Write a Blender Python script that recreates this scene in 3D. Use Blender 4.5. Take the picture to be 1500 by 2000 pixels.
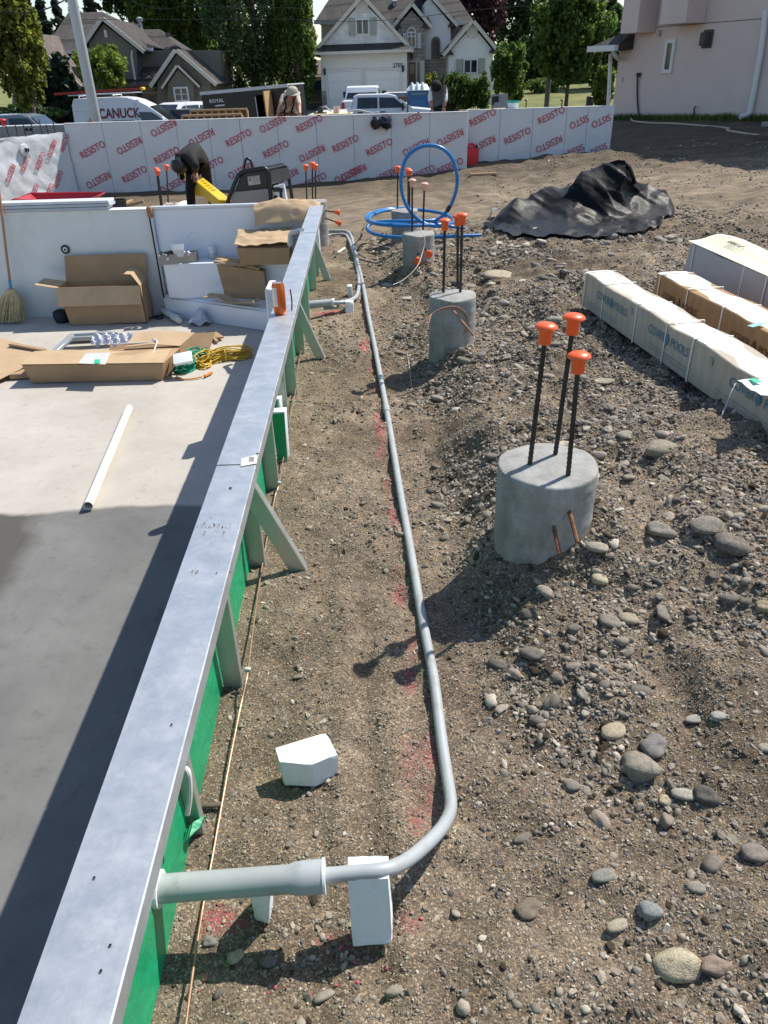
import bpy, bmesh, math, random
import numpy as np
from mathutils import Vector, Matrix
R = math.radians
random.seed(7); rng = np.random.default_rng(11)
for o in list(bpy.data.objects): bpy.data.objects.remove(o)
S = bpy.context.scene
COL = S.collection

# ------------------------------------------------------------------ camera, sky, sun, exposure
CAM_H, FPX, ROLL = 1.55, 1440.0, 0.03
PITCH = math.atan(862.0/FPX)
cam = bpy.data.cameras.new('camera'); camo = bpy.data.objects.new('camera', cam); COL.objects.link(camo)
cam.sensor_fit = 'VERTICAL'; cam.sensor_height = 36.0; cam.lens = 36.0*FPX/2000.0
cam.clip_start = 0.05; cam.clip_end = 2000
_f = Vector((0, math.cos(PITCH), -math.sin(PITCH))); _u = Vector((0, math.sin(PITCH), math.cos(PITCH))); _r = Vector((1, 0, 0))
_r2 = _r*math.cos(ROLL) - _u*math.sin(ROLL); _u2 = _u*math.cos(ROLL) + _r*math.sin(ROLL)
camo.matrix_world = Matrix(((_r2.x, _u2.x, -_f.x, 0), (_r2.y, _u2.y, -_f.y, 0), (_r2.z, _u2.z, -_f.z, CAM_H), (0, 0, 0, 1)))
S.camera = camo

SUN = Vector((0.62, 0.46, 1.0)).normalized()
ELEV = math.asin(SUN.z); AZ = math.atan2(SUN.x, SUN.y)
W = bpy.data.worlds.new('World'); S.world = W; W.use_nodes = True
nt = W.node_tree; bg = nt.nodes['Background']
sky = nt.nodes.new('ShaderNodeTexSky'); sky.sky_type = 'NISHITA'; sky.sun_disc = False
sky.sun_elevation = ELEV; sky.sun_rotation = AZ; sky.air_density = 1.0; sky.dust_density = .5; sky.ozone_density = 1.0
nt.links.new(sky.outputs[0], bg.inputs[0]); bg.inputs[1].default_value = 0.125
sl = bpy.data.lights.new('sun', 'SUN'); sl.energy = 4.8; sl.angle = R(0.53); sl.color = (1.0, 0.95, 0.87)
so = bpy.data.objects.new('sun', sl); COL.objects.link(so); so.rotation_euler = (-SUN).to_track_quat('-Z', 'Y').to_euler(); so.location = (20, 15, 40)
S.view_settings.view_transform = 'Standard'; S.view_settings.look = 'None'; S.view_settings.gamma = 1; S.view_settings.exposure = 0.4
S.render.resolution_x, S.render.resolution_y = 768, 1024
S.render.engine = 'CYCLES'

# ------------------------------------------------------------------ measuring helpers (photo point -> place in the world)
cr, sr, cp, sp = math.cos(ROLL), math.sin(ROLL), math.cos(PITCH), math.sin(PITCH)
CO = Vector((0, 0, CAM_H))
def ray(x, y):
    u, v = x-750, y-1000
    a = (u*cr - v*sr)/FPX; b = (u*sr + v*cr)/FPX
    return Vector((a, cp - sp*b, -sp - cp*b))
def PG(x, y, z=0.0): d = ray(x, y); return CO + d*((z-CAM_H)/d.z)
def PY(x, y, Y): d = ray(x, y); return CO + d*(Y/d.y)
def PZ(x, y, zc): return CO + ray(x, y)*zc
def PP(x, y, P0, n): d = ray(x, y); return CO + d*((P0-CO).dot(n)/d.dot(n))
def proj(P):
    q = Vector(P)-CO; zc = q.y*cp - q.z*sp; D = -q.y*sp - q.z*cp
    if zc < .05: return (-9999, -9999, zc)
    a = FPX*q.x/zc; b = FPX*D/zc
    return (750 + a*cr + b*sr, 1000 - a*sr + b*cr, zc)

# ------------------------------------------------------------------ noise and terrain
def _hash(i, j, s):
    n = (i.astype(np.int64)*374761393 + j.astype(np.int64)*668265263 + s*69069) & 0x7fffffff
    n = ((n ^ (n >> 13))*1274126177) & 0x7fffffff
    return ((n ^ (n >> 16)) & 0xffff)/65535.0
def vnoise(x, y, s=0):
    xi = np.floor(x); yi = np.floor(y); fx = x-xi; fy = y-yi
    fx = fx*fx*(3-2*fx); fy = fy*fy*(3-2*fy)
    a = _hash(xi, yi, s); b = _hash(xi+1, yi, s); c = _hash(xi, yi+1, s); d = _hash(xi+1, yi+1, s)
    return (a*(1-fx)+b*fx)*(1-fy) + (c*(1-fx)+d*fx)*fy - .5
def sst(a, b, x): t = np.clip((x-a)/(b-a), 0, 1); return t*t*(3-2*t)
def xpipe(y): return .16 - .045*(np.asarray(y)-1)
def xwall(y): return -.478 - .015*(np.clip(y, -9, 8)-.5)
PIERS = [(.53, 2.101), (.43, 4.26), (.357, 6.49), (.299, 7.985), (-.641, 8.369)]
def terr(x, y):
    x = np.asarray(x, float); y = np.asarray(y, float)
    A = np.interp(y, [0, 1.0, 1.5, 1.95, 3, 4.2, 6.2, 8, 9.5], [.03, .06, .10, .15, .14, .13, .12, .10, .0])
    e = sst(.16, .50, x - xpipe(y) + .16*vnoise(x*2.3, y*2.3, 12)); e2 = sst(.05, .95, x - xpipe(y)); k_ = sst(1.3, 2.0, y); e = e*k_ + e2*(1-k_)
    near = A*e + .02*np.clip(x-1, 0, 6)*sst(0, 3, y) + .10*sst(.55, 1.25, x)*sst(1.2, 2.2, y) + .115*np.exp(-((x-.60)/.26)**2-((y-2.12)/.30)**2) + .055*np.exp(-((x-.47)/.24)**2-((y-4.25)/.28)**2) + .03*np.exp(-((x-.36)/.24)**2-((y-6.45)/.28)**2)
    zf = -.11 + .06*np.clip(x, -2, 12)
    b = sst(6.5, 11.0, y)
    z = near*(1-b) + zf*b
    # surface unevenness, only in the yard
    yard = sst(-.02, .25, x - xwall(y)) + sst(7.4, 8.0, y); yard = np.clip(yard, 0, 1)*(1-sst(16, 22, y))
    rough = .6 + .4*e
    n = (.05*vnoise(x*2.1, y*2.1, 1) + .07*vnoise(x*5.3, y*5.3, 2) + .042*vnoise(x*11+.3*y, y*11, 3)*(1-.6*b))*rough
    n = n + .019*vnoise(x*24, y*24, 4)*rough*(y < 9) + .009*vnoise(x*55, y*55, 5)*(y < 6)
    # long raked furrows beside the pipe and wheel tracks in the far yard
    n = n + .014*np.sin((x - xpipe(y))*42 + 3*vnoise(x*1.5, y*1.2, 8))*np.exp(-((x - xpipe(y)+.2)/.12)**2)*sst(2.6, 1.2, y)
    n = n + .05*vnoise(x*.35, y*3.2 + .25*x, 6)*b + .025*vnoise(x*.5, y*7 + .4*x, 7)*b
    z = z + n*yard
    # loose spoil heaped against the wall footing and the right bank
    z = z + .16*np.exp(-((y-13.9)/.35)**2)*sst(1.5, 3.8, x)*(1-sst(5.0, 6.5, x))*(1+.8*vnoise(x*2, y*2, 9))
    z = z - .08*np.exp(-((y-14.45)/.35)**2)*(x < 4.6)*(.8+vnoise(x*1.7, y*2, 10))
    # piers: hollow on the shaded side
    for px, py in PIERS:
        d = np.hypot(x-(px-.06), y-(py-.2)); z = z - .012*np.exp(-(d/.13)**2); d2 = np.hypot(x-px, y-py); z = z + .03*np.exp(-((d2-.18)/.07)**2)*(.7+1.6*vnoise(x*7, y*7, 15))
    # beyond the foundation: down to the street, up again to the front gardens
    dl = 1 - sst(4.5, 6.0, x)
    drop = sst(15.3, 24, y)*dl + sst(27, 36, y)*(1-dl)
    z = z*(1-drop) + (-1.7)*drop
    z = z + sst(44, 56, y)*1.05 + sst(50, 80, y)*.9*sst(2, 14, x)
    return z
def T(x, y): return float(terr(np.array([x]), np.array([y]))[0])
def onground(px, py, it=12, lift=0):
    z = 0.1
    for _ in range(it):
        p = PG(px, py, z); z = .5*z + .5*(T(p.x, p.y)+lift)
    return PG(px, py, z)

# ------------------------------------------------------------------ material helpers
def _nm(name):
    m = bpy.data.materials.new(name); m.use_nodes = True
    return m, m.node_tree, m.node_tree.nodes['Principled BSDF']
def node(t, kind, **kw):
    n = t.nodes.new(kind)
    for k, v in kw.items(): setattr(n, k, v)
    return n
def ramp(t, stops):
    n = t.nodes.new('ShaderNodeValToRGB'); e = n.color_ramp.elements
    while len(e) < len(stops): e.new(.5)
    for i, (p, c) in enumerate(stops): e[i].position = p; e[i].color = (*c, 1)
    return n
def mixc(t, f, a, b, bt='MIX'):
    n = t.nodes.new('ShaderNodeMix'); n.data_type = 'RGBA'; n.blend_type = bt
    for s, v in ((0, f), (6, a), (7, b)):
        if hasattr(v, 'is_output') or isinstance(v, bpy.types.NodeSocket): t.links.new(v, n.inputs[s])
        else: n.inputs[s].default_value = v if s == 0 else (*v, 1)
    return n.outputs[2]
def noise(t, scale, detail=4, rough=.6, vec=None, dist=0):
    n = t.nodes.new('ShaderNodeTexNoise'); n.inputs['Scale'].default_value = scale; n.inputs['Detail'].default_value = detail
    n.inputs['Roughness'].default_value = rough; n.inputs['Distortion'].default_value = dist
    if vec is not None: t.links.new(vec, n.inputs['Vector'])
    return n.outputs['Fac']
def coords(t, which='Object', scale=None, rot=None):
    c = t.nodes.new('ShaderNodeTexCoord').outputs[which]
    if scale or rot:
        m = t.nodes.new('ShaderNodeMapping'); t.links.new(c, m.inputs[0])
        if scale: m.inputs['Scale'].default_value = scale
        if rot: m.inputs['Rotation'].default_value = rot
        c = m.outputs[0]
    return c
def bump(t, b, h, strength=.3, dist=.01):
    n = t.nodes.new('ShaderNodeBump'); n.inputs['Strength'].default_value = strength; n.inputs['Distance'].default_value = dist
    t.links.new(h, n.inputs['Height']); t.links.new(n.outputs[0], b.inputs['Normal']); return n
MATS = {}
def mat(name, c, rough=.6, metal=0, var=.12, vs=6, bs=60, bm=.15, bd=.004, spec=.5, stretch=None, dirt=None, ds=3, trans=0, alpha=None):
    """plain material with uneven tone, optional dirt patches and fine relief"""
    if name in MATS: return MATS[name]
    m, t, b = _nm(name); v = coords(t, 'Object', stretch)
    lo = tuple(max(0, x*(1-var)) for x in c); hi = tuple(min(1, x*(1+var)) for x in c)
    r = ramp(t, [(.3, lo), (.7, hi)]); t.links.new(noise(t, vs, 5, .62, v), r.inputs[0]); col = r.outputs[0]
    if dirt:
        rr = ramp(t, [(.52, (0, 0, 0)), (.72, (1, 1, 1))]); t.links.new(noise(t, ds, 6, .7, v), rr.inputs[0])
        col = mixc(t, rr.outputs[0], col, dirt)
    t.links.new(col, b.inputs['Base Color'])
    b.inputs['Roughness'].default_value = rough; b.inputs['Metallic'].default_value = metal; b.inputs['Specular IOR Level'].default_value = spec
    if trans: b.inputs['Transmission Weight'].default_value = trans
    if alpha: b.inputs['Alpha'].default_value = alpha
    if bm: bump(t, b, noise(t, bs, 3, .6, v), bm, bd)
    MATS[name] = m; return m

def mat_ground():
    m, t, b = _nm('gravelly_earth'); v = coords(t, 'Object')
    n1 = noise(t, 1.3, 6, .65, v); n2 = noise(t, 9, 6, .7, v)
    base = ramp(t, [(.30, (.125, .098, .070)), (.5, (.238, .193, .144)), (.72, (.370, .308, .236))]); t.links.new(n1, base.inputs[0])
    r2 = ramp(t, [(.3, (.62, .60, .58)), (.7, (1.25, 1.22, 1.18))]); t.links.new(n2, r2.inputs[0])
    col = mixc(t, 1.0, base.outputs[0], r2.outputs[0], 'MULTIPLY')
    vo = node(t, 'ShaderNodeTexVoronoi'); vo.inputs['Scale'].default_value = 230; t.links.new(v, vo.inputs['Vector'])
    sep = node(t, 'ShaderNodeSeparateColor'); t.links.new(vo.outputs['Color'], sep.inputs[0])
    rv = ramp(t, [(.0, (.40, .39, .38)), (.55, (.9, .88, .85)), (.82, (1.3, 1.25, 1.15)), (1, (2.4, 2.3, 2.1))]); t.links.new(sep.outputs[0], rv.inputs[0])
    col = mixc(t, .75, col, rv.outputs[0], 'MULTIPLY')
    # far yard: pale raked tracks, stretched across
    vs2 = coords(t, 'Object', (.55, 5.5, 1), (0, 0, R(-4)))
    tr = ramp(t, [(.40, (.55, .53, .50)), (.60, (1.35, 1.32, 1.26))]); t.links.new(noise(t, 2.2, 5, .6, vs2), tr.inputs[0])
    sx = node(t, 'ShaderNodeSeparateXYZ'); t.links.new(v, sx.inputs[0])
    mr = node(t, 'ShaderNodeMapRange'); mr.inputs[1].default_value = 6.5; mr.inputs[2].default_value = 9.5; t.links.new(sx.outputs[1], mr.inputs[0])
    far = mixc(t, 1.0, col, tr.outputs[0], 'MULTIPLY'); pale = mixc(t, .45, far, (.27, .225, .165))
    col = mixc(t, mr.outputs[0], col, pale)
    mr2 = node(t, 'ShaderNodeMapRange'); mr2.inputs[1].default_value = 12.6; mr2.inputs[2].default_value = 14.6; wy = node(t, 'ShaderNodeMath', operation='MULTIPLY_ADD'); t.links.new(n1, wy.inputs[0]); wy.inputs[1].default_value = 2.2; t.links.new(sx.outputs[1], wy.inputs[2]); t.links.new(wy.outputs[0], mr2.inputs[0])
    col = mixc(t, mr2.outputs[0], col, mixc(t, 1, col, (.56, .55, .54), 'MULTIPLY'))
    # red marking paint sprayed on the earth
    at = node(t, 'ShaderNodeAttribute', attribute_name='paint')
    pn = noise(t, 130, 3, .7, v); mm = node(t, 'ShaderNodeMath', operation='MULTIPLY'); t.links.new(pn, mm.inputs[0]); t.links.new(at.outputs['Fac'], mm.inputs[1])
    pr = ramp(t, [(.22, (0, 0, 0)), (.42, (1, 1, 1))]); t.links.new(mm.outputs[0], pr.inputs[0])
    pm = node(t, 'ShaderNodeMath', operation='MULTIPLY'); t.links.new(pr.outputs[0], pm.inputs[0]); pm.inputs[1].default_value = .72
    col = mixc(t, pm.outputs[0], col, (.50, .095, .12))
    t.links.new(col, b.inputs['Base Color']); b.inputs['Roughness'].default_value = .95; b.inputs['Specular IOR Level'].default_value = .15
    n3 = noise(t, 45, 10, .82, v)
    ad = node(t, 'ShaderNodeMath', operation='MULTIPLY_ADD'); t.links.new(vo.outputs['Distance'], ad.inputs[0]); ad.inputs[1].default_value = -.35; t.links.new(n3, ad.inputs[2])
    bump(t, b, ad.outputs[0], .8, .012)
    return m
def mat_stone():
    m, t, b = _nm('river_stone'); v = coords(t, 'Object')
    oi = node(t, 'ShaderNodeObjectInfo')
    r = ramp(t, [(0, (.12, .108, .092)), (.3, (.20, .178, .15)), (.55, (.28, .25, .205)), (.75, (.36, .32, .26)), (.88, (.25, .20, .16)), (.97, (.52, .475, .39))]); r.color_ramp.interpolation = 'CONSTANT'
    r.color_ramp.interpolation = 'LINEAR'; t.links.new(oi.outputs['Random'], r.inputs[0])
    n = ramp(t, [(.3, (.7, .69, .67)), (.7, (1.25, 1.23, 1.2))]); t.links.new(noise(t, 2.2, 6, .7, v), n.inputs[0])
    col = mixc(t, 1, r.outputs[0], n.outputs[0], 'MULTIPLY')
    t.links.new(col, b.inputs['Base Color']); b.inputs['Roughness'].default_value = .8; b.inputs['Specular IOR Level'].default_value = .3
    bump(t, b, noise(t, 9, 5, .7, v), .25, .05)
    return m
def mat_steel(name='galvanised_steel', tint=(.62, .65, .68)):
    m, t, b = _nm(name); v = coords(t, 'Object')
    r = ramp(t, [(.3, tuple(x*.94 for x in tint)), (.7, tuple(min(1, x*1.05) for x in tint))]); t.links.new(noise(t, 16, 8, .75, v, .6), r.inputs[0])
    sp_ = ramp(t, [(.54, (0, 0, 0)), (.74, (1, 1, 1))]); t.links.new(noise(t, 7, 9, .8, v, .5), sp_.inputs[0])
    mm = node(t, 'ShaderNodeMath', operation='MULTIPLY'); t.links.new(sp_.outputs[0], mm.inputs[0]); mm.inputs[1].default_value = .28
    col = mixc(t, mm.outputs[0], r.outputs[0], (.64, .66, .655))
    gr = ramp(t, [(.70, (1, 1, 1)), (.78, (.62, .58, .52))]); t.links.new(noise(t, 60, 5, .8, v), gr.inputs[0]); gm = ramp(t, [(.55, (0, 0, 0)), (.7, (1, 1, 1))]); t.links.new(noise(t, 2.2, 3, .6, v), gm.inputs[0])
    col = mixc(t, gm.outputs[0], col, mixc(t, 1, col, gr.outputs[0], 'MULTIPLY')); t.links.new(col, b.inputs['Base Color'])
    mt = node(t, 'ShaderNodeMath', operation='MULTIPLY_ADD'); t.links.new(mm.outputs[0], mt.inputs[0]); mt.inputs[1].default_value = -.7; mt.inputs[2].default_value = .72; t.links.new(mt.outputs[0], b.inputs['Metallic'])
    rr = ramp(t, [(.3, (.34,)*3), (.7, (.56,)*3)]); t.links.new(noise(t, 13, 6, .75, v), rr.inputs[0]); t.links.new(rr.outputs[0], b.inputs['Roughness'])
    sc = coords(t, 'Object', (260, 14, 1), (0, 0, R(38))); bump(t, b, noise(t, 1, 2, .5, sc), .05, .002)
    return m
def mat_leaf(name, c, tr=.35):
    m, t, b = _nm(name); v = coords(t, 'Object')
    g = node(t, 'ShaderNodeNewGeometry')
    r = ramp(t, [(0, tuple(x*.45 for x in c)), (.6, c), (1, tuple(min(1, x*1.7) for x in c))])
    t.links.new(g.outputs['Random Per Island'], r.inputs[0])
    n = ramp(t, [(.35, (.65, .68, .62)), (.65, (1.25, 1.2, 1.1))]); t.links.new(noise(t, .55, 3, .6, v), n.inputs[0])
    col = mixc(t, 1, r.outputs[0], n.outputs[0], 'MULTIPLY'); t.links.new(col, b.inputs['Base Color'])
    b.inputs['Roughness'].default_value = .55; b.inputs['Specular IOR Level'].default_value = .35
    tl = node(t, 'ShaderNodeBsdfTranslucent'); t.links.new(col, tl.inputs[0])
    ms = node(t, 'ShaderNodeMixShader'); ms.inputs[0].default_value = tr
    t.links.new(b.outputs[0], ms.inputs[1]); t.links.new(tl.outputs[0], ms.inputs[2]); t.links.new(ms.outputs[0], t.nodes['Material Output'].inputs[0])
    return m
def mat_brick(name, c1, c2, cm, sc, bw, bh, mort=.02, rot=None, bm=.5):
    """courses of shingles or facing stone seen from far away"""
    m, t, b = _nm(name); v = coords(t, 'Object', None, rot)
    br = node(t, 'ShaderNodeTexBrick'); br.inputs['Color1'].default_value = (*c1, 1); br.inputs['Color2'].default_value = (*c2, 1); br.inputs['Mortar'].default_value = (*cm, 1)
    br.inputs['Scale'].default_value = sc; br.inputs['Brick Width'].default_value = bw; br.inputs['Row Height'].default_value = bh; br.inputs['Mortar Size'].default_value = mort
    t.links.new(v, br.inputs['Vector'])
    n = ramp(t, [(.3, (.75,)*3), (.7, (1.2,)*3)]); t.links.new(noise(t, 2.5, 5, .7, v), n.inputs[0])
    col = mixc(t, 1, br.outputs[0], n.outputs[0], 'MULTIPLY'); t.links.new(col, b.inputs['Base Color']); b.inputs['Roughness'].default_value = .9
    bump(t, b, br.outputs['Fac'], -bm if bm else 0, .02)
    return m
def mat_card(name, c):
    m, t, b = _nm(name); v = coords(t, 'Object')
    r = ramp(t, [(.3, tuple(x*.85 for x in c)), (.7, tuple(x*1.1 for x in c))]); t.links.new(noise(t, 4, 5, .65, v), r.inputs[0])
    w = node(t, 'ShaderNodeTexWave'); w.inputs['Scale'].default_value = 34; w.inputs['Distortion'].default_value = .6; t.links.new(v, w.inputs['Vector'])
    rw = ramp(t, [(0, (.93,)*3), (1, (1.03,)*3)]); t.links.new(w.outputs['Fac'], rw.inputs[0])
    col = mixc(t, 1, r.outputs[0], rw.outputs[0], 'MULTIPLY'); t.links.new(col, b.inputs['Base Color'])
    b.inputs['Roughness'].default_value = .85; b.inputs['Specular IOR Level'].default_value = .2
    bump(t, b, noise(t, 12, 4, .6, v), .25, .01)
    return m
def mat_glass(name, c=(.02, .025, .03), rough=.08):
    m, t, b = _nm(name); b.inputs['Base Color'].default_value = (*c, 1); b.inputs['Roughness'].default_value = rough; b.inputs['Specular IOR Level'].default_value = .7
    v = coords(t, 'Object'); r = ramp(t, [(.35, tuple(x*.6 for x in c)), (.7, tuple(x*1.8 for x in c))]); t.links.new(noise(t, 1.7, 3, .5, v), r.inputs[0]); t.links.new(r.outputs[0], b.inputs['Base Color'])
    MATS[name] = m; return m

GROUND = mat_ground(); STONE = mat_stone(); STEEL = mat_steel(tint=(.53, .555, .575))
CARD = mat_card('cardboard', (.40, .27, .155)); CARD2 = mat_card('pale_cardboard', (.50, .36, .22)); BOXW = mat_card('cream_carton', (.47, .41, .325))
def mat_pier():
    m, t, b = _nm('pier_concrete'); v = coords(t, 'Object'); sx = node(t, 'ShaderNodeSeparateXYZ'); t.links.new(v, sx.inputs[0])
    r = ramp(t, [(.28, (.20, .197, .182)), (.5, (.315, .31, .288)), (.74, (.43, .42, .39))]); t.links.new(noise(t, 9, 9, .74, v, .4), r.inputs[0])
    st = coords(t, 'Object', (14, 14, 2)); r2 = ramp(t, [(.3, (.8,)*3), (.7, (1.12,)*3)]); t.links.new(noise(t, 1.6, 5, .7, st), r2.inputs[0]); col = mixc(t, 1, r.outputs[0], r2.outputs[0], 'MULTIPLY')
    vo = node(t, 'ShaderNodeTexVoronoi'); vo.inputs['Scale'].default_value = 75; t.links.new(v, vo.inputs['Vector']); vo.inputs['Randomness'].default_value = 1
    pr = ramp(t, [(.10, (1, 1, 1)), (.17, (0, 0, 0))]); t.links.new(vo.outputs['Distance'], pr.inputs[0]); pg = ramp(t, [(.55, (0, 0, 0)), (.6, (1, 1, 1))]); t.links.new(noise(t, 14, 2, .5, v), pg.inputs[0]); pm = node(t, 'ShaderNodeMath', operation='MULTIPLY'); t.links.new(pr.outputs[0], pm.inputs[0]); t.links.new(pg.outputs[0], pm.inputs[1])
    col = mixc(t, pm.outputs[0], col, (.10, .098, .09))
    t.links.new(col, b.inputs['Base Color']); b.inputs['Roughness'].default_value = .88; b.inputs['Specular IOR Level'].default_value = .25
    ad = node(t, 'ShaderNodeMath', operation='MULTIPLY_ADD'); t.links.new(pm.outputs[0], ad.inputs[0]); ad.inputs[1].default_value = -1.2; t.links.new(noise(t, 60, 6, .75, v), ad.inputs[2]); bump(t, b, ad.outputs[0], .5, .006); return m
CONC = mat_pier()
REBAR = mat('rebar_steel', (.045, .04, .038), .6, .6, var=.3, vs=40, bm=.3)
RUST = mat('rusty_bar', (.20, .09, .04), .8, .3, var=.4, vs=60)
ORANGE = mat('orange_plastic', (.78, .115, .022), .38, var=.06, vs=14, bm=.03)
BLACKP = mat('black_plastic', (.015, .015, .016), .45, var=.2)
WHITEP = mat('white_plastic', (.72, .74, .76), .4, var=.05, bm=.03)
PVC = mat('grey_conduit', (.36, .385, .39), .45, var=.08, vs=9, bm=.05, dirt=(.27, .265, .245), ds=14)
def mat_foam():
    m, t, b = _nm('white_foam'); v = coords(t, 'Object'); vo = node(t, 'ShaderNodeTexVoronoi'); vo.inputs['Scale'].default_value = 260; t.links.new(v, vo.inputs['Vector'])
    r = ramp(t, [(.0, (.82, .83, .83)), (.7, (.72, .74, .74))]); t.links.new(vo.outputs['Distance'], r.inputs[0]); dr = ramp(t, [(.60, (0, 0, 0)), (.78, (1, 1, 1))]); t.links.new(noise(t, 11, 7, .75, v), dr.inputs[0]); dm = node(t, 'ShaderNodeMath', operation='MULTIPLY'); t.links.new(dr.outputs[0], dm.inputs[0]); dm.inputs[1].default_value = .35
    t.links.new(mixc(t, dm.outputs[0], r.outputs[0], (.42, .36, .28)), b.inputs['Base Color']); b.inputs['Roughness'].default_value = .9; bump(t, b, vo.outputs['Distance'], -.5, .003); return m
FOAM = mat_foam()
COPPER = mat('copper_wire', (.36, .22, .145), .45, .6, var=.2, vs=40)
WOOD = mat('pale_timber', (.42, .28, .15), .8, var=.25, vs=10, stretch=(1, 8, 8), bm=.3)
DARKWOOD = mat('weathered_timber', (.13, .10, .07), .9, var=.4, vs=14, stretch=(2, 14, 14))
GLASS = mat_glass('window_glass'); CARGLASS = mat_glass('car_glass', (.018, .026, .03), .05)
WHITEPAINT = mat('white_car_paint', (.78, .79, .80), .25, var=.02, bm=0)
TYRE = mat('tyre_rubber', (.02, .02, .02), .85, var=.2); RIM = mat('wheel_rim', (.45, .45, .46), .35, .8)

# ------------------------------------------------------------------ mesh helpers
class MB:
    def __init__(s): s.v = []; s.f = []
    def add(s, vs, fs):
        n = len(s.v); s.v += [tuple(p) for p in vs]; s.f += [tuple(i+n for i in f) for f in fs]; return s
    def hexa(s, p):
        return s.add(p, [(3, 2, 1, 0), (4, 5, 6, 7), (0, 1, 5, 4), (1, 2, 6, 5), (2, 3, 7, 6), (3, 0, 4, 7)])
    def box(s, c, d, rz=0, M=None):
        x, y, z = (q/2 for q in d); P = [(-x, -y, -z), (x, -y, -z), (x, y, -z), (-x, y, -z), (-x, -y, z), (x, -y, z), (x, y, z), (-x, y, z)]
        m = M if M is not None else Matrix.Rotation(rz, 3, 'Z')
        return s.hexa([Vector(c) + m @ Vector(p) for p in P])
    def prism(s, poly, off):
        n = len(poly); off = Vector(off); a = [Vector(p) for p in poly]; b = [p+off for p in a]
        return s.add(a+b, [tuple(range(n-1, -1, -1)), tuple(range(n, 2*n))] + [(i, (i+1) % n, n+(i+1) % n, n+i) for i in range(n)])
    def bar(s, a, b, w, h=None, up=(0, 0, 1)):
        a, b = Vector(a), Vector(b); h = h or w; d = (b-a).normalized(); u = Vector(up)
        if abs(d.dot(u)) > .98: u = Vector((0, 1, 0))
        sd = d.cross(u).normalized()*w/2; uu = sd.cross(d).normalized()*h/2
        return s.hexa([a-sd-uu, a+sd-uu, b+sd-uu, b-sd-uu, a-sd+uu, a+sd+uu, b+sd+uu, b-sd+uu])
    def tube(s, path, r, n=8, closed=False, cap=True):
        P = [Vector(p) for p in path]; m = len(P); rr = r if isinstance(r, (list, tuple)) else [r]*m
        vs = []; fs = []; prev = None
        for i, p in enumerate(P):
            d = ((P[(i+1) % m]-P[i-1]) if closed else (P[min(i+1, m-1)]-P[max(i-1, 0)])).normalized()
            if prev is None:
                u = Vector((0, 0, 1)) if abs(d.z) < .9 else Vector((1, 0, 0)); a = d.cross(u).normalized()
            else:
                a = prev - d*prev.dot(d); a = a.normalized() if a.length > 1e-6 else d.orthogonal().normalized()
            prev = a; b = d.cross(a)
            for k in range(n): t = 2*math.pi*k/n; vs.append(p + (a*math.cos(t)+b*math.sin(t))*rr[i])
        for i in range(m if closed else m-1):
            j = (i+1) % m
            for k in range(n): fs.append((i*n+k, i*n+(k+1) % n, j*n+(k+1) % n, j*n+k))
        if cap and not closed: fs += [tuple(range(n-1, -1, -1)), tuple(range((m-1)*n, m*n))]
        return s.add(vs, fs)
    def lathe(s, prof, c=(0, 0, 0), n=24, M=None):
        c = Vector(c); vs = []; fs = []; m = len(prof)
        for r, z in prof:
            for k in range(n):
                t = 2*math.pi*k/n; q = Vector((r*math.cos(t), r*math.sin(t), z)); vs.append(c + (M @ q if M is not None else q))
        for i in range(m-1):
            for k in range(n): fs.append((i*n+k, i*n+(k+1) % n, (i+1)*n+(k+1) % n, (i+1)*n+k))
        fs += [tuple(range(n-1, -1, -1)), tuple(range((m-1)*n, m*n))]
        return s.add(vs, fs)
    def sheet(s, rows, th=.004, nrm=None):
        """a curved sheet with real thickness from a grid of points"""
        h = len(rows); w = len(rows[0]); G = [[Vector(p) for p in r] for r in rows]; top = []; bot = []
        for i in range(h):
            for j in range(w):
                du = G[i][min(j+1, w-1)]-G[i][max(j-1, 0)]; dv = G[min(i+1, h-1)][j]-G[max(i-1, 0)][j]
                q = du.cross(dv); q = q.normalized() if q.length > 1e-9 else Vector((0, 0, 1))
                top.append(G[i][j]); bot.append(G[i][j]-q*th)
        n = h*w; fs = []
        for i in range(h-1):
            for j in range(w-1):
                a, b, c, d = i*w+j, i*w+j+1, (i+1)*w+j+1, (i+1)*w+j; fs += [(a, b, c, d), (n+d, n+c, n+b, n+a)]
        ring = [j for j in range(w)] + [i*w+w-1 for i in range(1, h)] + [(h-1)*w+j for j in range(w-2, -1, -1)] + [i*w for i in range(h-2, 0, -1)]
        for k in range(len(ring)): a, b = ring[k], ring[(k+1) % len(ring)]; fs.append((b, a, n+a, n+b))
        return s.add(top+bot, fs)
def base_of(o):
    p = Vector((0, 0, 0))
    while o is not None: p += o.location; o = o.parent
    return p
def link(o, parent=None):
    COL.objects.link(o)
    if parent is not None: o.parent = parent
    return o
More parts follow.
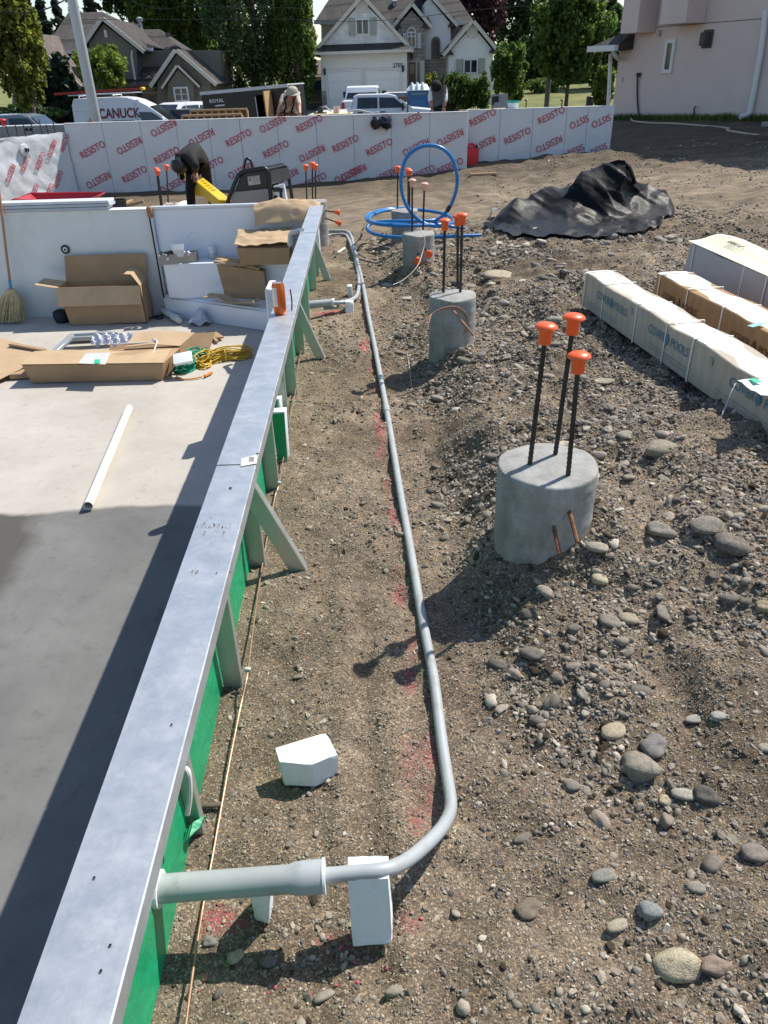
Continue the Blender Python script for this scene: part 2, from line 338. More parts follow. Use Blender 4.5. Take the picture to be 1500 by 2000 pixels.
def mk(name, mb, material, parent=None, smooth=True, bev=0, seg=1, local=False, ang=38):
    off = Vector((0, 0, 0)) if (parent is None or local) else base_of(parent)
    me = bpy.data.meshes.new(name); me.from_pydata([tuple(Vector(p)-off) for p in mb.v], [], mb.f)
    if bev:
        b = bmesh.new(); b.from_mesh(me); bmesh.ops.remove_doubles(b, verts=b.verts, dist=1e-5)
        es = [e for e in b.edges if len(e.link_faces) == 2 and e.calc_face_angle(0) > R(30)]
        bmesh.ops.bevel(b, geom=es, offset=bev, segments=seg, affect='EDGES', profile=.7, clamp_overlap=True); b.to_mesh(me); b.free()
    b = bmesh.new(); b.from_mesh(me); bmesh.ops.recalc_face_normals(b, faces=b.faces); b.to_mesh(me); b.free()
    if smooth:
        me.polygons.foreach_set('use_smooth', [True]*len(me.polygons)); me.set_sharp_from_angle(angle=R(ang))
    me.materials.append(material); o = bpy.data.objects.new(name, me); return link(o, parent)
def fast(name, verts, faces, material, parent=None, off=None):
    """numpy mesh: faces is (n, k)"""
    me = bpy.data.meshes.new(name); v = np.asarray(verts, np.float32); f = np.asarray(faces, np.int32)
    if off is not None: v = v - np.asarray(off, np.float32)
    me.vertices.add(len(v)); me.vertices.foreach_set('co', v.ravel()); k = f.shape[1]
    me.loops.add(f.size); me.loops.foreach_set('vertex_index', f.ravel()); me.polygons.add(len(f))
    me.polygons.foreach_set('loop_start', np.arange(0, f.size, k, dtype=np.int32)); me.polygons.foreach_set('loop_total', np.full(len(f), k, np.int32))
    me.update(calc_edges=True); me.validate(); me.materials.append(material)
    return link(bpy.data.objects.new(name, me), parent)
def tag(o, label=None, cat=None, group=None, kind=None):
    for k, v in (('label', label), ('category', cat), ('group', group), ('kind', kind)):
        if v: o[k] = v
    return o
def thing(name, loc, label, cat, group=None, rz=0):
    o = bpy.data.objects.new(name, None); o.location = loc; o.rotation_euler = (0, 0, rz); o.empty_display_size = .1
    return tag(link(o), label, cat, group)
def copy_tree(o, parent=None):
    c = o.copy(); COL.objects.link(c); c.parent = parent
    for ch in o.children: copy_tree(ch, c)
    return c
_TX = {}
def text_mesh(s, size, bold=0.0, xs=1.0):
    k = (s, size, bold, xs)
    if k in _TX: return _TX[k]
    cu = bpy.data.curves.new('lettering', 'FONT'); cu.body = s; cu.size = size; cu.align_x = 'CENTER'; cu.align_y = 'CENTER'; cu.offset = bold*size; cu.resolution_u = 3; cu.extrude = .0008
    o = bpy.data.objects.new('lettering', cu); COL.objects.link(o); dg = bpy.context.evaluated_depsgraph_get()
    me = bpy.data.meshes.new_from_object(o.evaluated_get(dg)); bpy.data.objects.remove(o); bpy.data.curves.remove(cu)
    if xs != 1: me.transform(Matrix.Diagonal((xs, 1, 1, 1)))
    _TX[k] = me; return me
def lettering(s, size, P, right, up, material, parent, bold=0.0, xs=1.0, ang=0, name='lettering'):
    right = Vector(right).normalized(); n = right.cross(Vector(up)).normalized(); up = n.cross(right)
    me = text_mesh(s, size, bold, xs)
    if not me.materials: me.materials.append(material)
    if me.materials[0] != material: me = me.copy(); me.materials[0] = material
    o = bpy.data.objects.new(name, me); link(o, parent)
    c, sn = math.cos(ang), math.sin(ang); r2 = right*c + up*sn; u2 = up*c - right*sn
    p = Vector(P) - (base_of(parent) if parent is not None else Vector((0, 0, 0))) + n*.002
    o.matrix_basis = Matrix(((r2.x, u2.x, n.x, p.x), (r2.y, u2.y, n.y, p.y), (r2.z, u2.z, n.z, p.z), (0, 0, 0, 1))); return o
def smoothpath(P, n=6):
    P = [Vector(p) for p in P]; out = []
    for i in range(len(P)-1):
        a = P[max(i-1, 0)]; b = P[i]; c = P[i+1]; d = P[min(i+2, len(P)-1)]
        for k in range(n):
            t = k/n; out.append(.5*((2*b) + (c-a)*t + (2*a-5*b+4*c-d)*t*t + (3*b-a-3*c+d)*t**3))
    out.append(P[-1]); return out

# ================================================================== THE SETTING
# ---- ground: one sheet, fine near the camera, coarse to the horizon, open where the pool is
def lines(parts):
    out = []
    for a, b, st in parts: out += list(np.arange(a, b-1e-6, st))
    return np.array(out)
def grow(a, b, k): 
    out = []; d = 1.0; x = a
    while x < b: out.append(x); d *= k; x += d
    return out + [b]
us = np.concatenate([-np.array(grow(7.4, 600, 1.35))[::-1], lines([(-7.2, 0, .2), (0, 3.6, .018), (3.6, 6, .06), (6, 12, .25)]), np.array(grow(12, 600, 1.35))])
vsl = np.concatenate([-np.array(grow(4, 60, 1.5))[::-1], lines([(-3.6, .4, .2), (.4, 6.6, .018), (6.6, 7.4, .04), (7.4, 10, .045), (10, 16, .07), (16, 30, .4), (30, 90, 1.2)]), np.array(grow(90, 900, 1.3))])
POOL_Y = 7.53
vsl = np.sort(np.append(vsl, POOL_Y)); 
U, Vv = np.meshgrid(us, vsl); X = U + np.where(Vv < 8, xwall(Vv), xwall(8)); Zz = terr(X, Vv)
nu, nv = len(us), len(vsl)
idx = np.arange(nu*nv).reshape(nv, nu)
quads = np.stack([idx[:-1, :-1], idx[:-1, 1:], idx[1:, 1:], idx[1:, :-1]], -1).reshape(-1, 4)
uc = np.repeat(((us[:-1]+us[1:])/2)[None], nv-1, 0).ravel(); vc = np.repeat(((vsl[:-1]+vsl[1:])/2)[:, None], nu-1, 1).ravel()
keep = ~((uc < 0) & (uc > -7.2) & (vc < POOL_Y) & (vc > -3.6))
gv = np.stack([X, Vv, Zz], -1).reshape(-1, 3)
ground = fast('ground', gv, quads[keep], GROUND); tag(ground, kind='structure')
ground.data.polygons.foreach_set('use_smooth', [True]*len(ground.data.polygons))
# marking paint along the conduit (colour of the earth itself, from the spray can)
paint = np.zeros(len(gv)); gx, gy = gv[:, 0], gv[:, 1]
def spray(x, y, rx, ry, a):
    global paint
    paint = np.maximum(paint, a*np.exp(-((gx-x)/rx)**2 - ((gy-y)/ry)**2))
for (px, py, rx, ry, a) in [(712, 675, .05, .22, 1.0), (742, 835, .045, .22, .85), (770, 1010, .04, .20, 1.0), (762, 930, .05, .12, .75), (800, 1480, .07, .22, .62), (815, 1590, .05, .1, .7), (790, 1290, .05, .2, .45), (640, 612, .16, .13, .95), (675, 545, .04, .3, .6),
                            (430, 1790, .10, .05, .85), (640, 1830, .12, .06, .6), (800, 1790, .06, .05, .7), (600, 1900, .1, .05, .42), (735, 745, .03, .1, .7), (480, 1795, .08, .03, .8)]:
    p = PG(px, py, .01); spray(p.x, p.y, rx, ry, a*.9)
for k in range(46):
    y_ = 1.2+.14*k; spray(float(xpipe(y_))-.055+.018*math.sin(k*1.7), y_, .040, .12, .60+.16*math.sin(k*2.3))
at = ground.data.attributes.new('paint', 'FLOAT', 'POINT'); at.data.foreach_set('value', paint.astype(np.float32))

# ---- pool floor
def mat_floor():
    m, t, b = _nm('pool_floor_concrete'); v = coords(t, 'Object')
    sx = node(t, 'ShaderNodeSeparateXYZ'); t.links.new(v, sx.inputs[0])
    wob = noise(t, 1.6, 4, .6, v)
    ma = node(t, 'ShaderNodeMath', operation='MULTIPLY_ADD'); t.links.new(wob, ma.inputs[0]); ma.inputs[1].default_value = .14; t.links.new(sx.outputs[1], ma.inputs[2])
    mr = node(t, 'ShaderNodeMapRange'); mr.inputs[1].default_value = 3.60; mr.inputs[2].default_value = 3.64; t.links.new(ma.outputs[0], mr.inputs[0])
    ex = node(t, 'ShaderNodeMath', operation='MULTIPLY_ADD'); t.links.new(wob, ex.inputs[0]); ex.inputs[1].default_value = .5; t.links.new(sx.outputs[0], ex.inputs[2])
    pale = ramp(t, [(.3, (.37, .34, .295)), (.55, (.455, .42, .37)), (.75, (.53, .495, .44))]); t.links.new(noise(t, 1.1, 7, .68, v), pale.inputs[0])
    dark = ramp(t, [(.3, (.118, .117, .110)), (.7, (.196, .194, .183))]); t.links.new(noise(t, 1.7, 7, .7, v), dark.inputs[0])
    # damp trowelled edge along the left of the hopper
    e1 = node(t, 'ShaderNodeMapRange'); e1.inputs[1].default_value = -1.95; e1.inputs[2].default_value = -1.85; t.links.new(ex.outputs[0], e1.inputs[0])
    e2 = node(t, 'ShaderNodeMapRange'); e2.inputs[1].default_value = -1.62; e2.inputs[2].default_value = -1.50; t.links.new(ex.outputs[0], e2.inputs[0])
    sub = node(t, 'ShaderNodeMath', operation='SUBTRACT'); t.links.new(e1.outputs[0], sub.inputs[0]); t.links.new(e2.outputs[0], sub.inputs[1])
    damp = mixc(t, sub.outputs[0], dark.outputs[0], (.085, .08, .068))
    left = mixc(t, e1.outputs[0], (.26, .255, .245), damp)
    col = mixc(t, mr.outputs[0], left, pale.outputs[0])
    sc = ramp(t, [(.55, (1, 1, 1)), (.68, (.80, .79, .77))]); t.links.new(noise(t, 14, 6, .8, v), sc.inputs[0]); col = mixc(t, 1, col, sc.outputs[0], 'MULTIPLY')
    t.links.new(col, b.inputs['Base Color']); b.inputs['Roughness'].default_value = .8; b.inputs['Specular IOR Level'].default_value = .3
    bump(t, b, noise(t, 38, 6, .7, v), .18, .004)
    return m
FL = -.5
def zfloor(y): return FL if y > 3.57 else FL - .075*(3.57-y)/3
rows = []
for y in list(np.linspace(-3.6, 3.57, 30)) + list(np.linspace(3.6, 7.56, 16)):
    rows.append([Vector((x, y, zfloor(y) + .004*math.sin(x*2.3+y))) for x in np.linspace(-8, -.40, 40)])
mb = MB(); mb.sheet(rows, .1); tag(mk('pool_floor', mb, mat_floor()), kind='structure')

# ---- street, driveway and lawn beyond the building plot
ASPH = mat('asphalt', (.055, .055, .056), .9, var=.2, vs=2, bs=80, bm=.3)
def drape(name, x0, x1, y0, y1, lift, material, nx=40, ny=30):
    xs = np.linspace(x0, x1, nx); ys = np.linspace(y0, y1, ny); A, B = np.meshgrid(xs, ys); Zd = terr(A, B)+lift
    i = np.arange(nx*ny).reshape(ny, nx); q = np.stack([i[:-1, :-1], i[:-1, 1:], i[1:, 1:], i[1:, :-1]], -1).reshape(-1, 4)
    return tag(fast(name, np.stack([A, B, Zd], -1).reshape(-1, 3), q, material), kind='structure')
drape('street', -120, 120, 33, 46.2, .06, ASPH, 120, 20)
mb = MB()
for x in range(-60, 60, 3): mb.box((x+1.5, 46.35, T(x+1.5, 46.35)+.03), (2.98, .18, .3))
tag(mk('kerb', mb, mat('kerb_concrete', (.4, .39, .37), .9)), kind='structure')
drape('driveway', -6.4, 1.6, 46.5, 55.6, .07, mat('driveway_concrete', (.33, .32, .30), .9, vs=1.5), 14, 30)
def mat_lawn():
    m, t, b = _nm('dry_lawn'); v = coords(t, 'Object')
    r = ramp(t, [(.3, (.10, .13, .03)), (.5, (.17, .18, .05)), (.7, (.29, .235, .09))]); t.links.new(noise(t, .45, 6, .7, v), r.inputs[0])
    r2 = ramp(t, [(.3, (.7,)*3), (.7, (1.25,)*3)]); t.links.new(noise(t, 9, 6, .8, v), r2.inputs[0])
    t.links.new(mixc(t, 1, r.outputs[0], r2.outputs[0], 'MULTIPLY'), b.inputs['Base Color']); b.inputs['Roughness'].default_value = .95; bump(t, b, noise(t, 25, 5, .8, v), .9, .06)
    return m
LAWN = mat_lawn()
drape('lawn', 2.0, 34, 46.6, 82, .065, LAWN, 60, 50); drape('lawn', -70, -6.8, 46.6, 80, .06, LAWN, 60, 40); drape('lawn', -400, 400, 82, 500, .06, LAWN, 60, 30)

# ================================================================== LOOSE STONE
def rock_mesh(name, seed, sub=2, flat=.62, amp=.16):
    b = bmesh.new(); bmesh.ops.create_icosphere(b, subdivisions=sub, radius=1); r = random.Random(seed)
    ax = (1, r.uniform(.65, .95), flat*r.uniform(.8, 1.15)); ph = [r.uniform(0, 6) for _ in range(9)]
    for v in b.verts:
        c = v.co; k = 1 + amp*(math.sin(2.1*c.x+ph[0])*math.sin(1.9*c.y+ph[1]) + .6*math.sin(3.3*c.z+ph[2]+c.x) + .35*math.sin(5*c.y+ph[3]+2*c.z))
        v.co = Vector((c.x*ax[0]*k, c.y*ax[1]*k, c.z*ax[2]*k))
    me = bpy.data.meshes.new(name); b.to_mesh(me); b.free(); me.polygons.foreach_set('use_smooth', [True]*len(me.polygons)); me.materials.append(STONE); return me
PEB = [rock_mesh('pebble_shape', 100+i, 1 if i < 5 else 2, random.uniform(.55, .8), .2) for i in range(9)]
def chip_mesh(seed):
    me = rock_mesh('pebble_shape', seed, 1, random.uniform(.5, .8), .34); r = random.Random(seed)
    for v in me.vertices: v.co *= r.uniform(.78, 1.15)
    me.polygons.foreach_set('use_smooth', [False]*len(me.polygons)); return me
PEB += [chip_mesh(500+i) for i in range(8)]
PEBCOL = bpy.data.collections.new('pebble_shapes')
for me in PEB: PEBCOL.objects.link(bpy.data.objects.new('pebble_shape', me))
def scatter(name, pts, scl, rot, label, cat, collection=PEBCOL, material=None):
    n = len(pts); me = bpy.data.meshes.new(name); me.vertices.add(n); me.vertices.foreach_set('co', np.asarray(pts, np.float32).ravel())
    for an, ty, arr, key in (('scl', 'FLOAT_VECTOR', scl, 'vector'), ('rot', 'FLOAT_VECTOR', rot, 'vector'), ('pick', 'INT', rng.integers(0, len(collection.objects), n), 'value')):
        a = me.attributes.new(an, ty, 'POINT'); a.data.foreach_set(key, np.asarray(arr, np.int32 if ty == 'INT' else np.float32).ravel())
    o = link(bpy.data.objects.new(name, me)); me.materials.append(material or STONE)
    g = bpy.data.node_groups.new('scatter_'+name, 'GeometryNodeTree'); g.interface.new_socket('Geometry', in_out='INPUT', socket_type='NodeSocketGeometry'); g.interface.new_socket('Geometry', in_out='OUTPUT', socket_type='NodeSocketGeometry')
    gi = g.nodes.new('NodeGroupInput'); go = g.nodes.new('NodeGroupOutput'); ip = g.nodes.new('GeometryNodeInstanceOnPoints'); ci = g.nodes.new('GeometryNodeCollectionInfo')
    ci.inputs['Collection'].default_value = collection; ci.inputs['Separate Children'].default_value = True; ci.inputs['Reset Children'].default_value = True
    def attr(nm, ty):
        q = g.nodes.new('GeometryNodeInputNamedAttribute'); q.data_type = ty; q.inputs[0].default_value = nm; return q.outputs[0]
    L = g.links.new; L(gi.outputs[0], ip.inputs['Points']); L(ci.outputs[0], ip.inputs['Instance']); ip.inputs['Pick Instance'].default_value = True
    L(attr('pick', 'INT'), ip.inputs['Instance Index']); L(attr('scl', 'FLOAT_VECTOR'), ip.inputs['Scale'])
    er = g.nodes.new('FunctionNodeEulerToRotation'); L(attr('rot', 'FLOAT_VECTOR'), er.inputs[0]); L(er.outputs[0], ip.inputs['Rotation'])
    out = ip.outputs[0]
    if material is not None:
        rl = g.nodes.new('GeometryNodeRealizeInstances'); sm = g.nodes.new('GeometryNodeSetMaterial'); sm.inputs['Material'].default_value = material; L(out, rl.inputs[0]); L(rl.outputs[0], sm.inputs[0]); out = sm.outputs[0]
    L(out, go.inputs[0]); md = o.modifiers.new('scatter', 'NODES'); md.node_group = g
    return tag(o, label, cat, kind='stuff')
def inview(x, y, z, pad=520):
    q = np.stack([x, y, z-CAM_H], -1); zc = q[:, 1]*cp - q[:, 2]*sp; D = -q[:, 1]*sp - q[:, 2]*cp
    a = FPX*q[:, 0]/np.maximum(zc, .05); b = FPX*D/np.maximum(zc, .05); px = 750+a*cr+b*sr; py = 1000-a*sr+b*cr
    return (zc > .3) & (px > -pad) & (px < 1500+pad) & (py > -pad) & (py < 2000+pad), zc
def clear(x, y):
    ok = x > xwall(y)+.012
    ok |= y > 7.5
    ok &= (((x-1.98)/.98)**2 + ((y-7.85)/.56)**2) > 1      # under the fabric heap
    for px, py in PIERS: ok &= np.hypot(x-px, y-py) > (.165 if py < 3 else .14)
    return ok
def gravel(n, ylo, yhi, slo, shi, xhi=3.6, cob=0.0, k=1.0):
    y = ylo + (yhi-ylo)*rng.random(n)**k; x = xwall(y) + (xhi-xwall(y))*rng.random(n)
    # coarser and denser on the bank, in drifts; sparse in the raked trench
    e = sst(-.05, .5, x-xpipe(y)); dr = vnoise(x*2.2, y*2.2, 21) + .7*vnoise(x*6, y*6, 22)
    p = (1-cob) + cob*np.clip(.10 + .42*e + 2.0*dr*(.3+e), 0, 1); p = p*((.38 if shi > .004 else .7) + (.62 if shi > .004 else .3)*np.clip(e*1.5+.8*dr, 0, 1))
    z = terr(x, y); v, zc = inview(x, y, z); s = np.exp(rng.uniform(np.log(slo), np.log(shi), n))
    ok = v & clear(x, y) & (rng.random(n) < p)
    x, y, z, s = x[ok], y[ok], z[ok], s[ok]; m = len(x)
    scl = np.stack([s*rng.uniform(.85, 1.4, m), s*rng.uniform(.8, 1.1, m), s*rng.uniform(.75, 1.05, m)], -1)
    rot = np.stack([rng.normal(0, .35, m), rng.normal(0, .35, m), rng.uniform(0, 6.28, m)], -1)
    return np.stack([x, y, z+s*.06], -1), scl, rot
a = gravel(230000, .4, 3.2, .0012, .0036, 2.0, .2); b = gravel(80000, .4, 5.5, .0042, .008, 2.6, .75); c = gravel(33000, .4, 9.0, .008, .014, 3.4, .95)
c2 = gravel(30000, 3.0, 9.0, .004, .009, 3.6, .5)
d = gravel(4200, .5, 8.5, .014, .021, 4, 1.0)
df = gravel(9000, 8, 14.4, .008, .022, 7, 1.0); _k = (df[0][:, 0] > 1.6 + .8*vnoise(df[0][:, 0]*1.3, df[0][:, 1]*1.3, 44)) ; df = tuple(q[_k] for q in df)
P_, S_, R_ = (np.concatenate(q) for q in zip(a, b, c, c2, d, df))
scatter('gravel', P_, S_, R_, 'loose brown and grey gravel over the whole yard', 'gravel')

# clods of damp earth
CLOD = mat('damp_clod', (.135, .108, .08), .95, var=.35, vs=2.5, bs=9, bm=.8, bd=.05, spec=.1)
CLODCOL = bpy.data.collections.new('clod_shapes')
for i in range(6):
    me = chip_mesh(700+i); me.materials[0] = CLOD; me.polygons.foreach_set('use_smooth', [i % 2 == 0]*len(me.polygons)); CLODCOL.objects.link(bpy.data.objects.new('clod_shape', me))
k1 = gravel(30000, .4, 6.5, .003, .009, 2.8, .9); k2 = gravel(5000, .4, 9, .009, .02, 3.4, 1.0)
P_, S_, R_ = (np.concatenate(q) for q in zip(k1, k2)); scatter('earth_clods', P_, S_, R_, 'clods of damp earth among the gravel', 'earth', collection=CLODCOL)
# countable stones, each one an object
ROCKS = [rock_mesh('stone', 300+i, 3, random.uniform(.55, .8), .15 if i % 2 else .27) for i in range(10)]
def put_stone(name, me, p, s, rz, tilt=(0, 0), material=None):
    o = bpy.data.objects.new(name, me); o.location = p; o.scale = s; o.rotation_euler = (tilt[0], tilt[1], rz); return link(o)
n = 9000; y = .85 + 8*rng.random(n)**1.5; x = xpipe(y) + .12 + 2.6*rng.random(n); z = terr(x, y); vis, zc = inview(x, y, z, 0)
e = sst(.1, .8, x-xpipe(y)); dr = vnoise(x*2.2, y*2.2, 21) + .7*vnoise(x*6, y*6, 22)
ok = vis & clear(x, y) & (rng.random(n) < np.clip(.05+.5*e+1.3*dr, 0, 1)) & ((x < 1.2-.13*(y-2.5)) | (y > 5.3) | (y < 2.2)); x, y, z = x[ok], y[ok], z[ok]
taken = []; cnt = 0
BIG = [  # px, py, width px, height/width, tone, label
    (1240, 1503, 72, .95, (.30, .265, .215), 'large flat round grey beige cobble with a chipped right edge'),
    (1199, 1430, 50, .76, (.42, .36, .25), 'smooth tan oval pebble just above the large round cobble'),
    (1277, 1459, 48, 1.1, (.22, .205, .19), 'grey upright oval stone touching the large round cobble'),
    (1290, 880, 64, .55, (.31, .27, .20), 'wide beige loaf shaped stone on the mound by the long carton'),
    (1290, 1040, 50, .85, (.27, .245, .20), 'rounded grey stone right of the nearest pier bars'),
    (1228, 1211, 40, .95, (.36, .31, .22), 'tan rounded stone leaning on a grey stone, right of the pier shadow'),
    (1192, 1216, 38, .9, (.25, .225, .18), 'dull grey stone leaned on by a tan stone'),
    (1325, 1888, 92, .85, (.50, .44, .30), 'largest pale yellow boulder smeared with soil, near the bottom edge'),
    (1398, 1890, 58, .82, (.31, .235, .18), 'pinkish brown rounded stone touching the pale yellow boulder'),
    (1179, 1713, 48, .78, (.27, .26, .22), 'greenish grey tilted oval stone among dark gravel'),
    (1264, 1783, 46, .98, (.27, .28, .27), 'blue grey egg shaped stone half sunk in earth'),
    (1206, 1809, 44, .66, (.44, .385, .28), 'cream oval pebble left of the blue grey egg stone'),
    (1032, 1776, 48, .85, (.20, .165, .12), 'rough brown clod of stone at the lower centre right'),
    (770, 1940, 42, .8, (.33, .285, .215), 'round tan stone alone below the foam block'),
    (1380, 1560, 46, 1.2, (.13, .12, .105), 'dark jagged upright stone right of the pale pebbles'),
    (1336, 1553, 44, .68, (.42, .39, .32), 'cream oval pebble beside the dark jagged stone'),
    (1430, 1070, 62, 1.2, (.19, .17, .14), 'big dark soil caked boulder near the right edge'),
    (1382, 1028, 64, .7, (.26, .235, .19), 'grey boulder with soil on top, left of the dark caked boulder'),
    (1174, 746, 46, .42, (.36, .32, .25), 'long flat pale stone right of the tallest orange cap'),
    (978, 541, 62, .5, (.42, .355, .25), 'large broken cream boulder behind the second pier'),
    (1078, 632, 30, 1.1, (.34, .31, .25), 'pale upright stone behind the left orange cap'),
    (758, 559, 24, .65, (.36, .32, .24), 'small tan stone left of the third pier, holding the white wire'),
    (800, 583, 28, .42, (.42, .38, .30), 'flat cream stone between the conduit and the second pier'),
    (985, 626, 24, .95, (.33, .30, .24), 'round grey stone right of the second pier'),
    (1494, 1190, 34, 1.8, (.38, .32, .20), 'yellowish stone cut off by the right edge'),
    (1172, 1134, 32, 1.3, (.50, .44, .30), 'pale yellow stone half buried beside the pier shadow'),
    (1475, 1668, 48, .9, (.25, .21, .18), 'brown stone half buried at the right edge'),
    (1222, 851, 36, .7, (.32, .29, .23), 'grey stone just left of the loaf shaped stone'),
    (1300, 1566, 27, 1.1, (.50, .42, .28), 'small orange cream pebble below the large round cobble'),
    (1361, 1406, 42, .55, (.40, .38, .33), 'left of two whitish flat stones near the right edge'),
    (1401, 1402, 36, .65, (.41, .39, .33), 'right of two whitish flat stones near the right edge'),
    (524, 1880, 32, .95, (.19, .165, .135), 'angular dark stone below the small foam wedge'),
    (460, 1870, 26, 1.2, (.42, .36, .24), 'yellow stone beside the copper wire at the bottom'),
    (395, 1912, 22, 1.1, (.42, .24, .14), 'orange pebble touching the copper wire at the bottom'),
    (409, 1842, 24, 1.5, (.24, .23, .21), 'slim grey stone right of the copper wire under the sleeve'),
    (1360, 1735, 36, .9, (.30, .275, .22), 'pale angular stone left of the right edge, lower part'),
]
for i, (px, py, w, asp, c, lab) in enumerate(BIG):
    p = onground(px, py); zc = (p-CO).dot(_f); r = .5*w*zc/FPX
    me = ROCKS[i % 10].copy() if True else None
    m = mat('stone_tone_%d' % i, c, .8, var=.28, vs=3.5, bs=14, bm=.5, bd=.03, spec=.3, dirt=tuple(q*.5 for q in (.2, .16, .12)) if i in (7, 16, 17, 0) else None, ds=2.3); me.materials[0] = m
    vert = abs(ray(px, py).z); ry = r*min(1.2, asp)/max(vert, .45); rz_ = r*.62*min(asp, 1.15)
    o = put_stone('stone', me, p + Vector((0, 0, rz_*.22)), (r, min(ry, r*1.1), rz_*1.7), random.uniform(-.25, .25), (random.uniform(-.12, .12), random.uniform(-.12, .12)))
    tag(o, lab, 'stone', 'countable stones in the gravel'); taken.append((p.x, p.y, r))
for i in range(len(x)):
    if cnt >= 264: break
    s = random.choice([.013, .015, .017, .02, .023, .027])*(1 + .10*max(0, y[i]-1.5))
    if s*FPX/max(.5, y[i]) < 6: continue
    if any((x[i]-q[0])**2 + (y[i]-q[1])**2 < (q[2]+s)**2 for q in taken): continue
    taken.append((x[i], y[i], s)); cnt += 1
    o = put_stone('stone', ROCKS[random.randrange(10)], (x[i], y[i], z[i]+s*.08), (s*random.uniform(.9, 1.35), s*random.uniform(.85, 1.1), s*random.uniform(.8, 1.1)), random.uniform(0, 6.28), (random.gauss(0, .2), random.gauss(0, .2)))
    tag(o, 'small rounded river stone lying loose on the gravel bank', 'stone', 'countable stones in the gravel')
# a few grains caught by the spray can
PK = mat('sprayed_pebble', (.42, .07, .10), .7, var=.3, vs=30)
pts = []; 
for (px, py, sx_, sy_, k) in [(430, 1800, 55, 40, 7), (660, 1870, 80, 50, 10), (790, 1790, 35, 45, 6), (620, 1915, 90, 40, 7)]:
    for _ in range(k): pts.append(onground(px+random.gauss(0, sx_*.6), py+random.gauss(0, sy_*.5), 6))
m = len(pts); s = rng.uniform(.0022, .0046, m)
scatter('sprayed_gravel', [tuple(p+Vector((0, 0, .002))) for p in pts], np.stack([s*1.2, s, s*.8], -1), rng.uniform(0, 6.28, (m, 3))*[.1, .1, 1], 'red sprayed pebbles around the grey sleeve pipe', 'gravel', material=PK)

# ================================================================== THE POOL KIT
CT = .48                                             # height of the coping top
def xcop(y): return -.443 - .015*(y-.5)
GREEN = mat('green_membrane', (.012, .30, .13), .45, var=.14, vs=6, bs=14, bm=.5, bd=.02)
GALV2 = mat_steel('dull_galvanised', (.50, .52, .49))
pool = thing('pool_wall', (xcop(2), 2.0, FL), 'long pool wall with galvanised steel coping, braces and green membrane', 'pool wall')
for i, (y0, y1) in enumerate([(-3.5, 2.105), (2.111, 4.30), (4.306, 6.05), (6.052, 7.43)]):
    w = .063; xa, xb = xcop(y0), xcop(y1); dz = [0, .0015, 0, .002][i]
    prof = [(-w, -.03), (-w, 0), (w-.0025, 0), (w, -.0025), (w, -.042), (w-.003, -.042), (w-.004, -.008), (-w+.003, -.006), (-w+.003, -.03)]
    mb = MB(); n = len(prof); vs = [(xa+q, y0, CT+dz+z) for q, z in prof] + [(xb+q, y1, CT+dz+z) for q, z in prof]
    mb.add(vs, [(k, (k+1) % n, n+(k+1) % n, n+k) for k in range(n)] + [tuple(range(n)), tuple(range(2*n-1, n-1, -1))])
    mk('coping_section', mb, STEEL, pool, ang=25)
for y0, y1 in [(-3.5, 1.2), (1.202, 2.4), (2.402, 3.6), (3.602, 4.8), (4.802, 6.0), (6.002, 7.5)]:
    xa, xb = xwall(y0), xwall(y1); mb = MB()
    mb.hexa([(xa-.02, y0, FL-.3), (xa-.004, y0, FL-.3), (xb-.004, y1, FL-.3), (xb-.02, y1, FL-.3), (xa-.02, y0, CT-.012), (xa-.004, y0, CT-.012), (xb-.004, y1, CT-.012), (xb-.02, y1, CT-.012)])
    mk('wall_panel', mb, GALV2, pool, smooth=False)
ys = np.linspace(-3.4, 7.42, 160); zs = np.linspace(-.35, CT-.02, 12)
mb = MB(); mb.sheet([[Vector((xwall(q) + .004 + .006*float(vnoise(np.array([q*5]), np.array([z*9]), 31)[0]) + (.012*max(0, .12-z) if z < .12 else 0), q, z)) for q in ys] for z in zs], .002)
mk('membrane', mb, GREEN, pool)
def plate(y, w=.055, top=CT-.012, th=.004):
    x0 = xwall(y)+.006; mb = MB(); z0 = T(x0+.05, y)-.03
    mb.box((x0+w/2, y, (z0+top)/2), (w, th, top-z0)); mb.box((x0+w-.002, y+.012, (z0+top)/2), (.004, .024, top-z0))
    mk('buttress', mb, GALV2, pool, smooth=False, bev=.0008)
for y in (1.612, 2.235, 2.806, 3.389, 3.908, 4.6, 5.25, 6.207, 6.7): plate(y)
plate(1.12, .03)
def brace(y, xb):
    x0 = xwall(y)+.008; a = Vector((x0, y-.02, CT-.06)); b = Vector((xb-.012, y-.02, T(xb, y)-.02)); mb = MB()
    d = (b-a).normalized(); nrm = Vector((-d.z, 0, d.x)); nrm = nrm if nrm.z > 0 else -nrm
    mb.hexa([a-nrm*.028+Vector((0, -.002, 0)), b-nrm*.028+Vector((0, -.002, 0)), b-nrm*.028+Vector((0, .002, 0)), a-nrm*.028+Vector((0, .002, 0)),
             a+nrm*.028+Vector((0, -.002, 0)), b+nrm*.028+Vector((0, -.002, 0)), b+nrm*.028+Vector((0, .002, 0)), a+nrm*.028+Vector((0, .002, 0))])
    o = Vector((0, .0025, 0))
    mb.hexa([a+nrm*.0255+o, b+nrm*.0255+o, b+nrm*.0255+o+Vector((0, .034, 0)), a+nrm*.0255+o+Vector((0, .034, 0)), a+nrm*.029+o, b+nrm*.029+o, b+nrm*.029+o+Vector((0, .034, 0)), a+nrm*.029+o+Vector((0, .034, 0))])
    mk('diagonal_brace', mb, GALV2, pool, smooth=False)
brace(2.216, -.298); brace(4.51, -.352); brace(6.522, -.412); brace(.2, -.26)
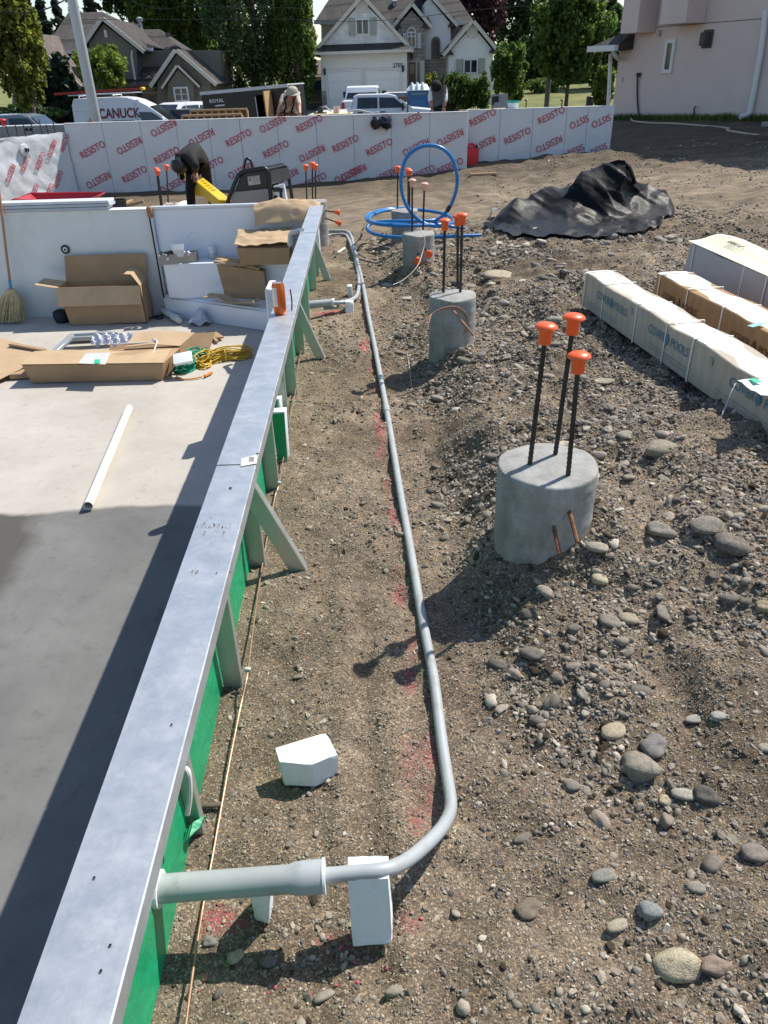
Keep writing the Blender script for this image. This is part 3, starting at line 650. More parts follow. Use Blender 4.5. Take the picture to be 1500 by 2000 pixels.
# coping details: bolt holes, adhesive label
HOLE = mat('dark_hole', (.01, .01, .01), .9)
mb = MB()
for px, py in [(503, 886), (450, 953), (449, 1118), (423, 1119), (184, 1714), (197, 1896), (335, 1415), (215, 1846)]:
    p = PG(px, py, CT+.0025); mb.lathe([(.0022 if py > 1100 else .0045, 0), (.0022 if py > 1100 else .0045, .0006)], p, 12)
mk('bolt_hole', mb, HOLE, pool)
lb = MB(); q = [PG(*c, CT+.003) for c in [(472, 896), (502, 888), (501, 905), (470, 911)]]; lb.prism(q, (0, 0, .0008)); lab = mk('sticker', lb, mat('paper_label', (.75, .74, .70), .7), pool, smooth=False)
lb = MB()
for i in range(5):
    a = PG(487+2.2*i, 892, CT+.0042); b2 = PG(486+2.2*i, 902, CT+.0042); lb.bar(a, b2, .0022, .0004)
for i in range(3): lb.bar(PG(475, 899+3*i, CT+.0042), PG(484, 897+3*i, CT+.0042), .0012, .0004)
mk('sticker_print', lb, BLACKP, lab, smooth=False)
# caulked lumps and membrane scraps at the near bracket
mb = MB(); c = PY(362, 1512, .99); mb.tube(smoothpath([PY(360, 1500, 1.02), PY(368, 1510, 1.01), PY(371, 1550, 1.0), PY(366, 1590, .99)]), .006, 8); mk('bracket_tongue', mb, mat('pale_putty', (.62, .60, .55), .8), pool)
mb = MB()
for k in range(5):
    a = PG(345+6*k, 1660-6*k, .03+.01*k); b2 = PG(362+7*k, 1628-7*k, .05); mb.sheet([[a, a.lerp(b2, .5)+Vector((0, 0, .02)), b2], [a+Vector((.02, .025, .0)), a.lerp(b2, .5)+Vector((.02, .02, .012)), b2+Vector((.012, .02, -.02))]], .0015)
mk('torn_membrane', mb, GREEN, pool)

# pool end wall: white panels, slit joint
ENDM = mat('pool_panel', (.62, .66, .66), .45, var=.06, vs=3, bm=.05, dirt=(.50, .53, .53), ds=2.2)
YE = 7.48
ew = thing('pool_end_wall', (-3, YE, FL), 'scuffed pale grey wall panels across the far end of the pool', 'pool wall')
for x0, x1 in [(-8.0, -6.3), (-6.296, -4.2), (-4.196, -2.12)]:
    mb = MB(); mb.box(((x0+x1)/2, YE+.05, (FL+CT)/2-.05), (x1-x0, .1, CT-FL+.1)); mk('wall_panel', mb, ENDM, ew, bev=.004)
mb = MB(); mb.box((-5.06, YE+.055, CT+.004), (5.9, .13, .012)); mk('top_edge', mb, WHITEP, ew, bev=.003)
p = PY(128, 487, YE-.002); mb = MB(); M90 = Matrix.Rotation(R(90), 3, 'X')
mb.lathe([(.042, 0), (.042, .012), (.026, .012), (.026, .004)], p, 24, M90); fit = mk('return_fitting', mb, BLACKP, ew)
mb = MB(); mb.lathe([(.022, 0), (.022, .014), (.014, .016)], p, 20, M90); mk('fitting_eye', mb, WHITEP, fit)
mb = MB(); mb.lathe([(.011, 0), (.011, .018)], p, 16, M90); mk('fitting_hole', mb, HOLE, fit)

# white moulded step unit in the far corner
STEP = mat('white_acrylic', (.74, .77, .82), .3, var=.03, vs=4, bm=.02)
st = thing('pool_steps', (-1.4, 7.0, FL), 'white moulded corner steps at the far end of the pool', 'pool steps')
def stepblock(name, poly, z0, z1, bev=.02):
    mb = MB(); mb.prism([(x, y+.13, z0) for x, y in poly], (0, 0, z1-z0)); return mk(name, mb, STEP, st, bev=bev, seg=2)
xr = -.545
stepblock('lower_tread', [(-2.10, 7.35), (-2.10, 7.26), (-1.05, 6.66), (xr, 6.42), (xr, 7.35)], FL+.001, -.30)
stepblock('kick_rail', [(-2.10, 7.26), (-2.115, 7.235), (-1.06, 6.635), (xr, 6.39), (xr, 6.42), (-1.05, 6.66)], FL+.001, -.318, .006)
stepblock('upper_tread', [(-2.07, 7.35), (-2.03, 7.14), (-1.9, 7.10), (-1.3, 7.09), (-1.05, 7.06), (xr, 6.95), (xr, 7.35)], -.299, .03)
mb = MB(); mb.box(((-2.11+xr)/2, 7.525, .0), (2.11+xr, .07, .95)); mk('back_wall', mb, STEP, st, bev=.008)
mb = MB(); mb.tube([(-2.118, 7.49, CT+.012), (xr-.02, 7.49, CT+.012)], .017, 10); mk('rolled_edge', mb, WHITEP, st)
mb = MB(); mb.box((-2.115, 7.465, -.01), (.022, .04, .95)); mk('joint_strip', mb, mat('grey_trim', (.50, .53, .56), .4), st, bev=.003)
mb = MB(); mb.box((-2.135, 7.475, -.01), (.012, .05, .96)); mk('joint_gap', mb, HOLE, st)
mb = MB(); mb.box((-2.125, 7.46, CT-.02), (.05, .05, .10)); mk('tape_patch', mb, mat('brown_tape', (.30, .15, .08), .6), st, bev=.01)

# drink can standing on the coping
pc = PG(548, 613, CT+.002)
can = thing('drink_can', pc, 'tall orange and silver drink can standing on the steel coping', 'can')
rc = .033
mb = MB(); mb.lathe([(.025, 0), (.0305, .006), (rc, .014), (rc, .142), (.0275, .157), (.0275, .160), (.0255, .160), (.025, .157)], pc, 32); mk('can_body', mb, mat('orange_can', (.62, .13, .03), .28, .5, var=.1, bm=0), can)
mb = MB(); 
for a0, a1, m_ in [(R(150), R(262), 'silver_band')]:
    rows = [[pc+Vector((math.cos(a0+(a1-a0)*k/14)*(rc+.0006), math.sin(a0+(a1-a0)*k/14)*(rc+.0006), z)) for k in range(15)] for z in (.045, .140)]
    mb.sheet(rows, .0003)
mk('can_band', mb, mat('silver_print', (.62, .60, .58), .3, .7, var=.2, vs=40), can)
mb = MB(); mb.lathe([(.0245, .157), (.0245, .158)], pc, 24); lid = mk('can_lid', mb, mat('aluminium', (.7, .7, .7), .3, .9), can)
mb = MB(); mb.box(pc+Vector((0, .004, .1592)), (.014, .024, .0015)); mk('pull_tab', mb, MATS['aluminium'], lid)
mb = MB(); q = pc+Vector((.052, .06, -.002)); mb.tube(smoothpath([q, q+Vector((.004, .01, .05)), q+Vector((.002, .0, .11))]), .004, 8)
tag(mk('marker_pen', mb, mat('red_pen', (.35, .02, .03), .4)), 'thin dark red marker standing behind the drink can', 'marker')

cpts = []
for (px, py, sx_, sy_, k) in [(415, 1032, 22, 6, 40), (378, 1115, 8, 5, 12), (400, 1075, 40, 40, 8)]:
    for _ in range(k):
        q_ = PG(px+random.gauss(0, sx_), py+random.gauss(0, sy_), CT+.003)
        if abs(q_.x-xcop(q_.y)) < .058: cpts.append(q_)
m_n = len(cpts); s_n = rng.uniform(.0008, .0024, m_n)
scatter('soil_crumbs', [tuple(p) for p in cpts], np.stack([s_n*1.3, s_n, s_n*.8], -1), rng.uniform(0, 6.28, (m_n, 3)), 'soil crumbs scattered on the steel coping', 'soil', material=mat('soil_crumb', (.12, .085, .06), .9))
# green foam off-cut leaning on the wall
Yg = 3.067
gb = thing('foam_board', PY(550, 900, Yg), 'bright green faced foam board scrap standing against the pool wall', 'foam board')
poly = [PY(*c, Yg) for c in [(529, 806), (556, 804), (562, 899), (543, 904)]]
mb = MB(); mb.prism([q+Vector((0, .003, 0)) for q in poly], (.004, .05, 0)); mk('foam_core', mb, FOAM, gb, bev=.002)
cen = sum(poly, Vector())/4; mb = MB(); mb.prism([q+(cen-q)*.07 for q in poly], (0, .0025, 0)); mk('green_face', mb, GREEN, gb, smooth=False)
o2 = thing('foam_board', PY(541, 804, 3.3), 'white foam strip with green face behind the bright green scrap', 'foam board')
poly = [PY(*c, 3.3) for c in [(533, 780), (545, 779), (547, 806), (535, 807)]]
mb = MB(); mb.prism([q+Vector((0, .003, 0)) for q in poly], (.01, .04, 0)); mk('foam_core', mb, FOAM, o2, bev=.002)
mb = MB(); mb.prism([q+(sum(poly, Vector())/4-q)*.2-Vector((.006, 0, 0)) for q in poly], (0, .0025, 0)); mk('green_face', mb, GREEN, o2, smooth=False)

# ================================================================== CONDUITS
def gpath(pts, lift=.0155, n=6):
    out = []
    for q in pts:
        if len(q) == 3: out.append(PG(q[0], q[1], q[2]))
        else: out.append(onground(q[0], q[1], 14, lift))
    return smoothpath(out, n)
pl = thing('conduit', PG(470, 1722, 0), 'long grey plastic conduit with thick sleeve running along the trench', 'pipe')
a, b_ = PG(300, 1737, .16), PG(565, 1717, .165); c_, d_ = PG(578, 1716, .166), PG(634, 1711, .167)
mb = MB(); mb.tube([a, b_, c_, c_.lerp(d_, .3), d_], [.0275, .0275, .0315, .0325, .0325], 28); slv = mk('sleeve', mb, PVC, pl)
mb = MB(); mb.tube([d_.lerp(c_, .06), d_+(d_-c_)*.03], .0345, 28); mk('sleeve_lip', mb, mat('pale_primer', (.70, .73, .72), .6), slv)
mb = MB(); q = PG(311, 1736, .16); mb.tube([q-Vector((.012, 0, 0)), q+Vector((.004, 0, 0))], .036, 24); mk('sealant_collar', mb, mat('white_sealant', (.72, .73, .70), .8, bm=.6, bs=30), slv)
CP1 = [(620, 1711, .165), (690, 1705, .166), (750, 1699, .165), (790, 1683, .14), (830, 1652, .10), (862, 1618, .065), (878, 1588, .04), (880, 1560, .03), (874, 1520, .022), (862, 1440, .018), (848, 1330), (833, 1250), (820, 1180), (803, 1080), (785, 980), (770, 890), (755, 800), (741, 725), (730, 668), (719, 613), (708, 552), (694, 496), (683, 456), (659, 451), (624, 453), (600, 460)]
pth = gpath(CP1, .017)
mb = MB(); mb.tube(pth, .0155, 14); mk('pipe_run', mb, PVC, pl)
mb = MB()
for i in (16, 21, 22):
    q = [onground(CP1[i][0], CP1[i][1], 14, .017), onground(CP1[i+1][0], CP1[i+1][1], 14, .017)]; dd = (q[1]-q[0]).normalized(); mb.tube([q[0]-dd*.04, q[0]+dd*.04], .019, 14)
mk('pipe_coupling', mb, PVC, pl)
p2 = thing('conduit', PG(650, 592, 0), 'short grey conduit bent from a far sleeve in the pool wall', 'pipe')
mb = MB(); mb.tube([PG(585, 597, .10), PG(650, 591, .10)], .028, 20); sv2 = mk('sleeve', mb, PVC, p2)
mb = MB(); mb.tube([PG(649, 591, .10), PG(652, 591, .10)], .031, 20); mk('sleeve_lip', mb, MATS['pale_primer'], sv2)
mb = MB(); mb.tube(gpath([(645, 592, .10), (672, 590, .09), (690, 584, .05), (699, 572), (701, 545), (697, 520), (689, 488), (681, 467), (672, 458), (640, 460), (602, 470)], .017), .0155, 12); mk('pipe_run', mb, PVC, p2)
mb = MB(); a = onground(659, 494, 12, .014); b2 = onground(673, 485, 12, .014); mb.tube([a, b2], [.013, .013], 12); tag(mk('pipe_offcut', mb, mat('cream_pvc', (.72, .68, .57), .4, var=.04)), 'short cream pipe off-cut lying inside the far conduit bend', 'pipe')
mb = MB(); mb.tube([PG(632, 603, .06), PG(657, 600, .06)], .011, 10); tag(mk('pipe_offcut', mb, PVC), 'thin grey pipe stub under the far sleeve', 'pipe')

# foam blocks propping the conduits
def foam(pts_bot, pts_top, label):
    mb = MB(); n = len(pts_bot); mb.add(pts_bot+pts_top, [tuple(range(n-1, -1, -1)), tuple(range(n, 2*n))] + [(i, (i+1) % n, n+(i+1) % n, n+i) for i in range(n)])
    o = mk('foam_block', mb, FOAM, bev=.002); b = bmesh.new(); b.from_mesh(o.data); bmesh.ops.triangulate(b, faces=b.faces); bmesh.ops.subdivide_edges(b, edges=[e for e in b.edges if e.calc_length() > .02], cuts=5, use_grid_fill=True)
    rr = random.Random(len(label)); b.normal_update()
    for v in b.verts:
        ed = max((e.calc_face_angle(0) for e in v.link_edges if len(e.link_faces) == 2), default=0); v.co += v.normal*(rr.uniform(-.0035, .0005) if ed > .35 else rr.uniform(-.0006, .0006))
    b.to_mesh(o.data); b.free(); o.data.polygons.foreach_set('use_smooth', [True]*len(o.data.polygons)); o.data.set_sharp_from_angle(angle=R(35))
    return tag(o, label, 'foam block', 'white foam offcuts')
b0 = [PG(688, 1850), PG(766, 1844), PG(766, 1844)+Vector((.004, .05, 0)), PG(688, 1850)+Vector((.004, .05, 0))]
t0 = [PG(678, 1719, .168), PG(760, 1715, .168), PG(760, 1715, .168)+Vector((0, .052, 0)), PG(678, 1719, .168)+Vector((0, .052, 0))]
foam(b0, t0, 'upright white foam block propping the conduit beside its bend')
b0 = [PG(497, 1796), PG(526, 1806), PG(526, 1806)+Vector((.004, .05, 0)), PG(497, 1796)+Vector((-.004, .055, 0))]
t0 = [PG(488, 1752, .128), PG(528, 1748, .128), PG(528, 1748, .128)+Vector((0, .05, 0)), PG(488, 1752, .128)+Vector((0, .05, 0))]
foam(b0, t0, 'small white foam wedge under the thick sleeve pipe')
tp = [(536, 1460), (547, 1489), (608, 1493), (661, 1473), (637, 1430)]
tt = [PG(x, y, .078) for x, y in tp]; bb = [PG(552, 1533, .0), PG(556, 1535, .0), PG(613, 1537, .0), PG(661, 1516, .0), PG(640, 1480, .0)]; bb[0] = tt[0] + (bb[1]-tt[1])
bb = [Vector((q.x+(.004 if i == 2 else 0), q.y, .0)) for i, q in enumerate(bb)]
foam(bb, tt, 'chunky six sided white foam offcut lying alone in the trench')
for (x0, y0, x1, y1, lab) in [(675, 592, 691, 612, 'white foam cube in front of the far conduit bend'), (679, 566, 688, 580, 'small white foam cube behind the far conduit bend')]:
    a = onground(x0, y1); b2 = onground(x1, y1); zt = .085
    foam([a, b2, b2+Vector((0, .06, 0)), a+Vector((0, .06, 0))], [a+Vector((0, 0, zt)), b2+Vector((0, 0, zt)), b2+Vector((0, .06, zt)), a+Vector((0, .06, zt))], lab)

# copper bonding wire and strings
mb = MB(); mb.tube(gpath([(362, 2010, .05), (378, 1890, .03), (395, 1780, .012), (412, 1690, .01), (430, 1590, .012), (450, 1480, .02), (470, 1380, .03), (483, 1320, .06), (489, 1270, .05), (505, 1150, .02), (520, 1060, .012), (536, 975, .02), (545, 945, .04), (556, 880, .03), (566, 820, .03), (577, 765, .04), (585, 700, .03), (598, 640, .03), (607, 600, .04)], .006, 8), .003, 8)
tag(mk('copper_wire', mb, COPPER), 'bare copper bonding wire running along the foot of the pool wall', 'wire')
mb = MB(); mb.box(PG(484, 1308, .065), (.018, .012, .014)); mb.box(PG(545, 943, .05), (.014, .012, .012)); tag(mk('wire_clamp', mb, mat('pale_zinc', (.6, .6, .58), .5, .5), bev=.002), 'zinc clamps holding the copper wire to the buttress plates', 'clamp')
mb = MB(); mb.tube(gpath([(578, 783), (620, 787), (680, 786), (748, 784)], .004, 6), .0022, 6); tag(mk('string', mb, mat('dull_string', (.33, .25, .17), .8)), 'thin brown string lying across the trench to the conduit', 'string')
mb = MB(); a = PG(377, 1575, .012); b2 = PG(432, 1571, .014); mb.bar(a, b2, .013, .012); tag(mk('wood_stick', mb, DARKWOOD, bev=.003), 'short weathered wood stick by the copper wire', 'stick')

# ================================================================== PIERS
RC = {}
def rebar_geom(a, b, r=.0085):
    """ribbed bar: rings of alternating radius"""
    a, b = Vector(a), Vector(b); L = (b-a).length; n = int(L/.008); pts = []; rr = []
    for i in range(n+1): pts.append(a.lerp(b, i/n)); rr.append(r*(1.0 if i % 2 else .84))
    mb = MB(); mb.tube(pts, rr, 8); return mb
def cap_geom(p, d=(0, 0, 1), s=1.0):
    d = Vector(d).normalized(); Mq = d.to_track_quat('Z', 'Y').to_matrix()
    prof = [(.0165, 0), (.017, .002), (.0185, .038), (.019, .040), (.0295, .041), (.0305, .0435), (.029, .0475), (.022, .0525), (.012, .0555), (.004, .0563)]
    mb = MB(); mb.lathe([(r*s, z*s) for r, z in prof], Vector(p)-d*.042*s, 20, Mq); return mb
CAPW = mat('sun_bleached_cap', (.72, .38, .30), .5, var=.2, vs=30)
def pier(x, y, dia, ztop, bars, label, stubs=(), zbase=-.35, capm=ORANGE, body=None, seam=(.35, .72), bare=False):
    p = thing('concrete_pier', (x, y, T(x, y)), label, 'concrete pier', 'pier footings with capped rebar'); r = dia/2; mb = MB(); prof = [(r*1.0, zbase)]; n = 70
    for i in range(n+1):
        z = zbase + (ztop-.006-zbase)*i/n; t = (z-(ztop-.35))/.35; k = 1.0
        for s_ in (): k += 0
        prof.append((r*k*(1+.004*math.sin(i*2.2)), z))
    prof += [(r*.985, ztop-.002), (r*.95, ztop)]
    mb.lathe(prof, (x, y, 0), 64)
    rr = random.Random(int(x*1000)); vs = []
    for v in mb.v:
        dx, dy = v[0]-x, v[1]-y; a = math.atan2(dy, dx); sp2 = (v[2]/.125 + a/6.2832 + .3) % 1.0; k = 1+.006*math.sin(3*a+v[2]*9)+.004*math.sin(7*a-v[2]*20)+(.017*math.exp(-((sp2-.5)/.045)**2) if seam else 0)-(.006 if seam and sp2 > .5 else 0); vs.append((x+dx*k, y+dy*k, v[2]+(.004*math.sin(2*a+1)+.0025*math.sin(5*a) if v[2] > ztop-.01 else 0)))
    mb.v = vs; mk('concrete', mb, body or CONC, p, ang=50)
    # trowelled top with grit
    for (bx, by, zt, lean) in bars:
        bz = ztop-.03; tpnt = Vector((bx+lean, by, zt)); o = mk('rebar', rebar_geom((bx, by, bz), tpnt), REBAR, p)
        if not bare:
            d = (tpnt-Vector((bx, by, bz))).normalized(); mk('rebar_cap', cap_geom(tpnt, d, 1.12), capm, o)
    for (s0, s1, m_, capped) in stubs:
        o = mk('side_bar', rebar_geom(s0, s1, .0075), m_, p)
        if capped: mk('rebar_cap', cap_geom(s1, Vector(s1)-Vector(s0), 1.05), ORANGE, o)
    return p
def bars_px(ztop, lst):
    out = []
    for (bx, by, tx, ty) in lst:
        q = PG(bx, by, ztop); t = PY(tx, ty, q.y); out.append((q.x, q.y, t.z, t.x-q.x))
    return out
def stub_px(x, y, r, lst):
    out = []
    for (a, b, zc_off, m_, capped) in lst:
        ang = b; s0 = Vector((x+math.cos(ang)*r*.9, y+math.sin(ang)*r*.9, a)); s1 = s0 + Vector((math.cos(ang), math.sin(ang), -.06))*zc_off; out.append((s0, s1, m_, capped))
    return out
pier(.53, 2.101, .317, .455, bars_px(.455, [(1034, 908, 1067, 640), (1084, 888, 1121, 622), (1110, 927, 1131, 697)]),
     'nearest and widest grey pier with three tall bars in orange caps', [(Vector((.573, 1.966, .372)), Vector((.580, 1.85, .315)), RUST, False), (Vector((.528, 1.955, .318)), Vector((.533, 1.86, .268)), RUST, False)])
pp = pier(.43, 4.26, .27, .439, bars_px(.439, [(866, 572, 869, 432), (894, 562, 894, 424), (899, 571, 903, 421)]), 'second grey pier with copper wire loops around its side')
mb = MB()
for k, (w, h) in enumerate([(1.0, 1.0), (.9, .92), (.8, .82)]):
    mb.tube(smoothpath([PY(905+4*k, 655-3*k, 4.07), PY(912, 625-4*k, 4.06), PY(895, 606-3*k, 4.08), PY(870, 604-2*k, 4.06), PY(845, 612, 4.03), PY(825+6*k, 632, 3.98), PY(818+7*k, 650-2*k, 3.95)]), .0032, 6)
mb.tube(smoothpath([PY(886, 608, 4.1), PY(900, 625, 4.05), PY(925, 655, 4.0)]), .007, 8)
tag(mk('copper_wire', mb, COPPER), 'loose copper wire loops hung on the second pier', 'wire')
mb = MB(); mb.tube(gpath([(795, 690), (800, 720), (805, 762)], .004), .002, 6); mb.tube(gpath([(835, 770), (860, 755), (885, 730), (900, 705)], .006), .0022, 6)
tag(mk('wire_scrap', mb, mat('pale_wire', (.55, .47, .36), .6)), 'thin pale wire scraps on the earth before the second pier', 'wire')
pier(.357, 6.49, .27, .376, bars_px(.376, [(805, 452, 805, 353), (826, 449, 829, 360)]), 'third grey pier with two bars in bleached caps and two side caps', [(Vector((.35, 6.36, .24)), Vector((.335, 6.24, .20)), REBAR, True), (Vector((.41, 6.37, .27)), Vector((.43, 6.26, .25)), REBAR, True)], capm=CAPW)
mb = MB(); mb.tube(smoothpath([PY(822, 446, 6.36), PY(826, 456, 6.33), PY(830, 470, 6.3), PY(826, 490, 6.25), PY(815, 520, 6.1), PG(790, 545, .12), PG(768, 556, .1)]), .003, 6); tag(mk('white_wire', mb, mat('pale_insulation', (.65, .58, .48), .6)), 'pale wire hanging from the third pier down to a stone', 'wire')
pier(.299, 7.985, .27, .332, bars_px(.332, [(776, 405, 777, 327), (797, 402, 797, 331), (800, 404, 800, 334)]), 'fourth grey pier standing inside the blue hose coil')
pier(-.641, 8.369, .27, .391, bars_px(.391, [(599, 388, 597, 324), (610, 388, 610, 319), (616, 388, 616, 323)]), 'fifth grey pier behind the pool corner with two side caps', [(Vector((-.53, 8.30, .30)), Vector((-.38, 8.25, .285)), REBAR, True), (Vector((-.53, 8.28, .23)), Vector((-.375, 8.2, .185)), REBAR, True)])
SONO = mat('form_tube', (.62, .42, .16), .8, var=.2, vs=10)
pier(-2.26, 8.55, .29, .335, bars_px(.335, [(313, 396, 305, 330), (316, 398, 308, 334), (328, 397, 325, 324)]), 'pier still in its tan form tube with a pale rope heap on top', body=SONO, seam=())
mb = MB(); q0 = Vector((-2.20, 8.50, .345))
for k in range(16):
    a = random.uniform(0, 6.28); mb.tube(smoothpath([q0+Vector((random.uniform(-.05, .1), random.uniform(-.08, .05), random.uniform(.0, .05))) for _ in range(4)] + [q0+Vector((random.uniform(-.05, .14), -.13, random.uniform(-.09, .03)))], 4), .006, 6)
tag(mk('rope_heap', mb, mat('dirty_rope', (.58, .54, .48), .9, var=.3, vs=40)), 'heap of pale rope on the pier in its form tube', 'rope')
pier(-4.42, 9.1, .27, .28, [(-4.40, 9.1, .80, -.10), (-4.36, 9.06, .775, -.10), (-4.31, 9.02, .75, -.10)], 'pier at the far left behind the grey planks, three orange caps')

# ================================================================== LONG CARTONS ON THE RIGHT
BLUEINK = mat('blue_ink', (.07, .19, .30), .7, var=.15); BROWNINK = mat('brown_ink', (.10, .06, .035), .8)
STRAP = mat('white_strap', (.72, .70, .64), .5, var=.05); TAPE = mat_glass('clear_film', (.30, .33, .34), .12)
def carton(A, B, w, h, mface, mtop, label, straps, prints, ink, zb, sagseed=1, sz=.062):
    """long carton; A, B = front bottom corners (far, near)"""
    A = Vector((A[0], A[1], zb)); B = Vector((B[0], B[1], zb)); d = (B-A).normalized(); s = Vector((-d.y, d.x, 0)); s = s if s.x > 0 else -s; L = (B-A).length
    c = thing('long_carton', A+(B-A)/2, label, 'carton', 'long pool cover cartons on the bank')
    N = int(L/.09); r = random.Random(sagseed); mb = MB(); vs = []
    for i in range(N+1):
        t = i/N*L; sag = .006*math.sin(i*.9)+r.uniform(-.003, .003); e = (.012 if i in (0, N) else 0)
        p = A+d*t
        vs += [p, p+s*w, p+s*(w-e)+Vector((0, 0, h+sag-e)), p+s*(.004*math.sin(i*1.3)+e)+Vector((0, 0, h+sag*.7-e))]
    fs = [(3, 2, 1, 0), tuple(N*4+k for k in range(4))]
    for i in range(N):
        for k in range(4): fs.append((i*4+k, i*4+(k+1) % 4, (i+1)*4+(k+1) % 4, (i+1)*4+k))
    mb.add(vs, fs); mk('carton_body', mb, mface, c, ang=30, bev=.004)
    mb = MB(); rows = []
    for i in range(N+1):
        t = .006+i/N*(L-.012); sag = .006*math.sin(i*.9); rows.append([A+d*t+s*q+Vector((0, 0, h+sag+.003-.004*(abs(q/w-.5) > .4))) for q in np.linspace(.008, w-.008, 5)])
    mb.sheet(rows[::-1], .002); mk('carton_lid', mb, mtop, c)
    for t in straps:
        q = A+d*t; mb = MB(); o = .004; loop = [q-s*o-Vector((0, 0, o)), q-s*o+Vector((0, 0, h*.5)), q-s*o+Vector((0, 0, h+.006)), q+s*(w/2)+Vector((0, 0, h+.009)), q+s*(w+o)+Vector((0, 0, h+.006)), q+s*(w+o)-Vector((0, 0, o))]
        wv = d*.006; mb.sheet([[v-wv for v in loop], [v+wv for v in loop]], .0012); mk('strap', mb, STRAP, c)
    for (t, zz, txt) in prints:
        P = A+d*t+Vector((0, 0, zz))-s*.004
        if txt == 'logo':
            mb = MB(); mb.prism([P+d*(-.02)-s*.002, P+Vector((0, 0, .034))-s*.002, P+d*.02-s*.002, P-Vector((0, 0, .03))-s*.002], -s*.001); mk('drop_logo', mb, ink, c, smooth=False)
        else: lettering(txt, sz, P, d, (0, 0, 1), ink, c, bold=-.008, xs=.92)
    return c, A, d, s, L
w_ = .185
c1, A1, d1, s1, L1 = carton((1.285, 4.68), (1.70, 1.42), w_, .20, BOXW, mat('sunlit_lid', (.72, .70, .64), .7, var=.06, vs=3), 'nearest long cream carton with blue lettering, strapped', [.05, .34, .78, 1.12, 1.38, 2.05, 2.42, 2.9],  # lid paler than the carton faces: sunlight put into its colour
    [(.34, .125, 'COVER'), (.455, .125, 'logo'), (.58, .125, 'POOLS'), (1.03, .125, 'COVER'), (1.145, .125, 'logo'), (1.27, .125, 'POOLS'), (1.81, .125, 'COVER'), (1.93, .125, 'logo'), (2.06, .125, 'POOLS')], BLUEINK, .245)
mb = MB()
for t0 in (.12, .95, 1.62):
    for k in range(2): mb.bar(A1+d1*t0-s1*.0055+Vector((0, 0, .055-.018*k)), A1+d1*(t0+.42)-s1*.0055+Vector((0, 0, .055-.018*k)), .0008, .0035)
for t0 in (.72, 1.55):
    mb.box(A1+d1*t0-s1*.005+Vector((0, 0, .155)), (.002, .03, .034), math.atan2(d1.y, d1.x)-R(90))
mk('small_print', mb, mat('faint_print', (.33, .33, .30), .8), c1, smooth=False)
carton((1.70, 4.58), (2.05, 1.4), .20, .20, mat_card('tan_carton', (.36, .225, .115)), MATS['sunlit_lid'], 'middle long tan carton with sunlit white top, brown lettering', [.07, .42, .80, 1.62, 2.2], [(.22, .10, 'COVER'), (.345, .10, 'logo'), (.47, .10, 'POOLS'), (1.0, .10, 'COVER'), (1.125, .10, 'logo'), (1.25, .10, 'POOLS')], BROWNINK, .25, 2, .058)
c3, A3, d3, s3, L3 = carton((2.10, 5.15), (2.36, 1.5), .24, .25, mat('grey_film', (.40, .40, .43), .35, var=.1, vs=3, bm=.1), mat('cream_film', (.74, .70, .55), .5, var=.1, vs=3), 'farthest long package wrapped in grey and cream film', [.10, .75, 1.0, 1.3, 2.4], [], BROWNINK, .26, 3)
mb = MB()
rows = []
for i in range(14):
    t = .0+i*.14; rows.append([A3+d3*t+s3*q+Vector((0, 0, .258+.035*math.exp(-((q-.2)/.09)**2)*(1+.5*math.sin(i*.8))-.05*max(0, q-.25))) for q in np.linspace(-.005, .30, 9)])
mb.sheet(rows[::-1], .002); mk('loose_wrap', mb, mat('cream_wrap', (.74, .69, .50), .55, var=.15, vs=5), c3)
mb = MB(); rr = random.Random(6)
for t in (.30, .34, .38, .43, .95, .99, 1.04):
    c = A3+d3*t+s3*.13+Vector((0, 0, .300)); mb.tube([c+s3*(.022*math.cos(q))+d3*(.014*math.sin(q)) for q in np.linspace(0, rr.uniform(3, 6), 8)], .0025, 4)
mk('stencil_print', mb, mat('pencil_print', (.25, .24, .2), .8), c3)
# shipping pouch with green sticker hanging off the near carton
q = PG(1440, 745, .45); mb = MB(); rows = [[q+d1*(a*.16)+s1*b+Vector((0, 0, .004+.004*math.sin(a*9+b*40))) for b in np.linspace(.0, .15, 6)] for a in np.linspace(0, 1, 6)]; mb.sheet(rows[::-1], .001)
po = thing('shipping_pouch', q, 'clear document pouch with green sticker on the nearest carton', 'pouch'); mk('pouch_film', mb, mat('pouch_paper', (.74, .76, .74), .25, var=.06), po)
mb = MB(); mb.box(q+d1*.03+s1*.055+Vector((0, 0, .0115)), (.045, .03, .001), math.atan2(d1.y, d1.x)); mk('green_sticker', mb, mat('green_sticker', (.03, .45, .25), .5), po)
mb = MB(); a = q+Vector((0, 0, .004)); rows = [[a+Vector((-.02-.05*t+.012*k*(1-t), -.02-.06*t+.02*k*math.sin(2+t), -.02-.09*t+.008*math.sin(k*2+t*5))) for k in range(4)] for t in np.linspace(0, 1, 7)]; mb.sheet(rows, .001); mk('pouch_tail', mb, mat('crumpled_film', (.62, .64, .66), .2, var=.15, vs=30), po)
# green mark on the middle carton
mb = MB(); q = PG(1478, 634, .462); mb.box(q, (.10, .03, .0012), R(30)); tag(mk('sticker', mb, mat('teal_sticker', (.25, .55, .55), .5)), 'pale teal sticker on the middle carton lid', 'sticker')

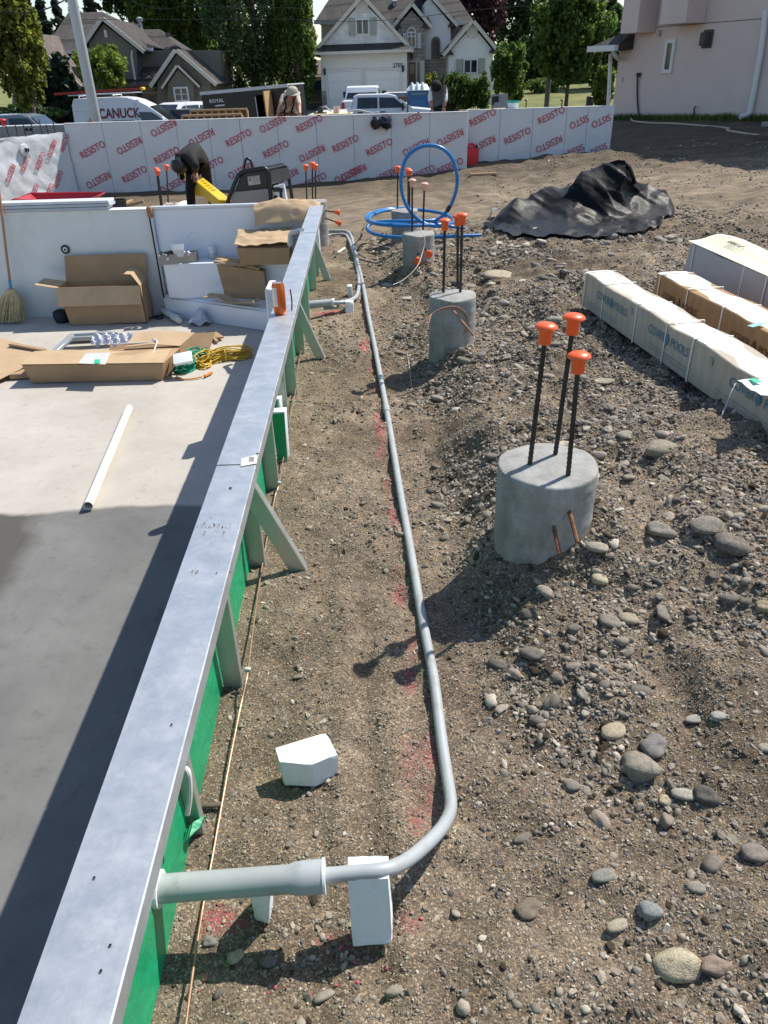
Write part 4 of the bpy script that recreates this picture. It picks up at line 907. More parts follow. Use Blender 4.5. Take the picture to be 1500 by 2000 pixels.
# ================================================================== BLUE HOSE COIL
BLUE = mat('blue_hose', (.02, .17, .44), .32, var=.06, vs=9, bm=.02)
def ring(cx, cy, rx, ry, z, a0, a1, n=22, wob=.0):
    return [Vector((cx+rx*math.cos(a0+(a1-a0)*i/n), cy+ry*math.sin(a0+(a1-a0)*i/n), z+wob*math.sin(3*(a0+(a1-a0)*i/n)))) for i in range(n+1)]
P0 = []
P0 += [PG(950, 459, .15), PG(900, 461, .16), PG(830, 463, .16)]
P0 += [PG(770, 463, .17), PG(735, 458, .18), PG(718, 449, .2), PG(720, 440, .23), PG(735, 434, .25), PG(775, 432, .26), PG(840, 431, .25), PG(868, 424, .25), PG(860, 416, .25), PG(830, 411, .25), PG(790, 407, .26), PG(752, 409, .27), PG(722, 418, .28), PG(716, 428, .29), PG(728, 435, .30), PG(770, 438, .30), PG(830, 440, .29)]
P0 += [PG(880, 437, .27), PG(884, 428, .27), PG(868, 418, .27), PG(835, 412, .28), PG(795, 409, .28), PG(755, 411, .29), PG(726, 421, .30), PG(722, 431, .31), PG(740, 438, .31), PG(790, 441, .31)]
P0 += [PG(840, 440, .30)]
Yh = 7.35
lp = [(866, 442), (838, 440), (815, 427), (796, 405), (785, 375), (784, 340), (793, 310), (812, 291), (836, 284), (862, 289), (882, 308), (892, 338), (892, 365), (885, 390), (876, 408), (862, 424), (845, 434)]
P1 = [PY(x, y, Yh+.04*i/len(lp)) for i, (x, y) in enumerate(lp)]
hs = thing('hose_coil', PG(805, 440, .1), 'bright blue hose coil with one loop standing upright around the piers', 'hose')
mb = MB(); mb.tube(smoothpath(P0, 5), .0165, 12); mk('hose_lower_coil', mb, BLUE, hs)
mb = MB(); mb.tube(smoothpath(P1, 5), .0165, 12); mk('hose_upright_loop', mb, BLUE, hs)
mb = MB(); a = PY(879, 402, Yh+.03); b2 = PY(873, 413, Yh+.03); mb.tube([a, b2], .02, 10); mk('black_coupler', mb, BLACKP, hs)
mb = MB(); mb.tube(smoothpath([PG(845, 434, .28), PG(880, 442, .26), PG(905, 445, .22)]), .0165, 10); mk('hose_tail', mb, BLUE, hs)
mb = MB(); a = PG(716, 431, .2); mb.tube(smoothpath([PG(730, 415, .16), PG(712, 440, .14), PG(703, 468, .12)]), .008, 8); tag(mk('root', mb, DARKWOOD), 'dark root sticking out of the earth by the hose coil', 'root')

# ================================================================== BLACK GEOTEXTILE HEAP
def mat_geo():
    m, t, b = _nm('black_geotextile'); v = coords(t, 'Object')
    r = ramp(t, [(.52, (.0018, .002, .0028)), (.66, (.005, .005, .0055)), (.90, (.022, .0215, .020))]); t.links.new(noise(t, 3.2, 7, .72, v), r.inputs[0]); t.links.new(r.outputs[0], b.inputs['Base Color'])
    b.inputs['Roughness'].default_value = .48; b.inputs['Specular IOR Level'].default_value = .16; b.inputs['Sheen Weight'].default_value = .05; bump(t, b, noise(t, 9, 4, .6, v), .22, .03); return m
GEO = mat_geo()
GV = {'L': (945, 449), 'q': (983, 472), 'p1': (1050, 477), 'p2': (1125, 474), 'o': (1222, 473), 'n': (1270, 465), 'm': (1300, 445), 'l2': (1318, 420)}
GP_ = {k: onground(*c) for k, c in GV.items()}
for k, c in {'y': (1037, 427, 7.60), 'y2': (1000, 436, 7.56), 's': (1113, 430, 7.50), 't': (1200, 442, 7.42), 't2': (1160, 440, 7.44), 'a': (996, 388, 7.85), 'b': (1020, 384, 7.98), 'c': (1074, 358, 8.15), 'd': (1114, 356, 8.12), 'r': (1104, 388, 7.82), 'r2': (1060, 402, 7.86), 'e': (1136, 326, 7.95), 'f': (1186, 306, 8.0), 'g': (1226, 304, 7.92), 'v': (1168, 408, 7.62), 'v2': (1130, 385, 7.74), 'w': (1214, 372, 7.66), 'w2': (1190, 375, 7.70), 'h': (1240, 340, 7.86), 'i': (1241, 379, 7.95), 'x': (1252, 418, 7.55), 'x2': (1232, 412, 7.62), 'j': (1266, 352, 8.12), 'k': (1300, 368, 8.02), 'k2': (1276, 400, 7.86), 'l': (1320, 402, 7.9), 'u': (1210, 430, 7.5)}.items(): GP_[k] = PY(*c)
for k, (px, Y) in {'B0': (940, 8.0), 'B1': (1000, 8.35), 'B2': (1100, 8.55), 'B3': (1220, 8.55), 'B4': (1312, 8.35)}.items(): q = PY(px, 400, Y); GP_[k] = Vector((q.x, Y, T(q.x, Y)))
GF = ['L q y2', 'L y2 a', 'q p1 y y2', 'y2 y a', 'p1 s y', 'p1 p2 t2 s', 'p2 o t t2', 't2 t u v', 's t2 v', 'o n x u', 'o u t', 'y r2 b a', 'y s r r2', 'r2 r d c b', 's v v2 r', 'r v2 e d', 'v w2 e v2', 'w2 w g f e', 'v u x2 w2', 'u x x2', 'x2 w w2', 'x2 x i w', 'w i h', 'w h g', 'x n m k2', 'x k2 j i', 'k2 k j', 'k2 m l k', 'm l2 l', 'L a B0', 'a b B1 B0', 'b c B2 B1', 'c d e B2', 'e f B3 B2', 'f g h B3', 'h i j B3', 'j k B4 B3', 'k l l2 B4']
gc = onground(1130, 440); geo = thing('geotextile_heap', gc, 'crumpled heap of black geotextile cloth on the dirt yard', 'fabric heap')
b = bmesh.new(); gvs = {k: b.verts.new(p-gc) for k, p in GP_.items()}
for fc_ in GF: b.faces.new([gvs[k] for k in fc_.split()])
bmesh.ops.triangulate(b, faces=b.faces)
for it in range(3):
    bmesh.ops.subdivide_edges(b, edges=b.edges, cuts=1, use_grid_fill=True); bmesh.ops.smooth_vert(b, verts=b.verts, factor=(.20, .28, .22)[it], use_axis_x=True, use_axis_y=True, use_axis_z=True)
    if it == 0:
        rr = random.Random(8)
        for v in b.verts: v.co += Vector((rr.gauss(0, .012), rr.gauss(0, .012), rr.gauss(0, .012)))
bmesh.ops.subdivide_edges(b, edges=b.edges, cuts=1, use_grid_fill=True); b.normal_update()
co = np.array([v.co[:] for v in b.verts]); xa = co[:, 0]*5+co[:, 2]*7; ya = co[:, 1]*5+co[:, 2]*3
kk = (.5-np.abs(vnoise(xa*1.3, ya*.5, 81))*2)*.022 + (.5-np.abs(vnoise(xa*3.4+.6*ya, ya*1.6, 82))*2)*.005 - .008
gz_ = terr(co[:, 0]+gc.x, co[:, 1]+gc.y)-gc.z+.035
for n_, v in enumerate(b.verts):
    v.co += v.normal*float(kk[n_])
    if v.co.z < gz_[n_]: v.co.z = float(gz_[n_])
bmesh.ops.recalc_face_normals(b, faces=b.faces); me = bpy.data.meshes.new('folded_sheet'); b.to_mesh(me); b.free(); me.polygons.foreach_set('use_smooth', [True]*len(me.polygons)); me.set_sharp_from_angle(angle=R(75)); me.materials.append(GEO); link(bpy.data.objects.new('folded_sheet', me), geo)
def fold_tube(name, pts, r): mb = MB(); mb.tube(smoothpath(pts, 5), r, 8); mk(name, mb, GEO, geo)
g_ = GP_
fold_tube('rolled_corner', [g_['g'].lerp(g_['f'], .2)+Vector((0, 0, -.045)), g_['g'].lerp(g_['h'], .3)+Vector((-.01, -.03, -.05)), g_['h']+Vector((-.02, -.04, -.04)), g_['h'].lerp(g_['i'], .4)+Vector((-.02, -.04, .0))], .02)
mb = MB(); q = onground(960, 430); mb.sheet([[q+Vector((-.02, .0, .0)), q+Vector((.0, .0, .1)), q+Vector((.09, .0, .13))], [q+Vector((-.02, .12, .0)), q+Vector((.02, .12, .12)), q+Vector((.12, .14, .10))]], .004); tag(mk('plastic_bag', mb, mat('grey_plastic_bag', (.25, .25, .25), .3, var=.4, vs=20)), 'small grey plastic bag at the left end of the black heap', 'bag')

# ================================================================== THINGS ON THE POOL FLOOR
FZ = lambda x, y: PG(x, y, FL+.006)
mb = MB(); a = PG(172, 988, FL+.032); b2 = PG(252, 797, FL+.032); mb.tube([a, b2], .026, 24, cap=False); mb.tube([a, b2], .022, 24, cap=False)
n0 = 24
mb.f += [(k, (k+1) % n0, 2*n0+(k+1) % n0, 2*n0+k) for k in range(n0)] + [(n0+k, n0+(k+1) % n0, 3*n0+(k+1) % n0, 3*n0+k) for k in range(n0)]
tag(mk('white_pipe', mb, mat('white_pvc', (.76, .73, .64), .35, var=.04)), 'cream white plastic pipe lying on the bare pool floor', 'pipe')

# long opened carton
fc = thing('opened_carton', FZ(190, 740), 'long flat cardboard carton lying open on the pool floor', 'carton')
A = FZ(62, 748); B = FZ(318, 743); U_ = (B-A).normalized(); N_ = Vector((-U_.y, U_.x, 0)); Lc = (B-A).length; hz = .15
mb = MB(); wv = .34
mb.hexa([A, B, B+N_*wv+U_*.06, A+N_*wv, A+Vector((-.035, -.01, hz)), B+Vector((.03, -.01, hz-.01)), B+N_*wv+U_*.10+Vector((0, 0, hz+.02)), A+N_*wv+Vector((-.0, 0, hz-.03))]); mk('carton_body', mb, CARD, fc, bev=.006, seg=2)
mb = MB(); a = A+Vector((-.04, -.015, hz+.006)); b2 = B+Vector((.035, -.015, hz-.004)); rows = [[a.lerp(b2, t)+N_*(wv*q)+Vector((0, 0, .012*math.sin(t*7)*q+.02*q)) for t in np.linspace(0, 1, 16)] for q in np.linspace(0, .78, 6)]
mb.sheet(rows[::-1], .004); mk('top_flap', mb, CARD2, fc)
mb = MB(); a = B+N_*wv*.9+Vector((-.36, 0, hz+.03)); mb.sheet([[a, a+U_*.22+Vector((0, 0, .02)), a+U_*.45], [a+N_*.22+Vector((.03, 0, .05)), a+N_*.22+U_*.25+Vector((0, 0, .06)), a+N_*.25+U_*.52+Vector((0, 0, .03))]], .005); mk('raised_flap', mb, CARD2, fc)
mb = MB(); a = A+N_*.55+Vector((.42, 0, .02)); mb.sheet([[a, a+U_*.4, a+U_*.86], [a+N_*.16+Vector((0, 0, .10)), a+N_*.16+U_*.4+Vector((0, 0, .12)), a+N_*.18+U_*.9+Vector((0, 0, .13))]], .005); mk('back_flap', mb, CARD, fc)
mb = MB(); a = B+Vector((.035, -.0, .03)); mb.sheet([[a, a+N_*.12, a+N_*.3], [a+Vector((.08, .02, .09)), a+N_*.12+Vector((.10, .02, .10)), a+N_*.3+Vector((.06, 0, .12))]], .006); mk('crushed_end', mb, CARD, fc)
mb = MB(); a = FZ(158, 712)+Vector((0, 0, hz+.03)); q = [PG(*c, FL+hz+.034) for c in [(153, 710), (206, 712), (216, 689), (168, 690)]]; mb.prism(q, (0, 0, .002)); lbl = mk('document_pouch', mb, mat('pouch_clear', (.60, .60, .58), .2, var=.1, vs=20), fc)
mb = MB(); q = [PG(*c, FL+hz+.039) for c in [(184, 710), (195, 710), (196, 702), (185, 702)]]; mb.prism(q, (0, 0, .001)); mk('green_sticker', mb, MATS['green_sticker'], lbl, smooth=False)
mb = MB(); q = PG(293, 668, FL+hz+.06); mb.tube(smoothpath([q+Vector((-.3, 0, -.01)), q, q+Vector((.03, .02, .02)), q+Vector((0, .01, .0)), q+Vector((.06, -.01, .01)), q+Vector((.05, -.15, -.05))]), .006, 6); mk('white_tie', mb, STRAP, fc)
# frames and bagged parts inside the carton
fr = thing('metal_rails', FZ(130, 670), 'grey metal frame pieces half out of the long carton', 'frame')
FRM = mat('anodised_grey', (.40, .43, .44), .4, .4)
mb = MB()
for k in range(3):
    a = PG(100+3*k, 690, FL+.05+.04*k); b2 = PG(138+3*k, 655, FL+.07+.04*k); mb.bar(a, b2, .03, .026); mb.bar(b2, PG(230, 650, FL+.07+.04*k), .034, .03)
mk('frame_bar', mb, FRM, fr, bev=.003)
mb = MB()
for k in range(3): mb.bar(PG(136, 660, FL+.04+.045*k), PG(226, 656, FL+.04+.045*k), .10, .035)
mk('frame_profile', mb, FRM, fr, bev=.004)
FILM = mat('bubble_film', (.55, .56, .62), .12, var=.25, vs=45, bs=60, bm=.9, bd=.01, spec=.8)
q = PG(223, 668, FL+.17); mb = MB(); rows = [[q+Vector((-.17+.34*t, -.06+.16*s, .05*math.sin(math.pi*s)+.014*math.sin(t*31+s*9)+.012*math.sin(s*23-t*14))) for t in np.linspace(0, 1, 26)] for s in np.linspace(0, 1, 14)]
mb.sheet(rows[::-1], .003); tag(mk('bagged_parts', mb, FILM), 'clear bag of parts lying on the long carton', 'bag')
# sheet of cardboard at the left edge
mb = MB(); P4 = [PG(-90, 640, FL+.12), PG(25, 667, FL+.13), PG(92, 690, FL+.10), PG(-90, 770, FL+.02), PG(0, 742, FL+.03), PG(40, 722, FL+.05)]
mb.sheet([P4[0:3], [PG(-90, 700, FL+.06), PG(15, 700, FL+.09), PG(66, 703, FL+.08)], P4[3:6]], .006); tag(mk('cardboard_sheet', mb, CARD2), 'sheet of cardboard at the left edge of the pool floor', 'cardboard')
mb = MB(); mb.bar(PG(20, 672, FL+.14), PG(88, 684, FL+.12), .05, .02); tag(mk('cardboard_strip', mb, CARD, bev=.006), 'folded cardboard strip on the sheet at the left edge', 'cardboard')
mb = MB(); q = FZ(30, 735); mb.box(q+Vector((.08, 0, .02)), (.2, .12, .04), .1); tag(mk('cardboard_scrap', mb, CARD, bev=.004), 'small cardboard scrap tucked under the left end of the long carton', 'cardboard')
mb = MB(); q = [PG(*c, FL+.01) for c in [(372, 690), (412, 688), (416, 650), (376, 652)]]; mb.prism(q, (0, 0, .012)); tag(mk('wood_offcut', mb, mat('pale_ply', (.55, .45, .30), .8, var=.15, vs=14, stretch=(1, 9, 1))), 'flat pale plywood off-cut beside the long carton', 'plywood')
mb = MB(); mb.bar(PG(412, 648, FL+.02), PG(430, 660, FL+.03), .07, .02); mb.bar(PG(414, 655, FL+.03), PG(424, 668, FL+.02), .03, .02); tag(mk('cardboard_scrap', mb, CARD, bev=.004), 'torn cardboard scrap between the plywood and the steps', 'cardboard')

# extension cords
def bundle(name, cen, ax, L, wd, n, r, material, label, seed, fan=0.0):
    rr = random.Random(seed); mb = MB(); ax = Vector(ax).normalized(); sd = Vector((-ax.y, ax.x, 0))
    for k in range(n):
        l = L*rr.uniform(.75, 1.1); w = wd*rr.uniform(.35, 1.0); tw = rr.uniform(-.25, .25); z = FL+.012+rr.random()**1.2*.085; pts = []
        for i in range(13):
            a = 2*math.pi*i/12; u = math.cos(a)*l/2*(1+.06*math.sin(5*a+k)); v_ = math.sin(a)*w/2*(.35+.65*abs(math.cos(a))**.6+fan*(math.cos(a) > 0)*rr.uniform(.2, .9)) + tw*u
            p = Vector((cen.x, cen.y, 0))+ax*u+sd*v_; pts.append(Vector((p.x, p.y, max(FL+.008, z+.02*math.sin(2*a+k)-.03*abs(math.cos(a))))))
        mb.tube(smoothpath(pts[:12]+[pts[0]], 3), r, 6)
    mb.tube(smoothpath([Vector((cen.x, cen.y, FL+.1))+sd*wd*.35*math.cos(a)+Vector((0, 0, .055*math.sin(a)-.05)) for a in np.linspace(0, 9.4, 16)], 3), r*1.1, 6)
    return tag(mk(name, mb, material), label, 'cord', 'extension cords on the pool floor')
ce = FZ(440, 702); bundle('extension_cord', ce, (.95, .30, 0), .44, .16, 20, .0055, mat('yellow_cord', (.55, .36, .035), .45, var=.15), 'hank of yellow extension cord lying by the coping shadow', 3)
ce = FZ(408, 706); bundle('extension_cord', ce, (.3, .95, 0), .34, .2, 12, .0055, MATS['yellow_cord'], 'loose tangle of yellow cord next to the green cord', 4)
ce = FZ(376, 712); bundle('extension_cord', ce, (.25, .95, 0), .44, .22, 22, .0055, mat('green_cord', (.01, .26, .17), .45, var=.15), 'hank of dark green extension cord at the end of the long carton', 5)
mb = MB(); mb.tube(smoothpath([FZ(345, 735)+Vector((0, 0, .008)), FZ(352, 742)+Vector((0, 0, .008)), FZ(375, 742)+Vector((0, 0, .008)), FZ(395, 738)+Vector((0, 0, .01))]), .0055, 6); mb.tube([FZ(400, 738)+Vector((0, 0, .014)), FZ(414, 731)+Vector((0, 0, .014))], .012, 8)
tag(mk('cord_plug', mb, mat('orange_plug', (.60, .20, .03), .45)), 'orange plug end of the yellow cord', 'plug')
q = PG(357, 700, FL+.15); mb = MB(); mb.box(q, (.15, .12, .025), R(12), Matrix.Rotation(R(12), 3, 'Z') @ Matrix.Rotation(R(24), 3, 'X') @ Matrix.Rotation(R(-8), 3, 'Y')); tag(mk('plastic_tray', mb, WHITEP, bev=.012, seg=2), 'square white plastic lid resting on the green cord', 'lid')

# open carton by the end wall
oc = thing('open_carton', FZ(210, 632), 'open brown cardboard carton standing by the pool end wall', 'carton')
A = PY(137, 633, 7.12); B = PY(287, 630, 7.12); A.z = B.z = FL+.006; U_ = (B-A).normalized(); N_ = Vector((-U_.y, U_.x, 0)); Lc = (B-A).length; dp = .26; h = .36; th = .006
C4 = [A, B, B+N_*dp, A+N_*dp]; up = Vector((0, 0, h)); mb = MB(); top = [q+up+(q-(A+B+N_*dp*2)/2).normalized()*.0 for q in C4]; top[0] += Vector((-.045, 0, 0)); top[3] += Vector((-.045, 0, 0))
for i in range(4):
    a, b2 = C4[i], C4[(i+1) % 4]; c, d = top[(i+1) % 4], top[i]; nn = (b2-a).cross(Vector((0, 0, 1))).normalized()*th; mb.hexa([a, b2, b2-nn, a-nn, d, c, c-nn, d-nn])
mb.prism(C4, (0, 0, .006)); mk('carton_body', mb, CARD, oc)
def oflap(a, b2, v, mid=0): 
    mb = MB(); mb.sheet([[a.lerp(b2, t) for t in (0, .5, 1)], [a.lerp(b2, t)+v*.5+Vector((0, 0, mid)) for t in (0, .5, 1)], [a.lerp(b2, t)+v for t in (0, .5, 1)]], .005); return mb
mk('carton_flap', oflap(top[0]+Vector((0, -.004, 0)), top[1]+Vector((0, -.004, 0)), Vector((0, -.05, -.165))), CARD2, oc)
mk('carton_flap', oflap(top[3], top[2], Vector((.02, .05, .23))), CARD, oc)
mk('carton_flap', oflap(top[0], top[3], Vector((-.20, 0, .035))), CARD2, oc)
mk('carton_flap', oflap(top[1], top[2], Vector((-.13, .0, .11)), .05), CARD2, oc)
# broom
br = thing('broom', FZ(22, 634), 'corn broom with wooden handle leaning on the pool end wall', 'broom')
hd = PY(20, 560, YE-.12); tpn = PY(-2, 372, YE-.02); mb = MB(); mb.tube([hd+Vector((0, 0, -.03)), hd.lerp(tpn, .3), tpn], .012, 10); mk('handle', mb, mat('broom_handle', (.38, .20, .10), .6), br)
mb = MB(); mb.tube([hd+Vector((0, 0, -.02)), hd+(tpn-hd)*.08], .0135, 10); mk('blue_band', mb, mat('blue_band', (.06, .25, .45), .5), br)
fl = PY(22, 634, YE-.16); mb = MB(); rr = random.Random(5); ft = Vector((fl.x, YE-.2, FL+.012))
STR = mat('broom_straw', (.50, .41, .22), .9, var=.3, vs=30)
for k in range(170):
    t = rr.uniform(-1, 1); s_ = rr.uniform(-1, 1); a = hd+Vector((t*.028, s_*.012, -.02)); m1 = a.lerp(ft, .35)+Vector((t*.095, s_*.03, 0)); e = ft+Vector((t*.155+rr.gauss(0, .008), s_*.05, rr.uniform(0, .03)))
    mb.tube([a, m1, e], [.005, .005, .0035], 4)
mk('bristles', mb, STR, br)
for zt in (.42, .47, .52):
    mb = MB(); c = hd.lerp(ft, zt); mb.tube([c+Vector((math.cos(a)*.115, math.sin(a)*.036, 0)) for a in np.linspace(0, 6.28, 24)[:-1]], .004, 6, closed=True); mk('stitching', mb, mat('twine', (.30, .22, .12), .9), br)
# litter at the foot of the carton and steps
mb = MB(); q = FZ(122, 628); mb.lathe([(.06, 0), (.075, .05), (.07, .10), (.03, .12)], q, 16); tag(mk('dark_bag', mb, mat('navy_cloth', (.015, .018, .035), .8, var=.4, vs=30)), 'dark bundle on the floor left of the open carton', 'bag')
mb = MB(); mb.tube([FZ(318, 612)+Vector((.0, 0, .03)), FZ(330, 620)+Vector((0, 0, .035)), FZ(350, 628)+Vector((0, 0, .03))], .028, 14); tag(mk('white_tube', mb, WHITEP), 'white caulking tube lying at the foot of the steps', 'tube')
mb = MB(); mb.tube([FZ(338, 626)+Vector((.0, 0, .03)), FZ(352, 633)+Vector((0, 0, .03))], .025, 14); tag(mk('white_tube', mb, mat('cream_tube', (.74, .71, .62), .4)), 'shorter cream tube beside the caulking tube', 'tube')
q = FZ(392, 632); mb = MB(); rows = [[q+Vector((-.10+.2*t, -.08+.16*s, .02+.11*math.sin(math.pi*t)*math.sin(math.pi*s)+.02*math.sin(9*t+5*s))) for t in np.linspace(0, 1, 12)] for s in np.linspace(0, 1, 12)]; mb.sheet(rows[::-1], .003); tag(mk('plastic_bag', mb, mat('milky_film', (.50, .52, .58), .25, var=.25, vs=22, bm=.6, bs=30, bd=.01)), 'crumpled milky plastic bag on the floor before the steps', 'bag')
mb = MB(); q = FZ(300, 622); mb.tube(smoothpath([q+Vector((math.cos(a)*.09, math.sin(a)*.05, .012+.008*math.sin(3*a))) for a in np.linspace(0, 11, 22)], 2), .009, 6); tag(mk('black_cable', mb, BLACKP), 'coil of black cable on the floor right of the open carton', 'cable')

# on the steps
def crumple(base, ux, uy, L, Wd, h, n, seed, th=.006):
    rr = random.Random(seed); ph = [rr.uniform(0, 6) for _ in range(6)]
    n = n*2
    def cr2(t, s): return .026*(.5-abs(float(vnoise(np.array([t*4.1+ph[0]+s]), np.array([s*3.3+ph[1]]), seed)[0]))*2) + .013*(.5-abs(float(vnoise(np.array([t*9+ph[2]-2*s]), np.array([s*8+ph[3]]), seed+1)[0]))*2)
    return [[base+ux*(L*t+.006*math.sin(s*11+ph[4]))+uy*(Wd*s+.006*math.sin(t*13+ph[5]))+Vector((0, 0, h(t, s)+cr2(t, s))) for t in np.linspace(0, 1, n)] for s in np.linspace(0, 1, n)]
UX, UY = Vector((1, 0, 0)), Vector((0, 1, 0))
q = PY(468, 503, 7.04); q.z = .035; pk_ = thing('wrapped_carton', q+Vector((.25, .1, 0)), 'crushed cardboard package on the upper step under the coping', 'carton')
mb = MB(); x1 = q.x+.46; yb = q.y
mb.hexa([(q.x, yb, .034), (x1, yb-.02, .034), (x1, yb+.26, .034), (q.x+.03, yb+.26, .034), (q.x-.02, yb-.03, .20), (x1+.01, yb-.05, .19), (x1, yb+.26, .25), (q.x+.02, yb+.26, .25)]); mk('carton_body', mb, CARD, pk_, bev=.025, seg=2)
mb = MB(); mb.sheet(crumple(Vector((q.x-.03, yb-.05, .215)), UX, UY, .52, .34, lambda t, s: .07*s+.01*t, 12, 4)[::-1], .006); mk('crumpled_lid', mb, CARD2, pk_)
mb = MB(); a = PY(500, 440, 7.40); mb.sheet(crumple(Vector((a.x, 7.30, .32)), UX, UY, .62, .30, lambda t, s: .14*math.sin(math.pi*min(1, s*1.1))+.10*t*(1-t)*2+.06*s, 14, 8)[::-1], .006); tag(mk('crumpled_cardboard', mb, CARD2), 'crumpled cardboard draped over the far pool corner', 'cardboard')
q = PG(433, 578, -.29); k2 = thing('torn_carton', q+Vector((.2, .1, 0)), 'torn brown carton standing on the lower step', 'carton'); x1 = q.x+.46
mb = MB(); mb.hexa([(q.x, q.y-.02, -.298), (x1, q.y-.16, -.298), (x1, q.y+.12, -.298), (q.x, q.y+.2, -.298), (q.x-.01, q.y-.03, .02), (x1, q.y-.17, -.03), (x1, q.y+.12, -.03), (q.x, q.y+.2, .02)]); mk('carton_body', mb, CARD, k2, bev=.012, seg=2)
mb = MB(); mb.sheet(crumple(Vector((q.x-.02, q.y-.04, .03)), Vector((.96, -.28, 0)), UY, .46, .12, lambda t, s: -.05*t+.03*s, 10, 11)[::-1], .005); mk('torn_flap', mb, CARD2, k2)
q = PG(396, 590, -.285); mb = MB(); mb.sheet(crumple(q, Vector((.90, -.44, 0)), Vector((.44, .90, 0)), .58, .13, lambda t, s: .03+.015*math.sin(7*t), 14, 21)[::-1], .006); tag(mk('cardboard_sheet', mb, CARD2), 'flattened cardboard lying along the lower step', 'cardboard')
mb = MB(); q = PG(510, 600, -.294); mb.box(q, (.10, .06, .004), .2); tag(mk('paper_scrap', mb, WHITEP), 'small white paper on the lower step by the coping', 'paper')
# parts tray and jar on the upper step
tr = PG(350, 514, .034); t_ = thing('parts_tray', tr, 'grey cardboard tray of white fittings on the upper step', 'tray'); mb = MB()
a = PG(312, 519, .033); b2 = PG(384, 511, .033); dv = Vector((.0, .11, 0)); z1 = Vector((0, 0, .085)); C4 = [a, b2, b2+dv, a+dv]
for i in range(4):
    p0, p1 = C4[i], C4[(i+1) % 4]; nn = (p1-p0).cross(Vector((0, 0, 1))).normalized()*.005; o_ = nn*2.2; mb.hexa([p0, p1, p1-nn, p0-nn, p0+z1+o_*0, p1+z1+o_*0, p1+z1-nn, p0+z1-nn])
mk('tray_body', mb, mat_card('grey_card', (.42, .38, .32)), t_)
mb = MB(); rr = random.Random(9)
for k in range(14):
    p0 = a.lerp(b2, rr.uniform(.06, .9))+Vector((0, rr.uniform(.015, .09), .05+rr.uniform(0, .05))); dd = Vector((rr.uniform(-1, 1), rr.uniform(-1, 1), rr.uniform(-.2, .6))).normalized(); mb.tube([p0-dd*.02, p0+dd*.02], .012, 8)
mk('fittings', mb, WHITEP, t_)
mb = MB(); rr = random.Random(19)
for k in range(9):
    p0 = a.lerp(b2, rr.uniform(.03, .4))+Vector((0, rr.uniform(.015, .09), .07+rr.uniform(0, .04))); dd = Vector((rr.uniform(-1, 1), rr.uniform(-1, 1), rr.uniform(-.2, .6))).normalized(); mb.tube([p0-dd*.025, p0+dd*.025], .010, 8)
mk('black_fittings', mb, BLACKP, t_)
p0 = a.lerp(b2, .5)+Vector((0, .02, .06)); mb = MB(); mb.sheet([[p0+Vector((-.05, -.02, .12)), p0+Vector((.01, .0, .11)), p0+Vector((.08, .0, .115))], [p0+Vector((-.03, -.03, .06)), p0+Vector((.01, -.04, .07)), p0+Vector((.07, -.02, .06))], [p0+Vector((-.02, 0, .0)), p0+Vector((.01, -.02, 0)), p0+Vector((.06, 0, .0))]], .003); mk('bag_of_screws', mb, MATS['crumpled_film'], t_)
jr = PG(416, 504, .033); mb = MB(); mb.lathe([(.03, 0), (.034, .006), (.034, .085), (.03, .095), (.03, .11), (.0, .111)], jr, 20); j_ = thing('jar', jr, 'small clear jar with white contents on the upper step', 'jar'); mk('jar_glass', mb, mat('jar_plastic', (.55, .58, .62), .15, var=.2, vs=40, spec=.7), j_)
mb = MB(); mb.lathe([(.032, .05), (.036, .052), (.036, .10), (.031, .112)], jr, 20); mk('jar_label', mb, WHITEP, j_)
mb = MB(); c = PY(380, 465, 7.33); mb.tube([c+Vector((math.cos(a)*.055, 0, math.sin(a)*.055)) for a in np.linspace(-.6, 3.8, 24)], .0022, 6); tag(mk('wire_hoop', mb, FRM), 'thin wire hoop leaning against the step back wall', 'wire')
# white skimmer face and pipe poking up behind the can
mb = MB(); q = PY(532, 590, 4.62); mb.box((q.x-.005, 4.66, .28), (.05, .22, .30)); tag(mk('skimmer_face', mb, WHITEP, bev=.008), 'white plastic skimmer face fixed inside the pool wall', 'skimmer')
mb = MB(); mb.tube(smoothpath([PY(566, 480, 6.25), PY(568, 458, 6.25), PY(578, 453, 6.2), PY(590, 450, 6.1)]), .02, 10); tag(mk('hook_pipe', mb, FRM), 'bent grey pipe hooked over the coping by the crushed package', 'pipe')

# ================================================================== BETWEEN POOL AND FOUNDATION
# planks stacked on the end wall
GPL = mat('grey_planks', (.42, .45, .47), .5, var=.08)
for i, (x0, x1, y0, z0, lab) in enumerate([(-3.6, -2.52, 7.50, CT+.012, 'bottom grey plank of the stack on the pool end wall'), (-3.62, -2.49, 7.51, CT+.040, 'middle grey plank of the stack on the pool end wall'), (-3.58, -2.50, 7.52, CT+.068, 'topmost pale grey plank of the stack on the pool end wall')]):
    mb = MB(); yc = y0+.05; mb.prism([(x0, yc-.09, z0), (x0, yc-.085, z0+.025), (x0+.0, yc+.085, z0+.025), (x0, yc+.09, z0)], (x1-x0, .0, 0)); tag(mk('plank', mb, GPL if i < 2 else mat('pale_plank', (.60, .62, .63), .5), bev=.003), lab, 'plank', 'planks stacked on the pool end wall')
